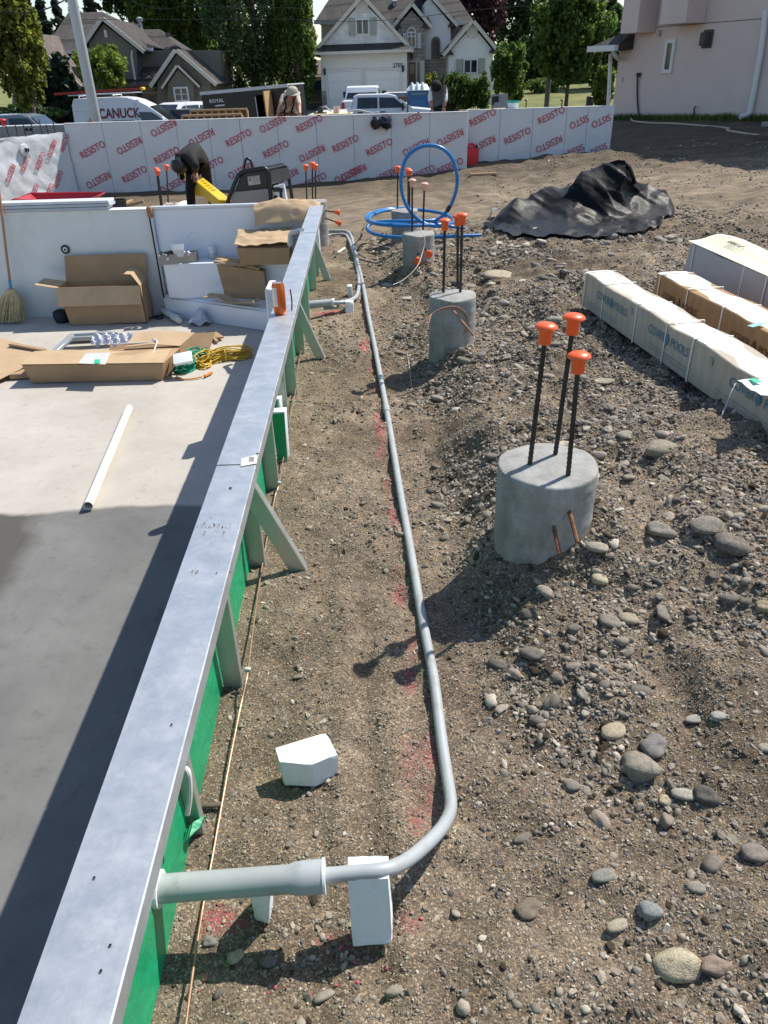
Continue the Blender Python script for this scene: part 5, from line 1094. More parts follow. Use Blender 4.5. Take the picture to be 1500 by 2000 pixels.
# wheelbarrow
RED = mat('red_enamel', (.40, .02, .03), .4, var=.15, vs=8)
q = PY(115, 386, 9.0); wb = thing('wheelbarrow', (q.x, 9.0, T(q.x, 9.0)), 'red wheelbarrow tray showing above the grey plank stack', 'wheelbarrow')
zr = q.z; mb = MB(); xa, xb = PY(42, 385, 9.0).x, PY(188, 387, 9.0).x; yc = 9.0
out_t = [(xa, yc-.26, zr+.02), (xb, yc-.30, zr), (xb, yc+.30, zr), (xa, yc+.26, zr+.02)]; out_b = [(xa+.26, yc-.17, zr-.22), (xb-.18, yc-.2, zr-.22), (xb-.18, yc+.2, zr-.22), (xa+.26, yc+.17, zr-.22)]
cn = Vector(((xa+xb)/2, yc, zr)); inn_t = [tuple(cn+(Vector(p)-cn)*.98) for p in out_t]; inn_b = [tuple(Vector(p)*1.0+Vector((0, 0, .006))) for p in out_b]
mb.add(out_t+out_b+inn_t+inn_b, [(4, 5, 6, 7), (15, 14, 13, 12)] + [(i, 4+i, 4+(i+1) % 4, (i+1) % 4) for i in range(4)] + [(8+i, 8+(i+1) % 4, 12+(i+1) % 4, 12+i) for i in range(4)] + [(i, (i+1) % 4, 8+(i+1) % 4, 8+i) for i in range(4)])
mk('tray', mb, RED, wb)
mb = MB(); mb.tube([*out_t], .012, 8, closed=True); mk('tray_rim', mb, RED, wb)
g0 = T(q.x, 9.0); mb = MB(); mb.lathe([(.19, -.045), (.20, 0), (.19, .045)], (xa+.05, yc, g0+.2), 24, Matrix.Rotation(R(90), 3, 'X')); wl = mk('wheel', mb, TYRE, wb)
for s in (-1, 1):
    mb = MB(); mb.bar((xa+.05, yc+.08*s, g0+.2), (xb+.45, yc+.26*s, zr-.1), .035); mk('handle', mb, WOOD, wb)
    mb = MB(); mb.tube([(xb-.25, yc+.2*s, zr-.24), (xb-.15, yc+.22*s, g0), (xb-.02, yc+.22*s, g0), (xb-.05, yc+.2*s, zr-.2)], .014, 8); mk('leg', mb, BLACKP, wb)
# black tub, lumber scraps
q = PY(212, 392, 8.6); tb = thing('plastic_tub', (q.x, 8.6, T(q.x, 8.6)), 'black plastic tub behind the pool end wall', 'tub'); g0 = T(q.x, 8.6)
for dx, lab in ((-.09, 'tub_body'), (.10, 'tub_bucket')):
    mb = MB(); r = .12 if dx < 0 else .085; mb.lathe([(r*.85, g0), (r, q.z-.01), (r*1.05, q.z-.01), (r*1.05, q.z+.01), (r*.95, q.z+.01), (r*.8, g0+.02)], (q.x+dx, 8.6, 0), 24); mk(lab, mb, BLACKP, tb)
for (a, b2, w, lab) in [((240, 398), (258, 391), .05, 'short pale board lying by the black tub'), ((250, 414), (265, 406), .05, 'pale board end just behind the pool end wall'), ((340, 405), (368, 393), .16, 'wide white board near the bending worker'), ((362, 404), (376, 396), .10, 'narrow white board near the bending worker')]:
    A = onground(*a, 12, .02); B = onground(*b2, 12, .02); mb = MB(); mb.bar(A, B, w, .025); tag(mk('board', mb, WOOD if w < .08 else mat('white_board', (.66, .66, .64), .7)), lab, 'board')
mb = MB(); mb.bar(onground(918, 341, 12, .02), onground(970, 339, 12, .02), .06, .03); tag(mk('board', mb, WOOD), 'tan board on the dirt in front of the red can', 'board')

# plate compactor
CY = 9.35
def cpx(x, y, Y=CY): return PY(x, y, Y)
gq = cpx(505, 400); gz = T(gq.x, CY)
cm = thing('plate_compactor', (gq.x, CY, gz), 'black framed plate compactor with a long yellow handle', 'compactor')
BLKM = mat('black_metal', (.018, .018, .02), .35, .3, var=.1); GRYM = mat('satin_grey_cover', (.23, .225, .21), .4, .3, var=.1, vs=4); SILV = mat('silver_engine', (.78, .79, .80), .4, .1, var=.12, vs=14)
YEL = mat('yellow_paint', (.80, .52, .015), .4, var=.06)
def fr(pts, Y): return [cpx(x, y, Y) for x, y in pts]
mb = MB(); f0 = smoothpath(fr([(440, 412), (448, 385), (462, 350), (470, 339), (480, 334), (505, 330), (516, 329), (523, 335), (526, 350), (531, 412)], CY-.22), 4); mb.tube(f0, .024, 10)
mb.tube(smoothpath(fr([(500, 412), (498, 350), (500, 334), (540, 324), (553, 323), (560, 330), (566, 360), (574, 412)], CY+.22), 4), .022, 10)
for a, b2 in [((472, 338), (502, 330)), ((522, 332), (556, 324))]: mb.tube([cpx(*a, CY-.22), cpx(*b2, CY+.22)], .022, 10)
mk('roll_frame', mb, BLKM, cm)
mb = MB(); mb.hexa([cpx(458, 374, CY-.20), cpx(525, 367, CY-.20), cpx(528, 362, CY+.1), cpx(466, 366, CY+.1), cpx(472, 338, CY-.20), cpx(520, 332, CY-.20), cpx(524, 331, CY+.1), cpx(476, 337, CY+.1)]); mk('tank_housing', mb, BLACKP, cm, bev=.012, seg=2)
mb = MB(); mb.hexa([cpx(442, 420, CY-.21), cpx(529, 418, CY-.21), cpx(532, 410, CY+.15), cpx(450, 412, CY+.15), cpx(456, 375, CY-.21), cpx(524, 368, CY-.21), cpx(522, 366, CY+.12), cpx(466, 372, CY+.12)]); mk('belt_cover', mb, GRYM, cm, bev=.012, seg=2)
P = cpx(484, 352, CY-.198); mb = MB(); mb.prism([cpx(483, 345, CY-.197), cpx(506, 342, CY-.197), cpx(509, 359, CY-.197), cpx(486, 362, CY-.197)], (0, -.003, 0)); pn = mk('data_plate', mb, mat('plate_paper', (.62, .61, .57), .6), cm, smooth=False)
mb = MB()
for k in range(4): mb.bar(cpx(494, 347.5+3*k, CY-.203), cpx(505, 346+3*k, CY-.203), .004, .001)
mb.box(cpx(488.5, 352, CY-.203), (.022, .001, .018)); mk('plate_print', mb, mat('plate_ink', (.08, .08, .09), .6), pn, smooth=False)
mb = MB(); mb.prism([cpx(480, 333, CY-.2), cpx(520, 329, CY-.2), cpx(554, 322, CY+.2), cpx(505, 330, CY+.2)], (0, 0, .02)); mb.prism([cpx(525, 334, CY-.21), cpx(560, 327, CY+.2), cpx(564, 348, CY+.2), cpx(528, 360, CY-.21)], (.02, 0, 0)); mk('top_cowl', mb, mat('dark_cowl', (.06, .065, .068), .3, .2), cm, smooth=False)
mb = MB(); mb.hexa([cpx(535, 420, CY-.20), cpx(563, 416, CY-.20), cpx(566, 408, CY+.2), cpx(537, 408, CY+.2), cpx(533, 364, CY-.20), cpx(555, 358, CY-.20), cpx(556, 358, CY+.2), cpx(533, 362, CY+.2)]); eng = mk('engine_block', mb, SILV, cm, bev=.02, seg=2)
mb = MB(); mb.box(cpx(549, 382, CY-.215), (.03, .03, .09)); mb.box(cpx(538, 385, CY-.215), (.035, .03, .035)); mb.box(cpx(543, 370, CY-.21), (.11, .04, .045)); mk('engine_vents', mb, BLKM, eng, bev=.006)
mb = MB(); mb.box(cpx(533, 356, CY), (.09, .2, .12)); mb.tube([cpx(540, 362, CY), cpx(542, 345, CY)], .02, 10); mk('air_filter', mb, BLACKP, eng, bev=.015)
mb = MB(); mb.tube(smoothpath(fr([(476, 338), (478, 318), (482, 310), (489, 314), (495, 332)], CY), 4), .014, 8); mk('lifting_hook', mb, BLKM, cm)
mb = MB(); q = Vector((gq.x, CY, gz+.05)); mb.box(q, (.62, .75, .09)); mk('base_plate', mb, BLKM, cm, bev=.03)
a, b2 = cpx(440, 401, CY-.05), cpx(350, 326, 11.9); mb = MB(); mb.bar(a, b2, .15, .13); bm_ = mk('handle_beam', mb, YEL, cm, bev=.012)
mb = MB(); c = a.lerp(b2, .52); mb.box(c-Vector((.0, .02, .09)), (.22, .14, .10)); mk('beam_bracket', mb, YEL, cm, bev=.01)
mb = MB()
for k in range(7): mb.box(a.lerp(b2, .2+.055*k)+Vector((0, -.0, .074)), (.022, .05, .006), 0, (a-b2).to_track_quat('X', 'Z').to_matrix())
mk('embossed_mark', mb, mat('yellow_relief', (.50, .32, .02), .5), cm)
mb = MB(); mb.tube([b2+Vector((-.08, -.02, .02)), b2+Vector((.02, .0, .0))], .05, 12); mk('control_knob', mb, BLACKP, cm)

# ---- people --------------------------------------------------------
def person(name, loc, joints, bones, rad, mats, pick, label, sub=2):
    """one skinned body; joints in metres relative to loc, faces coloured by nearest bone"""
    names = list(joints); me = bpy.data.meshes.new('rig'); me.from_pydata([joints[k] for k in names], [(names.index(a), names.index(b)) for a, b in bones], []); o = bpy.data.objects.new('rig', me); COL.objects.link(o)
    md = o.modifiers.new('skin', 'SKIN'); md.use_smooth_shade = True
    for i, k in enumerate(names):
        r = rad[k]; me.skin_vertices[0].data[i].radius = r if isinstance(r, tuple) else (r, r)
    me.skin_vertices[0].data[names.index('pelvis')].use_root = True
    ms = o.modifiers.new('sub', 'SUBSURF'); ms.levels = sub; ms.render_levels = sub
    dg = bpy.context.evaluated_depsgraph_get(); body = bpy.data.meshes.new_from_object(o.evaluated_get(dg)); bpy.data.objects.remove(o)
    for m_ in mats: body.materials.append(m_)
    J = {k: Vector(v) for k, v in joints.items()}
    for p in body.polygons:
        best = None; bd = 1e9
        for a, b in bones:
            d = J[b]-J[a]; t = max(0, min(1, (p.center-J[a]).dot(d)/max(d.length_squared, 1e-9))); dist = (p.center-J[a]-d*t).length
            if dist < bd: bd = dist; best = (a, b, t)
        p.material_index = pick(*best); p.use_smooth = True
    t = thing(name, loc, label, 'person', 'site workers'); body.name = 'body'; bo = bpy.data.objects.new('body', body); link(bo, t); return t
BLKCL = mat('black_cloth', (.005, .005, .006), .9, var=.35, vs=12, bs=25, bm=.5, bd=.02); CHAR = mat('charcoal_cloth', (.012, .012, .012), .9, var=.3, vs=9, bs=22, bm=.5, bd=.02)
SKIN = mat('skin', (.42, .22, .15), .55, var=.08); BOOT = mat('dark_boot', (.02, .018, .016), .7)
def fingers(t, wrist, dirv, side, material, s=1.0):
    """a small hand: palm and five bent fingers"""
    d = Vector(dirv).normalized(); sd = Vector(side).normalized(); nn = d.cross(sd).normalized(); mb = MB(); w = Vector(wrist)
    mb.tube([w, w+d*.04*s, w+d*.085*s], [.024*s, .034*s, .032*s], 10)
    for k in range(4):
        b = w+d*.08*s+sd*(k-1.5)*.017*s; L = (.055, .065, .06, .045)[k]*s; mb.tube([b, b+d*L*.5+nn*.01*s, b+d*L*.8+nn*.03*s], [.0088*s, .008*s, .0065*s], 6)
    b = w+d*.03*s+sd*-.028*s; mb.tube([b, b+d*.03*s-sd*.022*s, b+d*.06*s-sd*.02*s+nn*.015*s], [.011*s, .009*s, .007*s], 6); return mk('hand', mb, material, t, local=True)
# worker bent double over the compactor handle
fA = PG(376, 402, -.16); py_ = 10.45; pA = Vector((PY(378, 402, py_).x, py_, T(PY(378, 402, py_).x, py_)))
def rel(px, py, Y): return tuple(PY(px, py, Y)-pA)
Jn = {'pelvis': rel(392, 302, 10.65), 'spine': rel(380, 297, 10.45), 'chest': rel(366, 303, 10.25), 'neck': rel(354, 313, 10.15), 'head': rel(350, 322, 10.1), 'headtop': rel(348, 331, 10.08),
      'hipL': rel(378, 318, 10.5), 'kneeL': rel(371, 365, 10.42), 'ankL': (rel(374, 420, 10.45)[0], 0, .09), 'toeL': (rel(377, 420, 10.45)[0], -.16, .04), 'hipR': rel(398, 314, 10.75), 'kneeR': rel(407, 362, 10.9), 'ankR': (rel(421, 420, 11.1)[0], .68, .09), 'toeR': (rel(424, 420, 11.1)[0], .52, .04),
      'shL': rel(352, 309, 10.2), 'elL': rel(346, 322, 10.15), 'wrL': rel(352, 331, 10.35), 'shR': rel(373, 308, 10.1), 'elR': rel(382, 325, 10.0), 'wrR': rel(381, 334, 10.3)}
Bn = [('pelvis', 'spine'), ('spine', 'chest'), ('chest', 'neck'), ('neck', 'head'), ('head', 'headtop'), ('pelvis', 'hipL'), ('hipL', 'kneeL'), ('kneeL', 'ankL'), ('ankL', 'toeL'), ('pelvis', 'hipR'), ('hipR', 'kneeR'), ('kneeR', 'ankR'), ('ankR', 'toeR'), ('chest', 'shL'), ('shL', 'elL'), ('elL', 'wrL'), ('chest', 'shR'), ('shR', 'elR'), ('elR', 'wrR')]
Rd = {'pelvis': .125, 'spine': .125, 'chest': .13, 'neck': .065, 'head': .085, 'headtop': .075, 'hipL': .088, 'kneeL': .064, 'ankL': .052, 'toeL': .045, 'hipR': .088, 'kneeR': .064, 'ankR': .06, 'toeR': .045, 'shL': .07, 'elL': .055, 'wrL': .04, 'shR': .07, 'elR': .055, 'wrR': .04}
def pickA(a, b, t):
    if b in ('toeL', 'toeR'): return 2
    if b in ('spine', 'chest', 'neck', 'shL', 'shR', 'elL', 'elR', 'wrL', 'wrR'): return 1
    return 0
wA = person('person', pA, Jn, Bn, Rd, [BLKCL, CHAR, BOOT], pickA, 'worker all in black bent double over the yellow handle')
fingers(wA, Jn['wrR'], Vector((0, -.2, -1)), (1, 0, 0), SKIN); fingers(wA, Jn['wrL'], Vector((.2, -.3, -1)), (1, 0, 0), BLKCL)
mb = MB(); c = Vector(Jn['head']); mb.lathe([(.098, -.02), (.102, .0), (.098, .04), (.08, .075), (.05, .095), (.01, .105)], c, 20, (Vector(Jn['headtop'])-c).to_track_quat('Z', 'Y').to_matrix()); mk('hard_hat', mb, BLACKP, wA, local=True)

# ================================================================== FOUNDATION WALLS WITH INSULATION WRAP
def mat_wrap():
    m, t, b = _nm('white_wrap'); v = coords(t, 'Object'); sx = node(t, 'ShaderNodeSeparateXYZ'); t.links.new(v, sx.inputs[0])
    r = ramp(t, [(.3, (.58, .60, .62)), (.7, (.66, .68, .70))]); t.links.new(noise(t, 1.6, 5, .6, v), r.inputs[0])
    mud = node(t, 'ShaderNodeMath', operation='MULTIPLY_ADD'); t.links.new(noise(t, 7, 7, .75, v), mud.inputs[0]); mud.inputs[1].default_value = .8; t.links.new(sx.outputs[2], mud.inputs[2])
    mr = ramp(t, [(.30, (1, 1, 1)), (.56, (0, 0, 0))]); t.links.new(mud.outputs[0], mr.inputs[0]); mf = node(t, 'ShaderNodeMath', operation='MULTIPLY'); t.links.new(mr.outputs[0], mf.inputs[0]); mf.inputs[1].default_value = .5
    t.links.new(mixc(t, mf.outputs[0], r.outputs[0], (.30, .26, .21)), b.inputs['Base Color']); b.inputs['Roughness'].default_value = .36
    wr = noise(t, 2.3, 6, .62, v, 1.2); bump(t, b, wr, .35, .05); return m
WRAP = mat_wrap(); RINK = mat('red_print', (.50, .035, .075), .6, var=.08)
CONW = mat('wall_concrete', (.30, .29, .28), .9, var=.12, vs=4)
def wrapwall(name, label, Y, seams, ztop, zbot, words, kink=None, back=.28):
    w = thing(name, (PY((seams[0]+seams[-1])/2, 300, Y).x, Y, zbot), label, 'foundation wall', 'wrapped foundation walls')
    xs_ = [PY(s, 290, Y).x for s in seams]; rr = random.Random(len(seams))
    for i in range(len(xs_)-1):
        mb = MB(); dy = rr.uniform(-.004, .004) + (kink(i) if kink else 0); mb.box(((xs_[i]+xs_[i+1])/2, Y+.02+dy, (ztop+zbot)/2), (xs_[i+1]-xs_[i]-.005, .04, ztop-zbot)); mk('wrap_panel', mb, WRAP, w, bev=.003)
    mb = MB(); mb.box(((xs_[0]+xs_[-1])/2, Y+.05+back/2, (ztop+zbot)/2-.003), (xs_[-1]-xs_[0]-.01, back-.02, ztop-zbot)); mk('concrete_core', mb, CONW, w)
    mb = MB(); mb.box(((xs_[0]+xs_[-1])/2, Y+.05, ztop+.004), (xs_[-1]-xs_[0], .12, .008)); mk('top_strip', mb, WHITEP, w)
    for (px, py, flip, txt) in words:
        P = PY(px, py, Y-.012); lettering(txt, .164, P, (1, 0, 0), (0, 0, 1), RINK, w, bold=.005, xs=.84, ang=R(22.5)+(math.pi if flip else 0), name='printed_word')
    return w, xs_
YW = 14.76; RW = 'RESISTO'
zt = PY(475, 231.5, YW).z
words = [(181, 293, 0, RW), (252, 284, 1, RW), (319, 249, 1, RW), (393, 268, 1, RW), (192, 351, 1, RW), (263, 341, 0, RW), (326, 304, 0, RW), (336, 361, 1, RW), (412, 323, 0, RW),
         (466, 270, 0, RW), (532, 241, 1, RW), (604, 242, 0, RW), (539, 292, 0, RW), (609, 299, 1, RW), (675, 281, 0, RW), (470, 332, 1, RW), (557, 344, 1, RW), (613, 354, 0, RW), (678, 341, 1, RW),
         (741, 288, 0, RW), (741, 237, 1, 'OTSIS'[::-1]), (806, 233, 0, 'RESIS'), (812, 287, 1, RW), (879, 268, 1, RW), (690, 336, 1, RW), (748, 344, 1, RW), (824, 339, 0, RW), (879, 325, 0, RW)]
w1, xs1 = wrapwall('foundation_wall', 'long white wrapped foundation wall printed in red across the yard', YW, [134, 207, 281, 350, 413, 473, 545, 620, 692, 765, 839, 913], zt, -.7, words, lambda i: .0 if i < 5 else .012)
w2, xs2 = wrapwall('foundation_wall', 'right hand wrapped foundation wall set back behind the red can', 15.22, [908, 974, 1037, 1101, 1142, 1191], PY(1050, 211.5, 15.22).z, -.6,
    [(943, 230, 0, RW), (942, 281, 1, RW), (1011, 266, 0, RW), (1077, 226, 0, RW), (1072, 281, 1, RW), (1131, 238, 1, 'SISTO'), (1174, 236, 1, 'SISTO'), (1125, 294, 0, 'RESIS'), (1170, 292, 0, 'RESIS')])
# dark pump-out fitting on the wall top
q = PY(745, 240, YW-.06); vt = thing('black_fitting', q, 'black wrapped pipe fittings bulging from the wall top', 'fitting')
rr = random.Random(3)
for k in range(2):
    mb = MB(); c = q+Vector((-.085+.16*k, 0, 0)); b_ = bmesh.new(); bmesh.ops.create_icosphere(b_, subdivisions=2, radius=.10)
    vs = [c+v.co*(1+rr.uniform(-.35, .3)) for v in b_.verts]; mb.add(vs, [tuple(v.index for v in f.verts) for f in b_.faces]); b_.free(); mk('wrapped_bulb', mb, mat('black_bag_film', (.008, .008, .016), .3, var=.4), vt, ang=20)
mb = MB(); c = q+Vector((.09, 0, -.13)); mb.tube([q+Vector((.09, 0, -.05)), c], [.03, .006], 8); mk('hanging_tail', mb, MATS['black_bag_film'], vt)
# left return wall, sunlit
Cn = Vector((xs1[0]-.0, YW-.03, 0)); e0 = PZ(0, 270, 12.06); dirL = Vector((e0.x-Cn.x, e0.y-Cn.y, 0)).normalized(); nL = Vector((-dirL.y, dirL.x, 0)); nL = nL if nL.x > 0 else -nL
ztL = PP(135, 258, Cn, nL).z; Lw = 4.0
wl = thing('foundation_wall', Cn+dirL*Lw/2+Vector((0, 0, -.6)), 'sunlit wrinkled white wrapped wall at the far left', 'foundation wall', 'wrapped foundation walls')
rows = []
for z in np.linspace(-.8, ztL, 40):
    row = []
    for t in np.linspace(0, Lw, 90):
        nz = float(vnoise(np.array([t*3.1+z*1.5]), np.array([z*4.2]), 61)[0])*.03 + float(vnoise(np.array([t*9]), np.array([z*8-t*3]), 62)[0])*.016
        row.append(Cn+dirL*t+nL*(nz if z < ztL-.02 else 0)+Vector((0, 0, z + (.012*math.sin(t*13) if z > ztL-.03 else 0))))
    rows.append(row)
mb = MB(); mb.sheet(rows, .01); mk('wrap_sheet', mb, WRAP, wl, ang=80)
mb = MB(); a = Cn-nL*.04; mb.prism([a+Vector((0, 0, -.8)), a+dirL*Lw+Vector((0, 0, -.8)), a+dirL*Lw+Vector((0, 0, ztL-.01)), a+Vector((0, 0, ztL-.01))], -nL*.2); mk('concrete_core', mb, CONW, wl)
for (px, py, flip) in [(127, 279, 0), (101, 290, 1), (79, 315, 0), (50, 318, 0), (20, 338, 1), (115, 350, 0), (96, 376, 0), (66, 376, 1), (42, 400, 0)]:
    P = PP(px, py, Cn+nL*.03, nL); lettering(RW, .125, P, -dirL, (0, 0, 1), RINK, wl, bold=.005, xs=.72, ang=R(50)+(math.pi if flip else 0), name='printed_word')
P = PP(48, 293, Cn+nL*.035, nL); mb = MB(); mb.lathe([(.10, 0), (.09, .02), (.05, .03)], P, 14, nL.to_track_quat('Z', 'Y').to_matrix()); mk('gathered_wrap', mb, WRAP, wl)
mb = MB(); mb.box(P+nL*.035, (.03, .03, .06)); mb.box(P+nL*.035+dirL*-.05, (.02, .02, .05)); mk('wrap_hole', mb, HOLE, wl)
# far concrete wall with starter bars behind it
cw = thing('concrete_wall', Vector((-7.2, YW+.5, -.5)), 'bare grey concrete wall with two round holes, far left', 'foundation wall')
zc_ = PY(60, 246, YW+.5).z; x1 = xs1[0]-.02; mb = MB(); mb.box(((x1-4)/2+x1/2-.0, YW+.6, (zc_-.8)/2), (4.0, .2, zc_+.8)); mk('wall_face', mb, CONW, cw)
mb = MB(); mb.box((x1-2.0, YW+.6, zc_+.005), (4.0, .21, .01)); mk('top_strip', mb, WHITEP, cw)
for px in (52, 60): mb = MB(); mb.lathe([(.026, 0), (.026, .004)], PY(px, 253, YW+.496), 16, M90); mk('wall_hole', mb, HOLE, cw)
for i, (xa, ya, xb, yb) in enumerate([(17, 269, 12, 246), (34, 268, 29, 241), (49, 266, 45, 241), (65, 264, 60, 238), (82, 262, 76, 233), (94, 260, 90, 243), (107, 259, 103, 236)]):
    a = PP(xa, ya, Cn-nL*.12, nL); b2 = PP(xb, yb, Cn-nL*.12, nL); mb = MB(); mb.tube([a-Vector((0, 0, .3)), b2], .008, 6); tag(mk('starter_bar', mb, REBAR), ('first', 'second', 'third', 'fourth', 'fifth', 'sixth', 'seventh')[i]+' rebar starter from the left on the sunlit wall', 'rebar', 'starter bars on the left wall')
a = PP(8, 246, Cn-nL*.12, nL); mb = cap_geom(a+Vector((0, 0, .08)), (0, 0, 1), 1.9); tag(mk('rebar_cap', mb, mat('red_plastic', (.55, .02, .03), .4)), 'red safety cap above the far left wall', 'rebar cap')
# red fuel can
q = PY(921, 311, 15.1); g0 = PY(921, 331, 15.1).z; fcn = thing('fuel_can', Vector((q.x, 15.1, g0)), 'red plastic fuel can standing at the wall step', 'fuel can'); REDP = mat('red_fuel_can', (.62, .015, .03), .4, var=.08)
mb = MB(); h = .42; mb.box((q.x, 15.1, g0+h/2-.03), (.24, .16, h-.06)); mk('can_body', mb, REDP, fcn, bev=.03, seg=3)
mb = MB(); mb.tube(smoothpath([(q.x-.07, 15.1, g0+h-.07), (q.x-.05, 15.1, g0+h-.0), (q.x+.03, 15.1, g0+h), (q.x+.08, 15.1, g0+h-.07)]), .018, 8); mk('can_handle', mb, REDP, fcn)
mb = MB(); mb.tube([(q.x+.08, 15.1, g0+h-.08), (q.x+.09, 15.1, g0+h-.02)], .025, 10); mk('can_cap', mb, BLACKP, fcn)

# ================================================================== BEHIND THE FOUNDATION
# timber wall forms
FORM = mat('form_ply', (.25, .13, .06), .7, var=.25, vs=5, stretch=(1, 4, 4))
for (x0, x1, y0, y1, Y, lab) in [(355, 472, 222, 236, 16.6, 'near brown timber wall form with upright ribs'), (372, 482, 212, 222, 17.6, 'far brown timber wall form lying behind the ribbed one')]:
    A = PY(x0, y0+(x1-x0)*.02, Y); B = PY(x1, y0-(x1-x0)*.01, Y); zb_ = T((A.x+B.x)/2, Y); f_ = thing('wall_form', Vector(((A.x+B.x)/2, Y, zb_)), lab, 'formwork', 'timber wall forms')
    h = .30 if Y < 17 else .2; mb = MB(); mb.box(((A.x+B.x)/2, Y+.05, A.z-h/2), (B.x-A.x, .02, h)); mk('form_face', mb, FORM, f_)
    mb = MB(); mb.box(((A.x+B.x)/2, Y-.0, A.z-.02), (B.x-A.x, .1, .035)); mk('form_rail', mb, WOOD, f_)
    for k in range(9): mb = MB(); mb.box((A.x+(B.x-A.x)*k/8, Y, A.z-.02-h/2), (.035, .09, h-.045)); mk('form_rib', mb, mat('rib_timber', (.48, .32, .17), .8, var=.2), f_)
    for k in (.08, .92): mb = MB(); mb.box((A.x+(B.x-A.x)*k, Y+.02, (A.z-h+zb_)/2), (.09, .09, A.z-h-zb_)); mk('form_support', mb, WOOD, f_)
# plywood bench with saw and cups
Yb = 16.2; A = PY(603, 223, Yb); B = PY(690, 220, Yb); zb_ = T(A.x, Yb); bn = thing('plywood_bench', Vector(((A.x+B.x)/2, Yb, zb_)), 'pale plywood sheet on stands just behind the wall', 'bench')
zt_ = A.z; mb = MB(); mb.hexa([(A.x, Yb-.2, zt_-.02), (B.x, Yb-.2, zt_-.02), (B.x-.05, Yb+.9, zt_-.02), (A.x+.1, Yb+.9, zt_-.02), (A.x, Yb-.2, zt_), (B.x, Yb-.2, zt_), (B.x-.05, Yb+.9, zt_), (A.x+.1, Yb+.9, zt_)]); mk('plywood_top', mb, mat('fresh_ply', (.70, .58, .36), .7, var=.1), bn)
for k in range(4): mb = MB(); mb.box((A.x+.12+(B.x-A.x-.24)*(k % 2), Yb+(0 if k < 2 else .7), (zt_+zb_)/2-.01), (.07, .07, zt_-zb_-.02)); mk('leg', mb, WOOD, bn)
q = Vector((A.x+.22, Yb+.1, zt_+.002)); cs = thing('circular_saw', q, 'small dark circular saw lying on the plywood bench', 'saw'); mb = MB(); mb.box(q+Vector((0, 0, .012)), (.25, .14, .02)); mb.lathe([(.06, -.04), (.06, .04)], q+Vector((0, 0, .06)), 16, M90); mk('saw_body', mb, BLACKP, cs, bev=.004)
mb = MB(); mb.tube(smoothpath([q+Vector((.03, 0, .09)), q+Vector((.10, 0, .12)), q+Vector((.17, 0, .06)), q+Vector((.22, -.02, .03))]), .012, 8); mk('saw_handle', mb, FRM, cs)
for k, lab in enumerate(('left of two pale pink cups on the bench', 'right of two pale pink cups on the bench')):
    mb = MB(); mb.lathe([(.028, 0), (.036, .12), (.033, .12), (.026, .004)], (PY(654+6*k, 220, Yb).x, Yb+.05, zt_+.002), 14); tag(mk('cup', mb, mat('pink_cup', (.72, .50, .46), .5)), lab, 'cup', 'cups on the bench')
mb = MB(); mb.tube(smoothpath([(B.x-.1, Yb-.1, zt_+.02), (B.x+.1, Yb-.2, zt_+.05), (B.x+.35, Yb-.3, zt_+.0), (B.x+.5, Yb-.5, zt_+.02)]), .018, 8); tag(mk('clear_tube', mb, MATS['pouch_clear']), 'milky plastic tube trailing off the bench onto the wall', 'tube')

# worker with tool braces
YA = 17.9; pB = Vector((PY(568, 228, YA).x, YA, T(PY(568, 228, YA).x, YA)))
def relB(px, py, Y=YA): return tuple(PY(px, py, Y)-pB)
zh = PY(568, 222, YA).z-pB.z
Jb = {'pelvis': relB(563, 222), 'spine': relB(565, 212, YA-.06), 'chest': relB(567, 199, YA-.18), 'neck': relB(570, 187, YA-.3), 'head': relB(571, 182, YA-.38), 'headtop': relB(571, 175, YA-.40),
      'shL': relB(553, 192, YA-.2), 'elL': relB(548, 208, YA-.35), 'wrL': relB(542, 222, YA-.5), 'shR': relB(581, 192, YA-.22), 'elR': relB(584, 210, YA-.35), 'wrR': relB(585.5, 224, YA-.55),
      'hipL': tuple(Vector(relB(558, 226))+Vector((0, 0, -.02))), 'kneeL': (-.17, -.02, zh*.52), 'ankL': (-.18, .05, .08), 'toeL': (-.19, -.12, .04), 'hipR': tuple(Vector(relB(569, 226))+Vector((0, 0, -.02))), 'kneeR': (.12, -.02, zh*.52), 'ankR': (.14, .05, .08), 'toeR': (.15, -.12, .04)}
Rb = dict(Rd); Rb.update({'pelvis': .155, 'spine': .145, 'chest': .17, 'neck': .065, 'head': .098, 'headtop': .085, 'shL': .09, 'shR': .09, 'elL': .05, 'elR': .05, 'wrL': .033, 'wrR': .033})
TSH = mat('pale_tshirt', (.62, .52, .44), .85, var=.08, vs=9, bs=18, bm=.5, bd=.02); TROU = mat('dark_trousers', (.03, .032, .036), .9, var=.3, vs=9)  # shirt cloth in one even pale colour
def pickB(a, b, t):
    if b in ('spine', 'chest', 'shL', 'shR'): return 0
    if b in ('elL', 'elR'): return 0 if t < .62 else 1
    if b in ('wrL', 'wrR', 'neck', 'head', 'headtop'): return 1
    if b.startswith('toe'): return 3
    return 2
wB = person('person', pB, Jb, Bn, Rb, [TSH, SKIN, TROU, BOOT], pickB, 'worker in pale shirt, dark braces and tool belt leaning down')
fingers(wB, Jb['wrL'], Vector((-.1, -.1, -1)), (1, 0, 0), SKIN); fingers(wB, Jb['wrR'], Vector((.05, -.2, -1)), (-1, 0, 0), SKIN)
ch = Vector(Jb['chest']); nk = Vector(Jb['neck']); pe = Vector(Jb['pelvis']); sl_, sr_ = Vector(Jb['shL']), Vector(Jb['shR'])
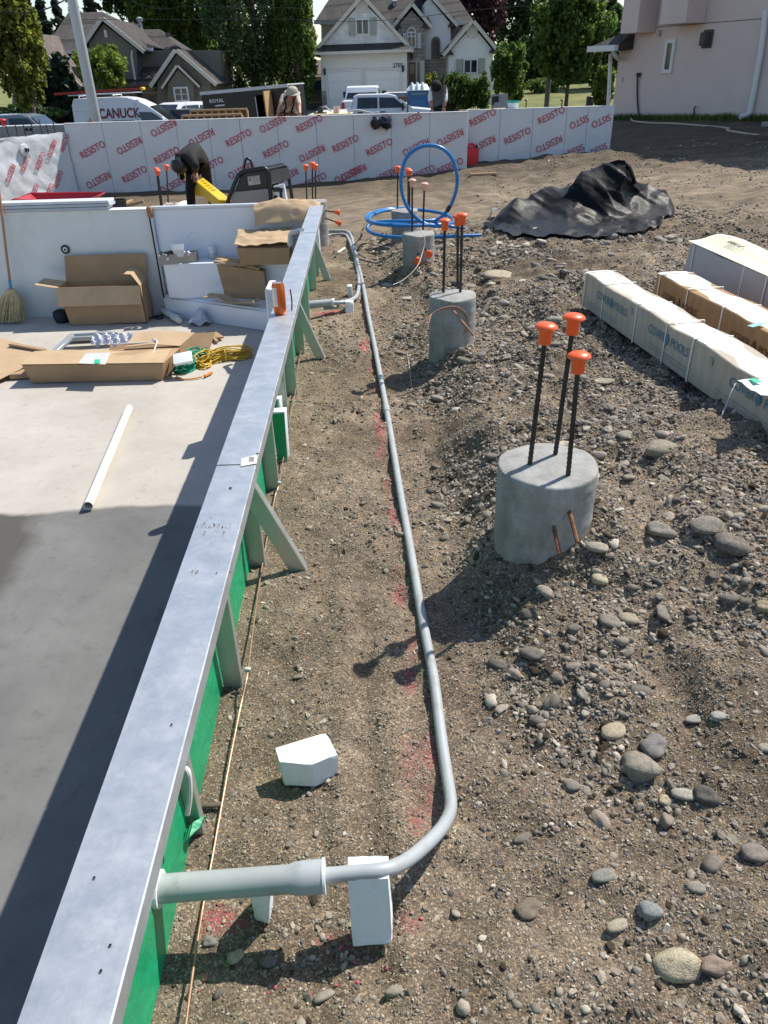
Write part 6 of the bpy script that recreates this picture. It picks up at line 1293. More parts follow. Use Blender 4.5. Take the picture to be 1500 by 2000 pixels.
for s in (-1, 1):
    mb = MB(); x = .095*s; mb.tube(smoothpath([nk+Vector((x*.9, .02, -.0)), ch+Vector((x, -.155, .06)), ch+Vector((x*.8, -.185, -.06)), pe+Vector((x*.9, -.165, .04))]), .02, 6); mk('brace_strap', mb, BLKCL, wB, local=True)
mb = MB(); mb.tube([pe+Vector((math.cos(a)*.175, math.sin(a)*.165, .02)) for a in np.linspace(0, 6.28, 24)[:-1]], .035, 8, closed=True); belt = mk('tool_belt', mb, mat('belt_leather', (.05, .03, .02), .7), wB, local=True)
mb = MB(); mb.box(pe+Vector((-.15, -.13, -.06)), (.14, .1, .17)); mb.box(pe+Vector((.15, -.13, -.05)), (.13, .1, .15)); mb.box(pe+Vector((.05, -.2, .02)), (.06, .03, .07)); mk('tool_pouch', mb, mat('pouch_leather', (.16, .10, .055), .8), belt, local=True, bev=.015)
hq = (Vector(Jb['headtop'])-Vector(Jb['head'])).to_track_quat('Z', 'Y').to_matrix(); mb = MB(); mb.lathe([(.118, .0), (.122, .02), (.115, .07), (.085, .11), (.03, .13)], Vector(Jb['head']), 20, hq); mb.lathe([(.16, .005), (.165, .012), (.11, .03)], Vector(Jb['head']), 20, hq); mk('sun_hat', mb, mat('khaki_hat', (.40, .38, .30), .9, var=.25, vs=14), wB, local=True)
# second worker, bent over, grey and white top
YC = 19.0; pC = Vector((PY(856, 215, YC).x, YC, T(PY(856, 215, YC).x, YC)))
def relC(px, py, Y=YC): return tuple(PY(px, py, Y)-pC)
zh = PY(856, 206, YC).z-pC.z
Jc = {'pelvis': relC(857, 196, YC+.1), 'spine': relC(857, 182, YC), 'chest': relC(856, 174, YC-.18), 'neck': relC(854, 170, YC-.36), 'head': relC(852, 169, YC-.46), 'headtop': relC(852, 165, YC-.52),
      'shL': relC(844, 175, YC-.22), 'elL': relC(841, 194, YC-.3), 'wrL': relC(844, 212, YC-.4), 'shR': relC(867, 175, YC-.22), 'elR': relC(869, 194, YC-.3), 'wrR': relC(866, 210, YC-.4),
      'hipL': (-.09, .1, zh*.98), 'kneeL': (-.10, .02, zh*.52), 'ankL': (-.12, .08, .08), 'toeL': (-.12, -.1, .04), 'hipR': (.10, .1, zh*.98), 'kneeR': (.12, .02, zh*.52), 'ankR': (.13, .08, .08), 'toeR': (.13, -.1, .04)}
Rc = dict(Rb); Rc.update({'spine': .16, 'chest': .175, 'elL': .072, 'elR': .072})
GRYT = mat('grey_shirt', (.10, .10, .105), .9, var=.2, vs=9, bs=18, bm=.5, bd=.02); WHT = mat('white_sleeve', (.74, .74, .73), .8, var=.05, vs=9, bs=18, bm=.4, bd=.02)
def pickC(a, b, t):
    if b in ('shL', 'shR', 'elL', 'elR'): return 1
    if b in ('wrL', 'wrR'): return 1 if t < .25 else 2
    if b in ('spine', 'chest'): return 0
    if b in ('neck', 'head', 'headtop'): return 2
    if b.startswith('toe'): return 4
    return 3
wC = person('person', pC, Jc, Bn, Rc, [GRYT, WHT, SKIN, TROU, BOOT], pickC, 'worker in grey top and white sleeves bent forward beside the blue cabin')
fingers(wC, Jc['wrL'], Vector((.1, -.1, -1)), (1, 0, 0), SKIN); fingers(wC, Jc['wrR'], Vector((-.05, -.1, -1)), (-1, 0, 0), SKIN)
mb = MB(); hq = (Vector(Jc['headtop'])-Vector(Jc['head'])).to_track_quat('Z', 'Y').to_matrix(); mb.lathe([(.112, -.01), (.118, .02), (.11, .07), (.08, .10), (.02, .115)], Vector(Jc['head']), 20, hq); mk('dark_cap', mb, BLKCL, wC, local=True)
c = Vector(Jc['chest']); mb = MB(); rows = [[c+Vector((-.17+.34*t, -.10-.10*math.sin(math.pi*t)-.05*s, .10-.42*s+.03*math.sin(6*t+s*4))) for t in np.linspace(0, 1, 9)] for s in np.linspace(0, 1, 7)]; mb.sheet(rows, .008); mk('loose_shirt_front', mb, GRYT, wC, local=True)
c = Vector(Jc['pelvis']); mb = MB(); mb.tube(smoothpath([c+Vector((.17, .05, .34)), c+Vector((.2, 0, .1)), c+Vector((.23, -.05, -.08))]), .03, 8); mk('tool_sling', mb, BLKCL, wC, local=True)

# things along the right wall top
q = PY(980, 202, 20.5); pb = thing('display_board', Vector((q.x, 20.5, T(q.x, 20.5))), 'grey board with a black corner propped behind the right wall', 'board'); a = [PY(*c, 20.5) for c in [(959, 186), (992, 182), (992, 209), (960, 212)]]
mb = MB(); mb.prism(a, (0, .03, 0)); mk('board_panel', mb, mat('board_grey', (.42, .42, .41), .7), pb); cc = sum(a, Vector())/4
mb = MB(); mb.prism([PY(*c, 20.49) for c in [(961, 189), (974, 187), (974, 199), (966, 200), (961, 208)]], (0, -.004, 0)); mk('black_patch', mb, BLACKP, pb, smooth=False)
for k in (0, 1): mb = MB(); mb.bar(a[3] if k == 0 else a[2], Vector(((a[3] if k == 0 else a[2]).x, 20.5, T(q.x, 20.5))), .05); mk('post', mb, WOOD, pb)
q = PY(1002, 211, 15.4); q.z = PY(1050, 211.5, 15.22).z+.009; bk = thing('bucket', q, 'small white bucket with teal rim on the right wall', 'bucket'); mb = MB(); mb.lathe([(.09, 0), (.115, .11), (.11, .11), (.085, .005)], q, 20); mk('bucket_body', mb, WHITEP, bk)
mb = MB(); mb.lathe([(.116, .085), (.121, .115), (.108, .115), (.108, .09)], q, 20); mk('teal_rim', mb, mat('teal_plastic', (.02, .42, .36), .4), bk)
mb = MB(); q = PY(912, 217, 15.35); q.z += .01; mb.box(q, (.3, .1, .025), .3); mb.box(q+Vector((.12, 0, .02)), (.2, .06, .02), -.4); tag(mk('board', mb, WOOD), 'timber scraps lying on the wall top near the second worker', 'board')
mb = MB(); a = PY(797, 192, 21); b2 = PY(791, 221, 21); mb.bar(Vector((b2.x-.03, 21, T(b2.x, 21))), a, .035, .06); mb.bar(a, PY(777, 191, 21), .03, .06); tag(mk('timber_stake', mb, mat('brown_stake', (.20, .11, .07), .8)), 'brown timber stake with a crosspiece left of the blue cabin', 'stake')

# portable toilet
zc_t = 40.0; a = PY(797, 222, 44.5); b2 = PY(838, 220, 44.5); gz = T((a.x+b2.x)/2, 44.5)+.06; pt = thing('portable_toilet', Vector(((a.x+b2.x)/2, 45.1, gz)), 'blue portable toilet cabin with white ribbed roof', 'portable toilet')
BLU = mat('blue_cabin', (.008, .085, .24), .5, var=.06); zt1 = PY(818, 177, 44.5).z; zt2 = PY(818, 163, 44.5).z; xw = b2.x-a.x
mb = MB(); mb.box(((a.x+b2.x)/2, 45.1, (gz+zt1)/2), (xw, 1.15, zt1-gz)); mk('cabin', mb, BLU, pt, bev=.03)
mb = MB(); mb.box(((a.x+b2.x)/2, 44.51, (gz+zt1)/2-.15), (xw*.74, .03, (zt1-gz)*.8)); dr_ = mk('door', mb, mat('blue_door', (.01, .10, .27), .45), pt, bev=.01)
mb = MB(); mb.box((a.x+xw*.8, 44.48, (gz+zt1)/2), (.05, .04, .16)); mk('latch', mb, WHITEP, dr_)
RF = mat('translucent_roof', (.66, .72, .72), .5, var=.06); mb = MB(); c = Vector(((a.x+b2.x)/2, 45.1, zt1)); w2_, d2_ = xw/2+.06, .66
mb.hexa([c+Vector((-w2_, -d2_, 0)), c+Vector((w2_, -d2_, 0)), c+Vector((w2_, d2_, 0)), c+Vector((-w2_, d2_, 0)), c+Vector((-w2_*.62, -d2_*.6, zt2-zt1-.06)), c+Vector((w2_*.72, -d2_*.6, zt2-zt1-.03)), c+Vector((w2_*.72, d2_*.6, zt2-zt1-.03)), c+Vector((-w2_*.62, d2_*.6, zt2-zt1-.06))]); rfo = mk('roof', mb, RF, pt, bev=.03)
for k in (-.5, -.05, .4): mb = MB(); x = c.x+k*w2_; mb.tube([(x, c.y-d2_-.02, zt1+.02), (x, c.y-d2_*.6, zt2), (x, c.y+d2_*.6, zt2), (x, c.y+d2_, zt1)], .055, 6); mk('roof_rib', mb, RF, rfo)
mb = MB(); mb.box((c.x, 44.5, zt1-.14), (xw*.7, .02, .10)); mk('sign_strip', mb, mat('faded_sign', (.12, .19, .22), .6), pt)

# ================================================================== VEHICLES
def vehicle(name, label, cat, loc, rz, prof, hw, belt, tuck, paint, sidewins, front=None, rear=None, wheels=(), wr=.36, lights=(), tails=(), mirrors=None, group='vehicles parked beyond the plot'):
    v = thing(name, loc, label, cat, group, rz)
    W_ = lambda z: hw if z <= belt else hw-tuck*(z-belt)
    n = len(prof); mb = MB(); L = [(x, W_(z), z) for x, z in prof]; Rr = [(x, -W_(z), z) for x, z in prof]
    mb.add(L+Rr, [tuple(range(n)), tuple(range(2*n-1, n-1, -1))] + [(i, n+i, n+(i+1) % n, (i+1) % n) for i in range(n)]); mk('body', mb, paint, v, local=True, bev=.035, seg=2, ang=50)
    for sd in (-1, 1):
        for poly in sidewins:
            mb = MB(); mb.prism([(x, sd*(W_(z)-.012), z) for x, z in poly], (0, sd*.024, 0)); mk('window', mb, CARGLASS, v, smooth=False, local=True)
    for nm, seg in (('windscreen', front), ('rear_window', rear)):
        if seg:
            (xa, za), (xb, zb), (ox, oz) = seg; mb = MB(); wa, wb_ = W_(za)-.09, W_(zb)-.12
            mb.prism([(xa+ox, -wa, za+oz), (xa+ox, wa, za+oz), (xb+ox, wb_, zb+oz), (xb+ox, -wb_, zb+oz)], (ox*.5, 0, oz*.5)); mk(nm, mb, CARGLASS, v, smooth=False, local=True)
    for x in wheels:
        for sd in (-1, 1):
            mb = MB(); Mx = Matrix.Rotation(R(90), 3, 'X'); mb.lathe([(wr*.62, -.11), (wr*.95, -.11), (wr, -.08), (wr, .08), (wr*.95, .11), (wr*.62, .11)], (x, sd*(hw-.09), wr), 24, Mx); w_o = mk('wheel', mb, TYRE, v, local=True)
            mb = MB(); mb.lathe([(wr*.1, -.1), (wr*.6, -.1), (wr*.6, .1), (wr*.1, .1)], (x, sd*(hw-.085), wr), 20, Mx); mk('rim', mb, RIM, w_o, local=True)
    for nm, ls, mm in (('headlight', lights, mat('headlight_lens', (.5, .52, .55), .1)), ('tail_light', tails, mat('tail_lens', (.45, .01, .02), .2))):
        for (x, y, z, sx, sy, sz) in ls: mb = MB(); mb.box((x, y, z), (sx, sy, sz)); mk(nm, mb, mm, v, local=True, bev=.015)
    if mirrors:
        for sd in (-1, 1): mb = MB(); x, z, s_, m_ = mirrors; mb.box((x, sd*(W_(z)+.14*s_), z), (.09, .2*s_, .22*s_)); mb.bar((x, sd*W_(z), z-.02), (x, sd*(W_(z)+.1*s_), z-.02), .05); mk('mirror', mb, m_, v, local=True, bev=.02)
    return v
# tall white van, nose to the right
zr_ = T(-14, 41)+.06; VY = 41.0; vx = PY(150, 200, VY).x; vh = PY(200, 190, VY).z-zr_
sc_ = vh/2.6
vp = [(0.05, .45), (5.75, .45), (5.8, .75), (5.65, 1.05), (4.75, 1.32), (4.05, 1.86), (3.55, 2.22), (3.1, 2.45), (2.7, 2.56), (2.3, 2.6), (.15, 2.58), (.03, 2.3), (0, 1.2)]
van = vehicle('delivery_van', 'white high roof van with red CANUCK lettering and a ladder on top', 'van', (vx, VY, zr_), 0, [(x, z*sc_) for x, z in vp], .98, 1.25*sc_, .12, WHITEPAINT, [[(3.28, 1.35*sc_), (4.45, 1.36*sc_), (4.0, 1.75*sc_), (3.75, 1.9*sc_), (3.15, 1.92*sc_)]], ((4.72, 1.34*sc_), (3.66, 2.12*sc_), (.03, .03)), None, (1.0, 4.8), .36, mirrors=(4.3, 1.55*sc_, 1.1, WHITEPAINT))
yv = lambda z: -(.98-.12*max(0, z-1.25*sc_))-.006
DRED = mat('van_red', (.20, .015, .03), .5); 
def vlet(txt, x, z, size, m_, bold=0, xs=1, nm='lettering'):
    o = lettering(txt, size, (vx+x, VY+yv(z)-.004, zr_+z), (1, 0, 0), (0, .12, 1), m_, van, bold, xs, 0, nm); return o
vlet('CANUCK', 2.22, 1.87*sc_, .58, DRED, .022, .80)
mb = MB(); rr = random.Random(4)
for zz, x0, x1, hh in ((1.54, 1.8, 2.8, .07), (1.40, 1.4, 3.1, .11)):
    x = x0
    while x < x1:
        w = rr.uniform(.05, .10); mb.box((vx+x+w/2, VY+yv(zz*sc_)-.003, zr_+zz*sc_), (w*.8, .002, hh*rr.uniform(.7, 1))); x += w+(.08 if rr.random() < .15 else .012)
mk('small_print', mb, BLACKP, van, smooth=False)
mb = MB(); rr = random.Random(1); c = Vector((vx+.95, VY+yv(1.4*sc_)-.012, zr_+1.50*sc_)); leaf = [(0, .30), (.07, .16), (.16, .2), (.13, .06), (.28, .08), (.2, -.04), (.25, -.1), (.05, -.14), (.02, -.28), (-.02, -.28), (-.05, -.14), (-.25, -.1), (-.2, -.04), (-.28, .08), (-.13, .06), (-.16, .2), (-.07, .16)]
mb.prism([c+Vector((x*1.15, 0, z*1.15)) for x, z in leaf], (0, -.003, 0)); mk('leaf_emblem', mb, mat('orange_leaf', (.55, .22, .04), .6), van, smooth=False)
mb = MB(); mb.bar((.1, -.994, 2.02*sc_), (3.0, -.985+.0, 2.02*sc_), .012, .01); mk('body_crease', mb, mat('crease_grey', (.45, .46, .47), .5), van, local=True)
for x in (1.15, 3.05): mb = MB(); mb.box((x, -.965, 1.5*sc_), (.01, .06, 1.7*sc_)); mk('door_gap', mb, MATS['crease_grey'], van, local=True)
mb = MB(); 
for x in (.4, 2.0): mb.bar((x, -.75, 2.6*sc_+.10), (x, .75, 2.6*sc_+.10), .05); mb.bar((x, -.72, 2.55*sc_), (x, -.72, 2.6*sc_+.1), .04); mb.bar((x, .72, 2.55*sc_), (x, .72, 2.6*sc_+.1), .04)
mb.bar((-.1, -.74, 2.6*sc_+.12), (3.0, -.74, 2.6*sc_+.16), .04); mb.bar((-.1, .74, 2.6*sc_+.12), (3.0, .74, 2.6*sc_+.16), .04); mk('roof_rack', mb, WHITEP, van, local=True)
ld = thing('ladder', (vx-.5, VY-.5, zr_+2.6*sc_+.16), 'red extension ladder lying on the roof of the white van', 'ladder'); lz = zr_+2.6*sc_+.20
for s in (-.2, .2): mb = MB(); mb.bar((vx-.75, VY-.5+s, lz+.0), (vx+3.4, VY-.5+s, lz+.12), .035, .10); mk('rail', mb, mat('ladder_red', (.40, .03, .025), .5), ld)
for k in range(13): mb = MB(); x = vx-.6+k*.31; mb.bar((x, VY-.7, lz+.01+k*.009), (x, VY-.3, lz+.01+k*.009), .03); mk('rung', mb, FRM, ld)
mb = MB(); mb.box((vx+3.42, VY-.5, lz+.12), (.14, .46, .12)); mk('foot', mb, YEL, ld, bev=.02)
# white SUV, three-quarter view
SUVP = [(0, .4), (4.7, .4), (4.75, .75), (4.6, 1.0), (3.5, 1.12), (2.75, 1.68), (2.4, 1.76), (.5, 1.74), (.15, 1.3), (0, 1.0)]
def groundcar(px, Y): x = PY(px, 205, Y).x; return (x, Y, T(x, Y)+.065)
l = groundcar(353, 45); suv = vehicle('suv', 'white sport utility vehicle parked before the grey house', 'car', (l[0]+1.0, l[1]+1.7, PY(353, 199, 45).z-1.77), R(238), SUVP, .95, 1.0, .22, WHITEPAINT, [[(.5, 1.15), (1.35, 1.16), (1.35, 1.6), (.75, 1.6)], [(1.45, 1.16), (2.35, 1.16), (2.35, 1.62), (1.45, 1.62)], [(2.42, 1.16), (3.25, 1.16), (2.62, 1.6), (2.42, 1.62)]], ((3.42, 1.16), (2.78, 1.64), (.03, .03)), ((.13, 1.32), (.42, 1.68), (-.03, .02)), (.9, 3.75), .37, [(4.6, -.65, .85, .15, .4, .16), (4.6, .65, .85, .15, .4, .16)], (), (3.1, 1.2, .9, BLACKP))
mb = MB(); mb.box((4.72, 0, .72), (.08, .8, .2)); mk('grille', mb, BLACKP, suv, local=True); mb = MB(); mb.box((4.1, 0, 1.09), (.6, .5, .05)); mk('bonnet_scoop', mb, WHITEPAINT, suv, local=True, bev=.02)
# dark car, only its bonnet shows
CARP = [(0, .35), (4.5, .35), (4.55, .65), (4.4, .85), (3.4, .98), (2.6, 1.42), (1.3, 1.44), (.5, 1.05), (.05, .95)]
CWIN = [[(.75, 1.02), (1.65, 1.02), (1.65, 1.36), (1.35, 1.36)], [(1.75, 1.02), (3.05, 1.0), (2.5, 1.36), (1.75, 1.37)]]
l = groundcar(322, 43.2); vehicle('sedan', 'dark car between the white van and the white sport utility vehicle', 'car', (l[0]-.5, 43.2, PY(322, 219, 43.2).z-1.3), R(-25), CARP, .88, .95, .3, mat('dark_green_paint', (.02, .03, .03), .2, var=.02, bm=0), CWIN, ((3.35, 1.0), (2.62, 1.38), (.03, .03)), None, (.85, 3.6), .33)
# grey pickup at the left edge
PKP = [(0, .55), (5.7, .55), (5.75, .9), (5.6, 1.15), (4.3, 1.24), (3.65, 1.82), (3.3, 1.9), (2.0, 1.9), (1.85, 1.25), (.03, 1.22)]
PKW = [[(2.08, 1.3), (2.75, 1.3), (2.75, 1.78), (2.15, 1.78)], [(2.85, 1.3), (4.1, 1.28), (3.6, 1.76), (2.85, 1.79)]]
l = groundcar(10, 34.5); vehicle('pickup_truck', 'grey blue vehicle cut off at the left edge behind the concrete wall', 'pickup', (l[0]-2.5, 34.5, PY(30, 223, 34.5).z-1.9), 0, PKP, .98, 1.2, .28, mat('grey_car_paint', (.20, .23, .27), .25, .3, var=.02, bm=0), PKW + [[(.2, 1.25), (1.0, 1.25), (1.0, 1.26)]], ((4.22, 1.28), (3.68, 1.78), (.03, .03)), ((1.9, 1.3), (2.0, 1.8), (-.03, 0)), (1.1, 4.7), .4)
# enclosed black trailer with the side door open
TY = 37.0; a = PY(398, 181, TY); b2 = PY(567, 165, TY-1.0); gz = T((a.x+b2.x)/2, TY)+.06; d_ = Vector((b2.x-a.x, b2.y-a.y, 0)); Lt = d_.length; th = math.atan2(d_.y, d_.x)
trl = thing('box_trailer', (a.x, TY, gz), 'black enclosed trailer with open side door showing timber shelves', 'trailer', 'vehicles parked beyond the plot', th); trl.rotation_euler = (0, -math.atan2(b2.z-a.z, Lt), th); BLKT = mat('black_trailer', (.006, .006, .007), .35, var=.1); ht = a.z-gz
def tq(name, c, s, m_, bev=0, par=None): mb = MB(); mb.box(c, s); return mk(name, mb, m_, par or trl, local=True, bev=bev)
tq('side_wall', (Lt*.315, .02, ht*.56), (Lt*.63, .05, ht*.86), BLKT); tq('side_wall', (Lt*.9, .02, ht*.56), (Lt*.2, .05, ht*.86), BLKT); tq('side_wall', (Lt*.715, .02, ht*.94), (Lt*.17, .05, ht*.1), BLKT)
tq('far_wall', (Lt*.5, 2.1, ht*.56), (Lt, .05, ht*.86), BLKT); tq('end_wall', (.025, 1.06, ht*.56), (.05, 2.1, ht*.86), BLKT); tq('end_wall', (Lt-.025, 1.06, ht*.56), (.05, 2.1, ht*.86), BLKT); tq('trailer_floor', (Lt/2, 1.06, ht*.12), (Lt, 2.1, .08), BLKT)
tq('roof', (Lt/2, 1.06, ht+.01), (Lt+.06, 2.2, .05), mat('trailer_roof', (.62, .63, .63), .4)); tq('roof_trim', (Lt/2, -.03, ht-.04), (Lt+.06, .04, .10), MATS['trailer_roof'])
for k in range(4): tq('shelf', (Lt*.715, 1.2, ht*(.3+.17*k)), (Lt*.18, 1.2, .05), mat('shelf_timber', (.20, .09, .04), .8))
tq('door', (Lt*.805, -.42, ht*.55), (.05, .85, ht*.78), mat('door_ply', (.45, .29, .13), .7)); tq('door_frame', (Lt*.803, -.02, ht*.55), (.05, .05, ht*.8), WHITEP)
tq('door_frame', (Lt*.625, -.015, ht*.52), (.035, .035, ht*.7), MATS['trailer_roof'])
lo = lettering('ROYAL', .19, (0, 0, 0), (1, 0, 0), (0, 0, 1), WHITEP, trl, .02, 1.15); lo.matrix_basis = Matrix.Translation((Lt*.17, -.012, ht*.86)) @ Matrix.Rotation(R(90), 4, 'X')
tq('small_print', (Lt*.2, -.008, ht*.79), (.45, .004, .05), WHITEP)
for x in (.4, .52):
    mb = MB(); mb.lathe([(.2, -.1), (.34, -.09), (.34, .09), (.2, .1)], (Lt*x, -.1, .34), 20, Matrix.Rotation(R(90), 3, 'X')); wo = mk('wheel', mb, TYRE, trl, local=True); mb = MB(); mb.lathe([(.05, -.1), (.2, -.1), (.2, .1), (.05, .1)], (Lt*x, -.11, .34), 16, Matrix.Rotation(R(90), 3, 'X')); mk('rim', mb, RIM, wo, local=True)
# white crew cab pickup
PY_ = 42.5; xr_ = PY(800, 205, PY_).x; CRP = [(0, .55), (5.8, .55), (5.88, .95), (5.75, 1.22), (4.75, 1.33), (3.95, 1.86), (3.6, 1.95), (2.1, 1.96), (1.9, 1.88), (1.8, 1.3), (.03, 1.28)]
CRW = [[(2.05, 1.36), (3.05, 1.36), (3.05, 1.83), (2.1, 1.84)], [(3.13, 1.36), (4.45, 1.36), (3.85, 1.8), (3.13, 1.83)]]
zr2 = PY(730, 183, PY_).z-1.97; xl = PY(640, 205, PY_).x
tk = vehicle('pickup_truck', 'white crew cab pickup facing right in front of the garage', 'pickup', (xl-.6, PY_, zr2), 0, [(x*1.02, z) for x, z in CRP], 1.0, 1.28, .26, WHITEPAINT, [[(x*1.02, z) for x, z in w] for w in CRW], ((4.78, 1.36), (4.05, 1.84), (.03, .03)), ((1.86, 1.4), (1.95, 1.86), (-.03, 0)), (1.2, 4.95), .42, [(5.8, -.75, 1.0, .15, .3, .25), (5.8, .75, 1.0, .15, .3, .25)], [(.0, -.9, 1.05, .1, .1, .35)], (4.35, 1.42, 1.5, BLACKP))
for x in (2.15, 3.25): mb = MB(); mb.box((x+.1, -1.01, 1.2), (.26, .03, .05)); mk('door_handle', mb, BLACKP, tk, local=True)
mb = MB(); mb.lathe([(.48, -.02), (.5, 0), (.48, .02)], (4.95, -.985, .45), 24, Matrix.Rotation(R(90), 3, 'X')); mk('wheel_arch', mb, BLACKP, tk, local=True)
# second pickup, seen from behind in the drive
Y2 = 49.0; x2 = PY(703, 190, Y2).x; z2 = PY(703, 167, Y2).z-1.97
tk2 = vehicle('pickup_truck', 'white pickup seen from behind in the driveway with black mirrors', 'pickup', (x2, Y2-3.0, z2), R(86), CRP, 1.0, 1.28, .26, WHITEPAINT, CRW, ((4.78, 1.36), (4.0, 1.84), (.03, .03)), ((1.82, 1.36), (1.98, 1.9), (-.03, 0)), (1.2, 4.95), .42, (), [(.0, -.9, 1.02, .1, .16, .42), (.0, .9, 1.02, .1, .16, .42)], (4.2, 1.5, 1.5, BLACKP))
# white car behind the bonnet
Y3 = 48.0; x3 = PY(778, 190, Y3).x; z3 = PY(778, 179, Y3).z-1.46
vehicle('sedan', 'white car facing the street left of the blue cabin', 'car', (x3+.2, Y3+2.0, z3), R(-96), CARP, .88, .95, .3, WHITEPAINT, CWIN, ((3.35, 1.0), (2.62, 1.38), (.03, .03)), ((.5, 1.08), (1.28, 1.42), (-.03, .02)), (.85, 3.6), .33)

# ================================================================== HOUSES
SHING = mat_brick('grey_brown_shingles', (.052, .045, .040), (.07, .061, .054), (.027, .024, .021), 1.0, .5, .16, .016, (R(62), 0, 0)); SHING2 = mat_brick('brown_shingles', (.115, .09, .078), (.15, .118, .10), (.06, .048, .042), 1.0, .5, .16, .016, (R(62), 0, 0))
SIDING = mat_brick('white_siding', (.78, .77, .74), (.80, .79, .76), (.62, .61, .59), 1.0, 30, .13, .012, (R(90), 0, 0), .3); STUC = mat('white_stucco', (.78, .77, .74), .9, var=.05, vs=2, bs=30, bm=.3)
TAUPE = mat('taupe_stucco', (.18, .165, .132), .9, var=.1, vs=2, bs=30, bm=.3); STONEF = mat_brick('facing_stone', (.42, .38, .31), (.28, .25, .21), (.19, .175, .15), 1.0, .42, .2, .02, (R(90), 0, 0), .6)
TRIM = mat('cream_trim', (.58, .55, .48), .6, var=.05); WTRIM = mat('white_trim', (.68, .68, .66), .5, var=.04); FASC = mat('brown_fascia', (.13, .10, .08), .7); SHUT = mat('sage_shutter', (.36, .37, .32), .7); GARD = mat('garage_door', (.74, .75, .74), .5, var=.03)
def face(parent, name, pts, Y, depth, m_, **kw): mb = MB(); mb.prism([PY(x, y, Y) for x, y in pts], (0, depth, 0)); return mk(name, mb, m_, parent, smooth=False, **kw)
def wall_to_ground(pts, Y): return pts
def gable_roof(parent, L, A, Rr, Y0, Y1, th=.16, over=.25, m_=SHING, mt=TRIM, skip=()):
    """two roof planes from a gable outline at Y0 back to Y1, with barge boards"""
    l, a, r = (PY(*q, Y0) for q in (L, A, Rr)); out = []
    for i, (p, q) in enumerate(((l, a), (a, r))):
        if i in skip: continue
        e = (p-q).normalized() if i == 0 else (q-p).normalized(); lo = (p if i == 0 else q)+e*.25; hi = q if i == 0 else p
        n = Vector((-(lo-hi).z, 0, (lo-hi).x)).normalized(); n = n if n.z > 0 else -n; bk = Vector((0, Y1-Y0, 0)); fo = Vector((0, -over, 0)); mb = MB()
        mb.hexa([lo+fo, hi+fo, hi+bk, lo+bk, lo+fo+n*th, hi+fo+n*th, hi+bk+n*th, lo+bk+n*th]); rf = mk('roof', mb, m_, parent, smooth=False)
        mb = MB(); mb.hexa([lo+fo-n*.03, hi+fo-n*.03, hi+fo-n*.03+Vector((0, .06, 0)), lo+fo-n*.03+Vector((0, .06, 0)), lo+fo+n*(th+.01)-Vector((0, .012, 0)), hi+fo+n*(th+.01)-Vector((0, .012, 0)), hi+fo+n*(th+.01)+Vector((0, .05, 0)), lo+fo+n*(th+.01)+Vector((0, .05, 0))]); mk('barge_board', mb, mt, rf, smooth=False)
    return out
def win(parent, x0, y0, x1, y1, Y, fm=WTRIM, mull=1, shut=0, arch=False, bars=0):
    a = PY(x0, y0, Y); b = PY(x1, y1, Y); cx = (a.x+b.x)/2; w = abs(b.x-a.x); z0, z1 = min(a.z, b.z), max(a.z, b.z); f = .09; mb = MB()
    if not arch:
        for (c, s) in (((cx, z0+f/2), (w, f)), ((cx, z1-f/2), (w, f)), ((cx-w/2+f/2, (z0+z1)/2), (f, z1-z0-2*f)), ((cx+w/2-f/2, (z0+z1)/2), (f, z1-z0-2*f))): mb.box((c[0], Y-.04, c[1]), (s[0], .1, s[1]))
        for k in range(mull): mb.box((cx-w/2+w*(k+1)/(mull+1), Y-.035, (z0+z1)/2), (.07, .08, z1-z0-2*f))
        for k in range(bars): mb.box((cx, Y-.034, z0+(z1-z0)*(k+1)/(bars+1)), (w-2*f, .05, .03))
        o = mk('window', mb, fm, parent, smooth=False); mb = MB(); mb.box((cx, Y-.012, (z0+z1)/2), (w-f, .02, z1-z0-f)); mk('pane', mb, GLASS, o, smooth=False)
    else:
        r = w/2; zc = z1-r; out = [Vector((cx-r, Y, z0))]+[Vector((cx-r*math.cos(t), Y, zc+r*math.sin(t))) for t in np.linspace(0, math.pi, 13)]+[Vector((cx+r, Y, z0))]; cc = Vector((cx, Y, (z0+z1)/2)); inn = [cc+(p-cc)*(1-f/r*.9) for p in out]; n = len(out); d = Vector((0, -.09, 0))
        mb.add([p+d for p in out]+[p+d for p in inn]+out+inn, [(i, (i+1) % n, n+(i+1) % n, n+i) for i in range(n)]+[(i, 2*n+i, 2*n+(i+1) % n, (i+1) % n) for i in range(n)]+[(n+i, n+(i+1) % n, 3*n+(i+1) % n, 3*n+i) for i in range(n)])
        if mull: mb.box((cx, Y-.05, (z0+zc)/2), (.05, .05, zc-z0)); mb.box((cx, Y-.05, zc), (w-.1, .05, .05))
        o = mk('window', mb, fm, parent, smooth=False); mb = MB(); mb.prism([p+Vector((0, -.012, 0)) for p in inn], (0, -.015, 0)); mk('pane', mb, GLASS, o, smooth=False)
    for sd in ((-1, 1) if shut else ()): mb = MB(); mb.box((cx+sd*(w/2+.24), Y-.03, (z0+z1)/2), (.4, .06, z1-z0)); mk('shutter', mb, SHUT, parent, smooth=False)
    return o
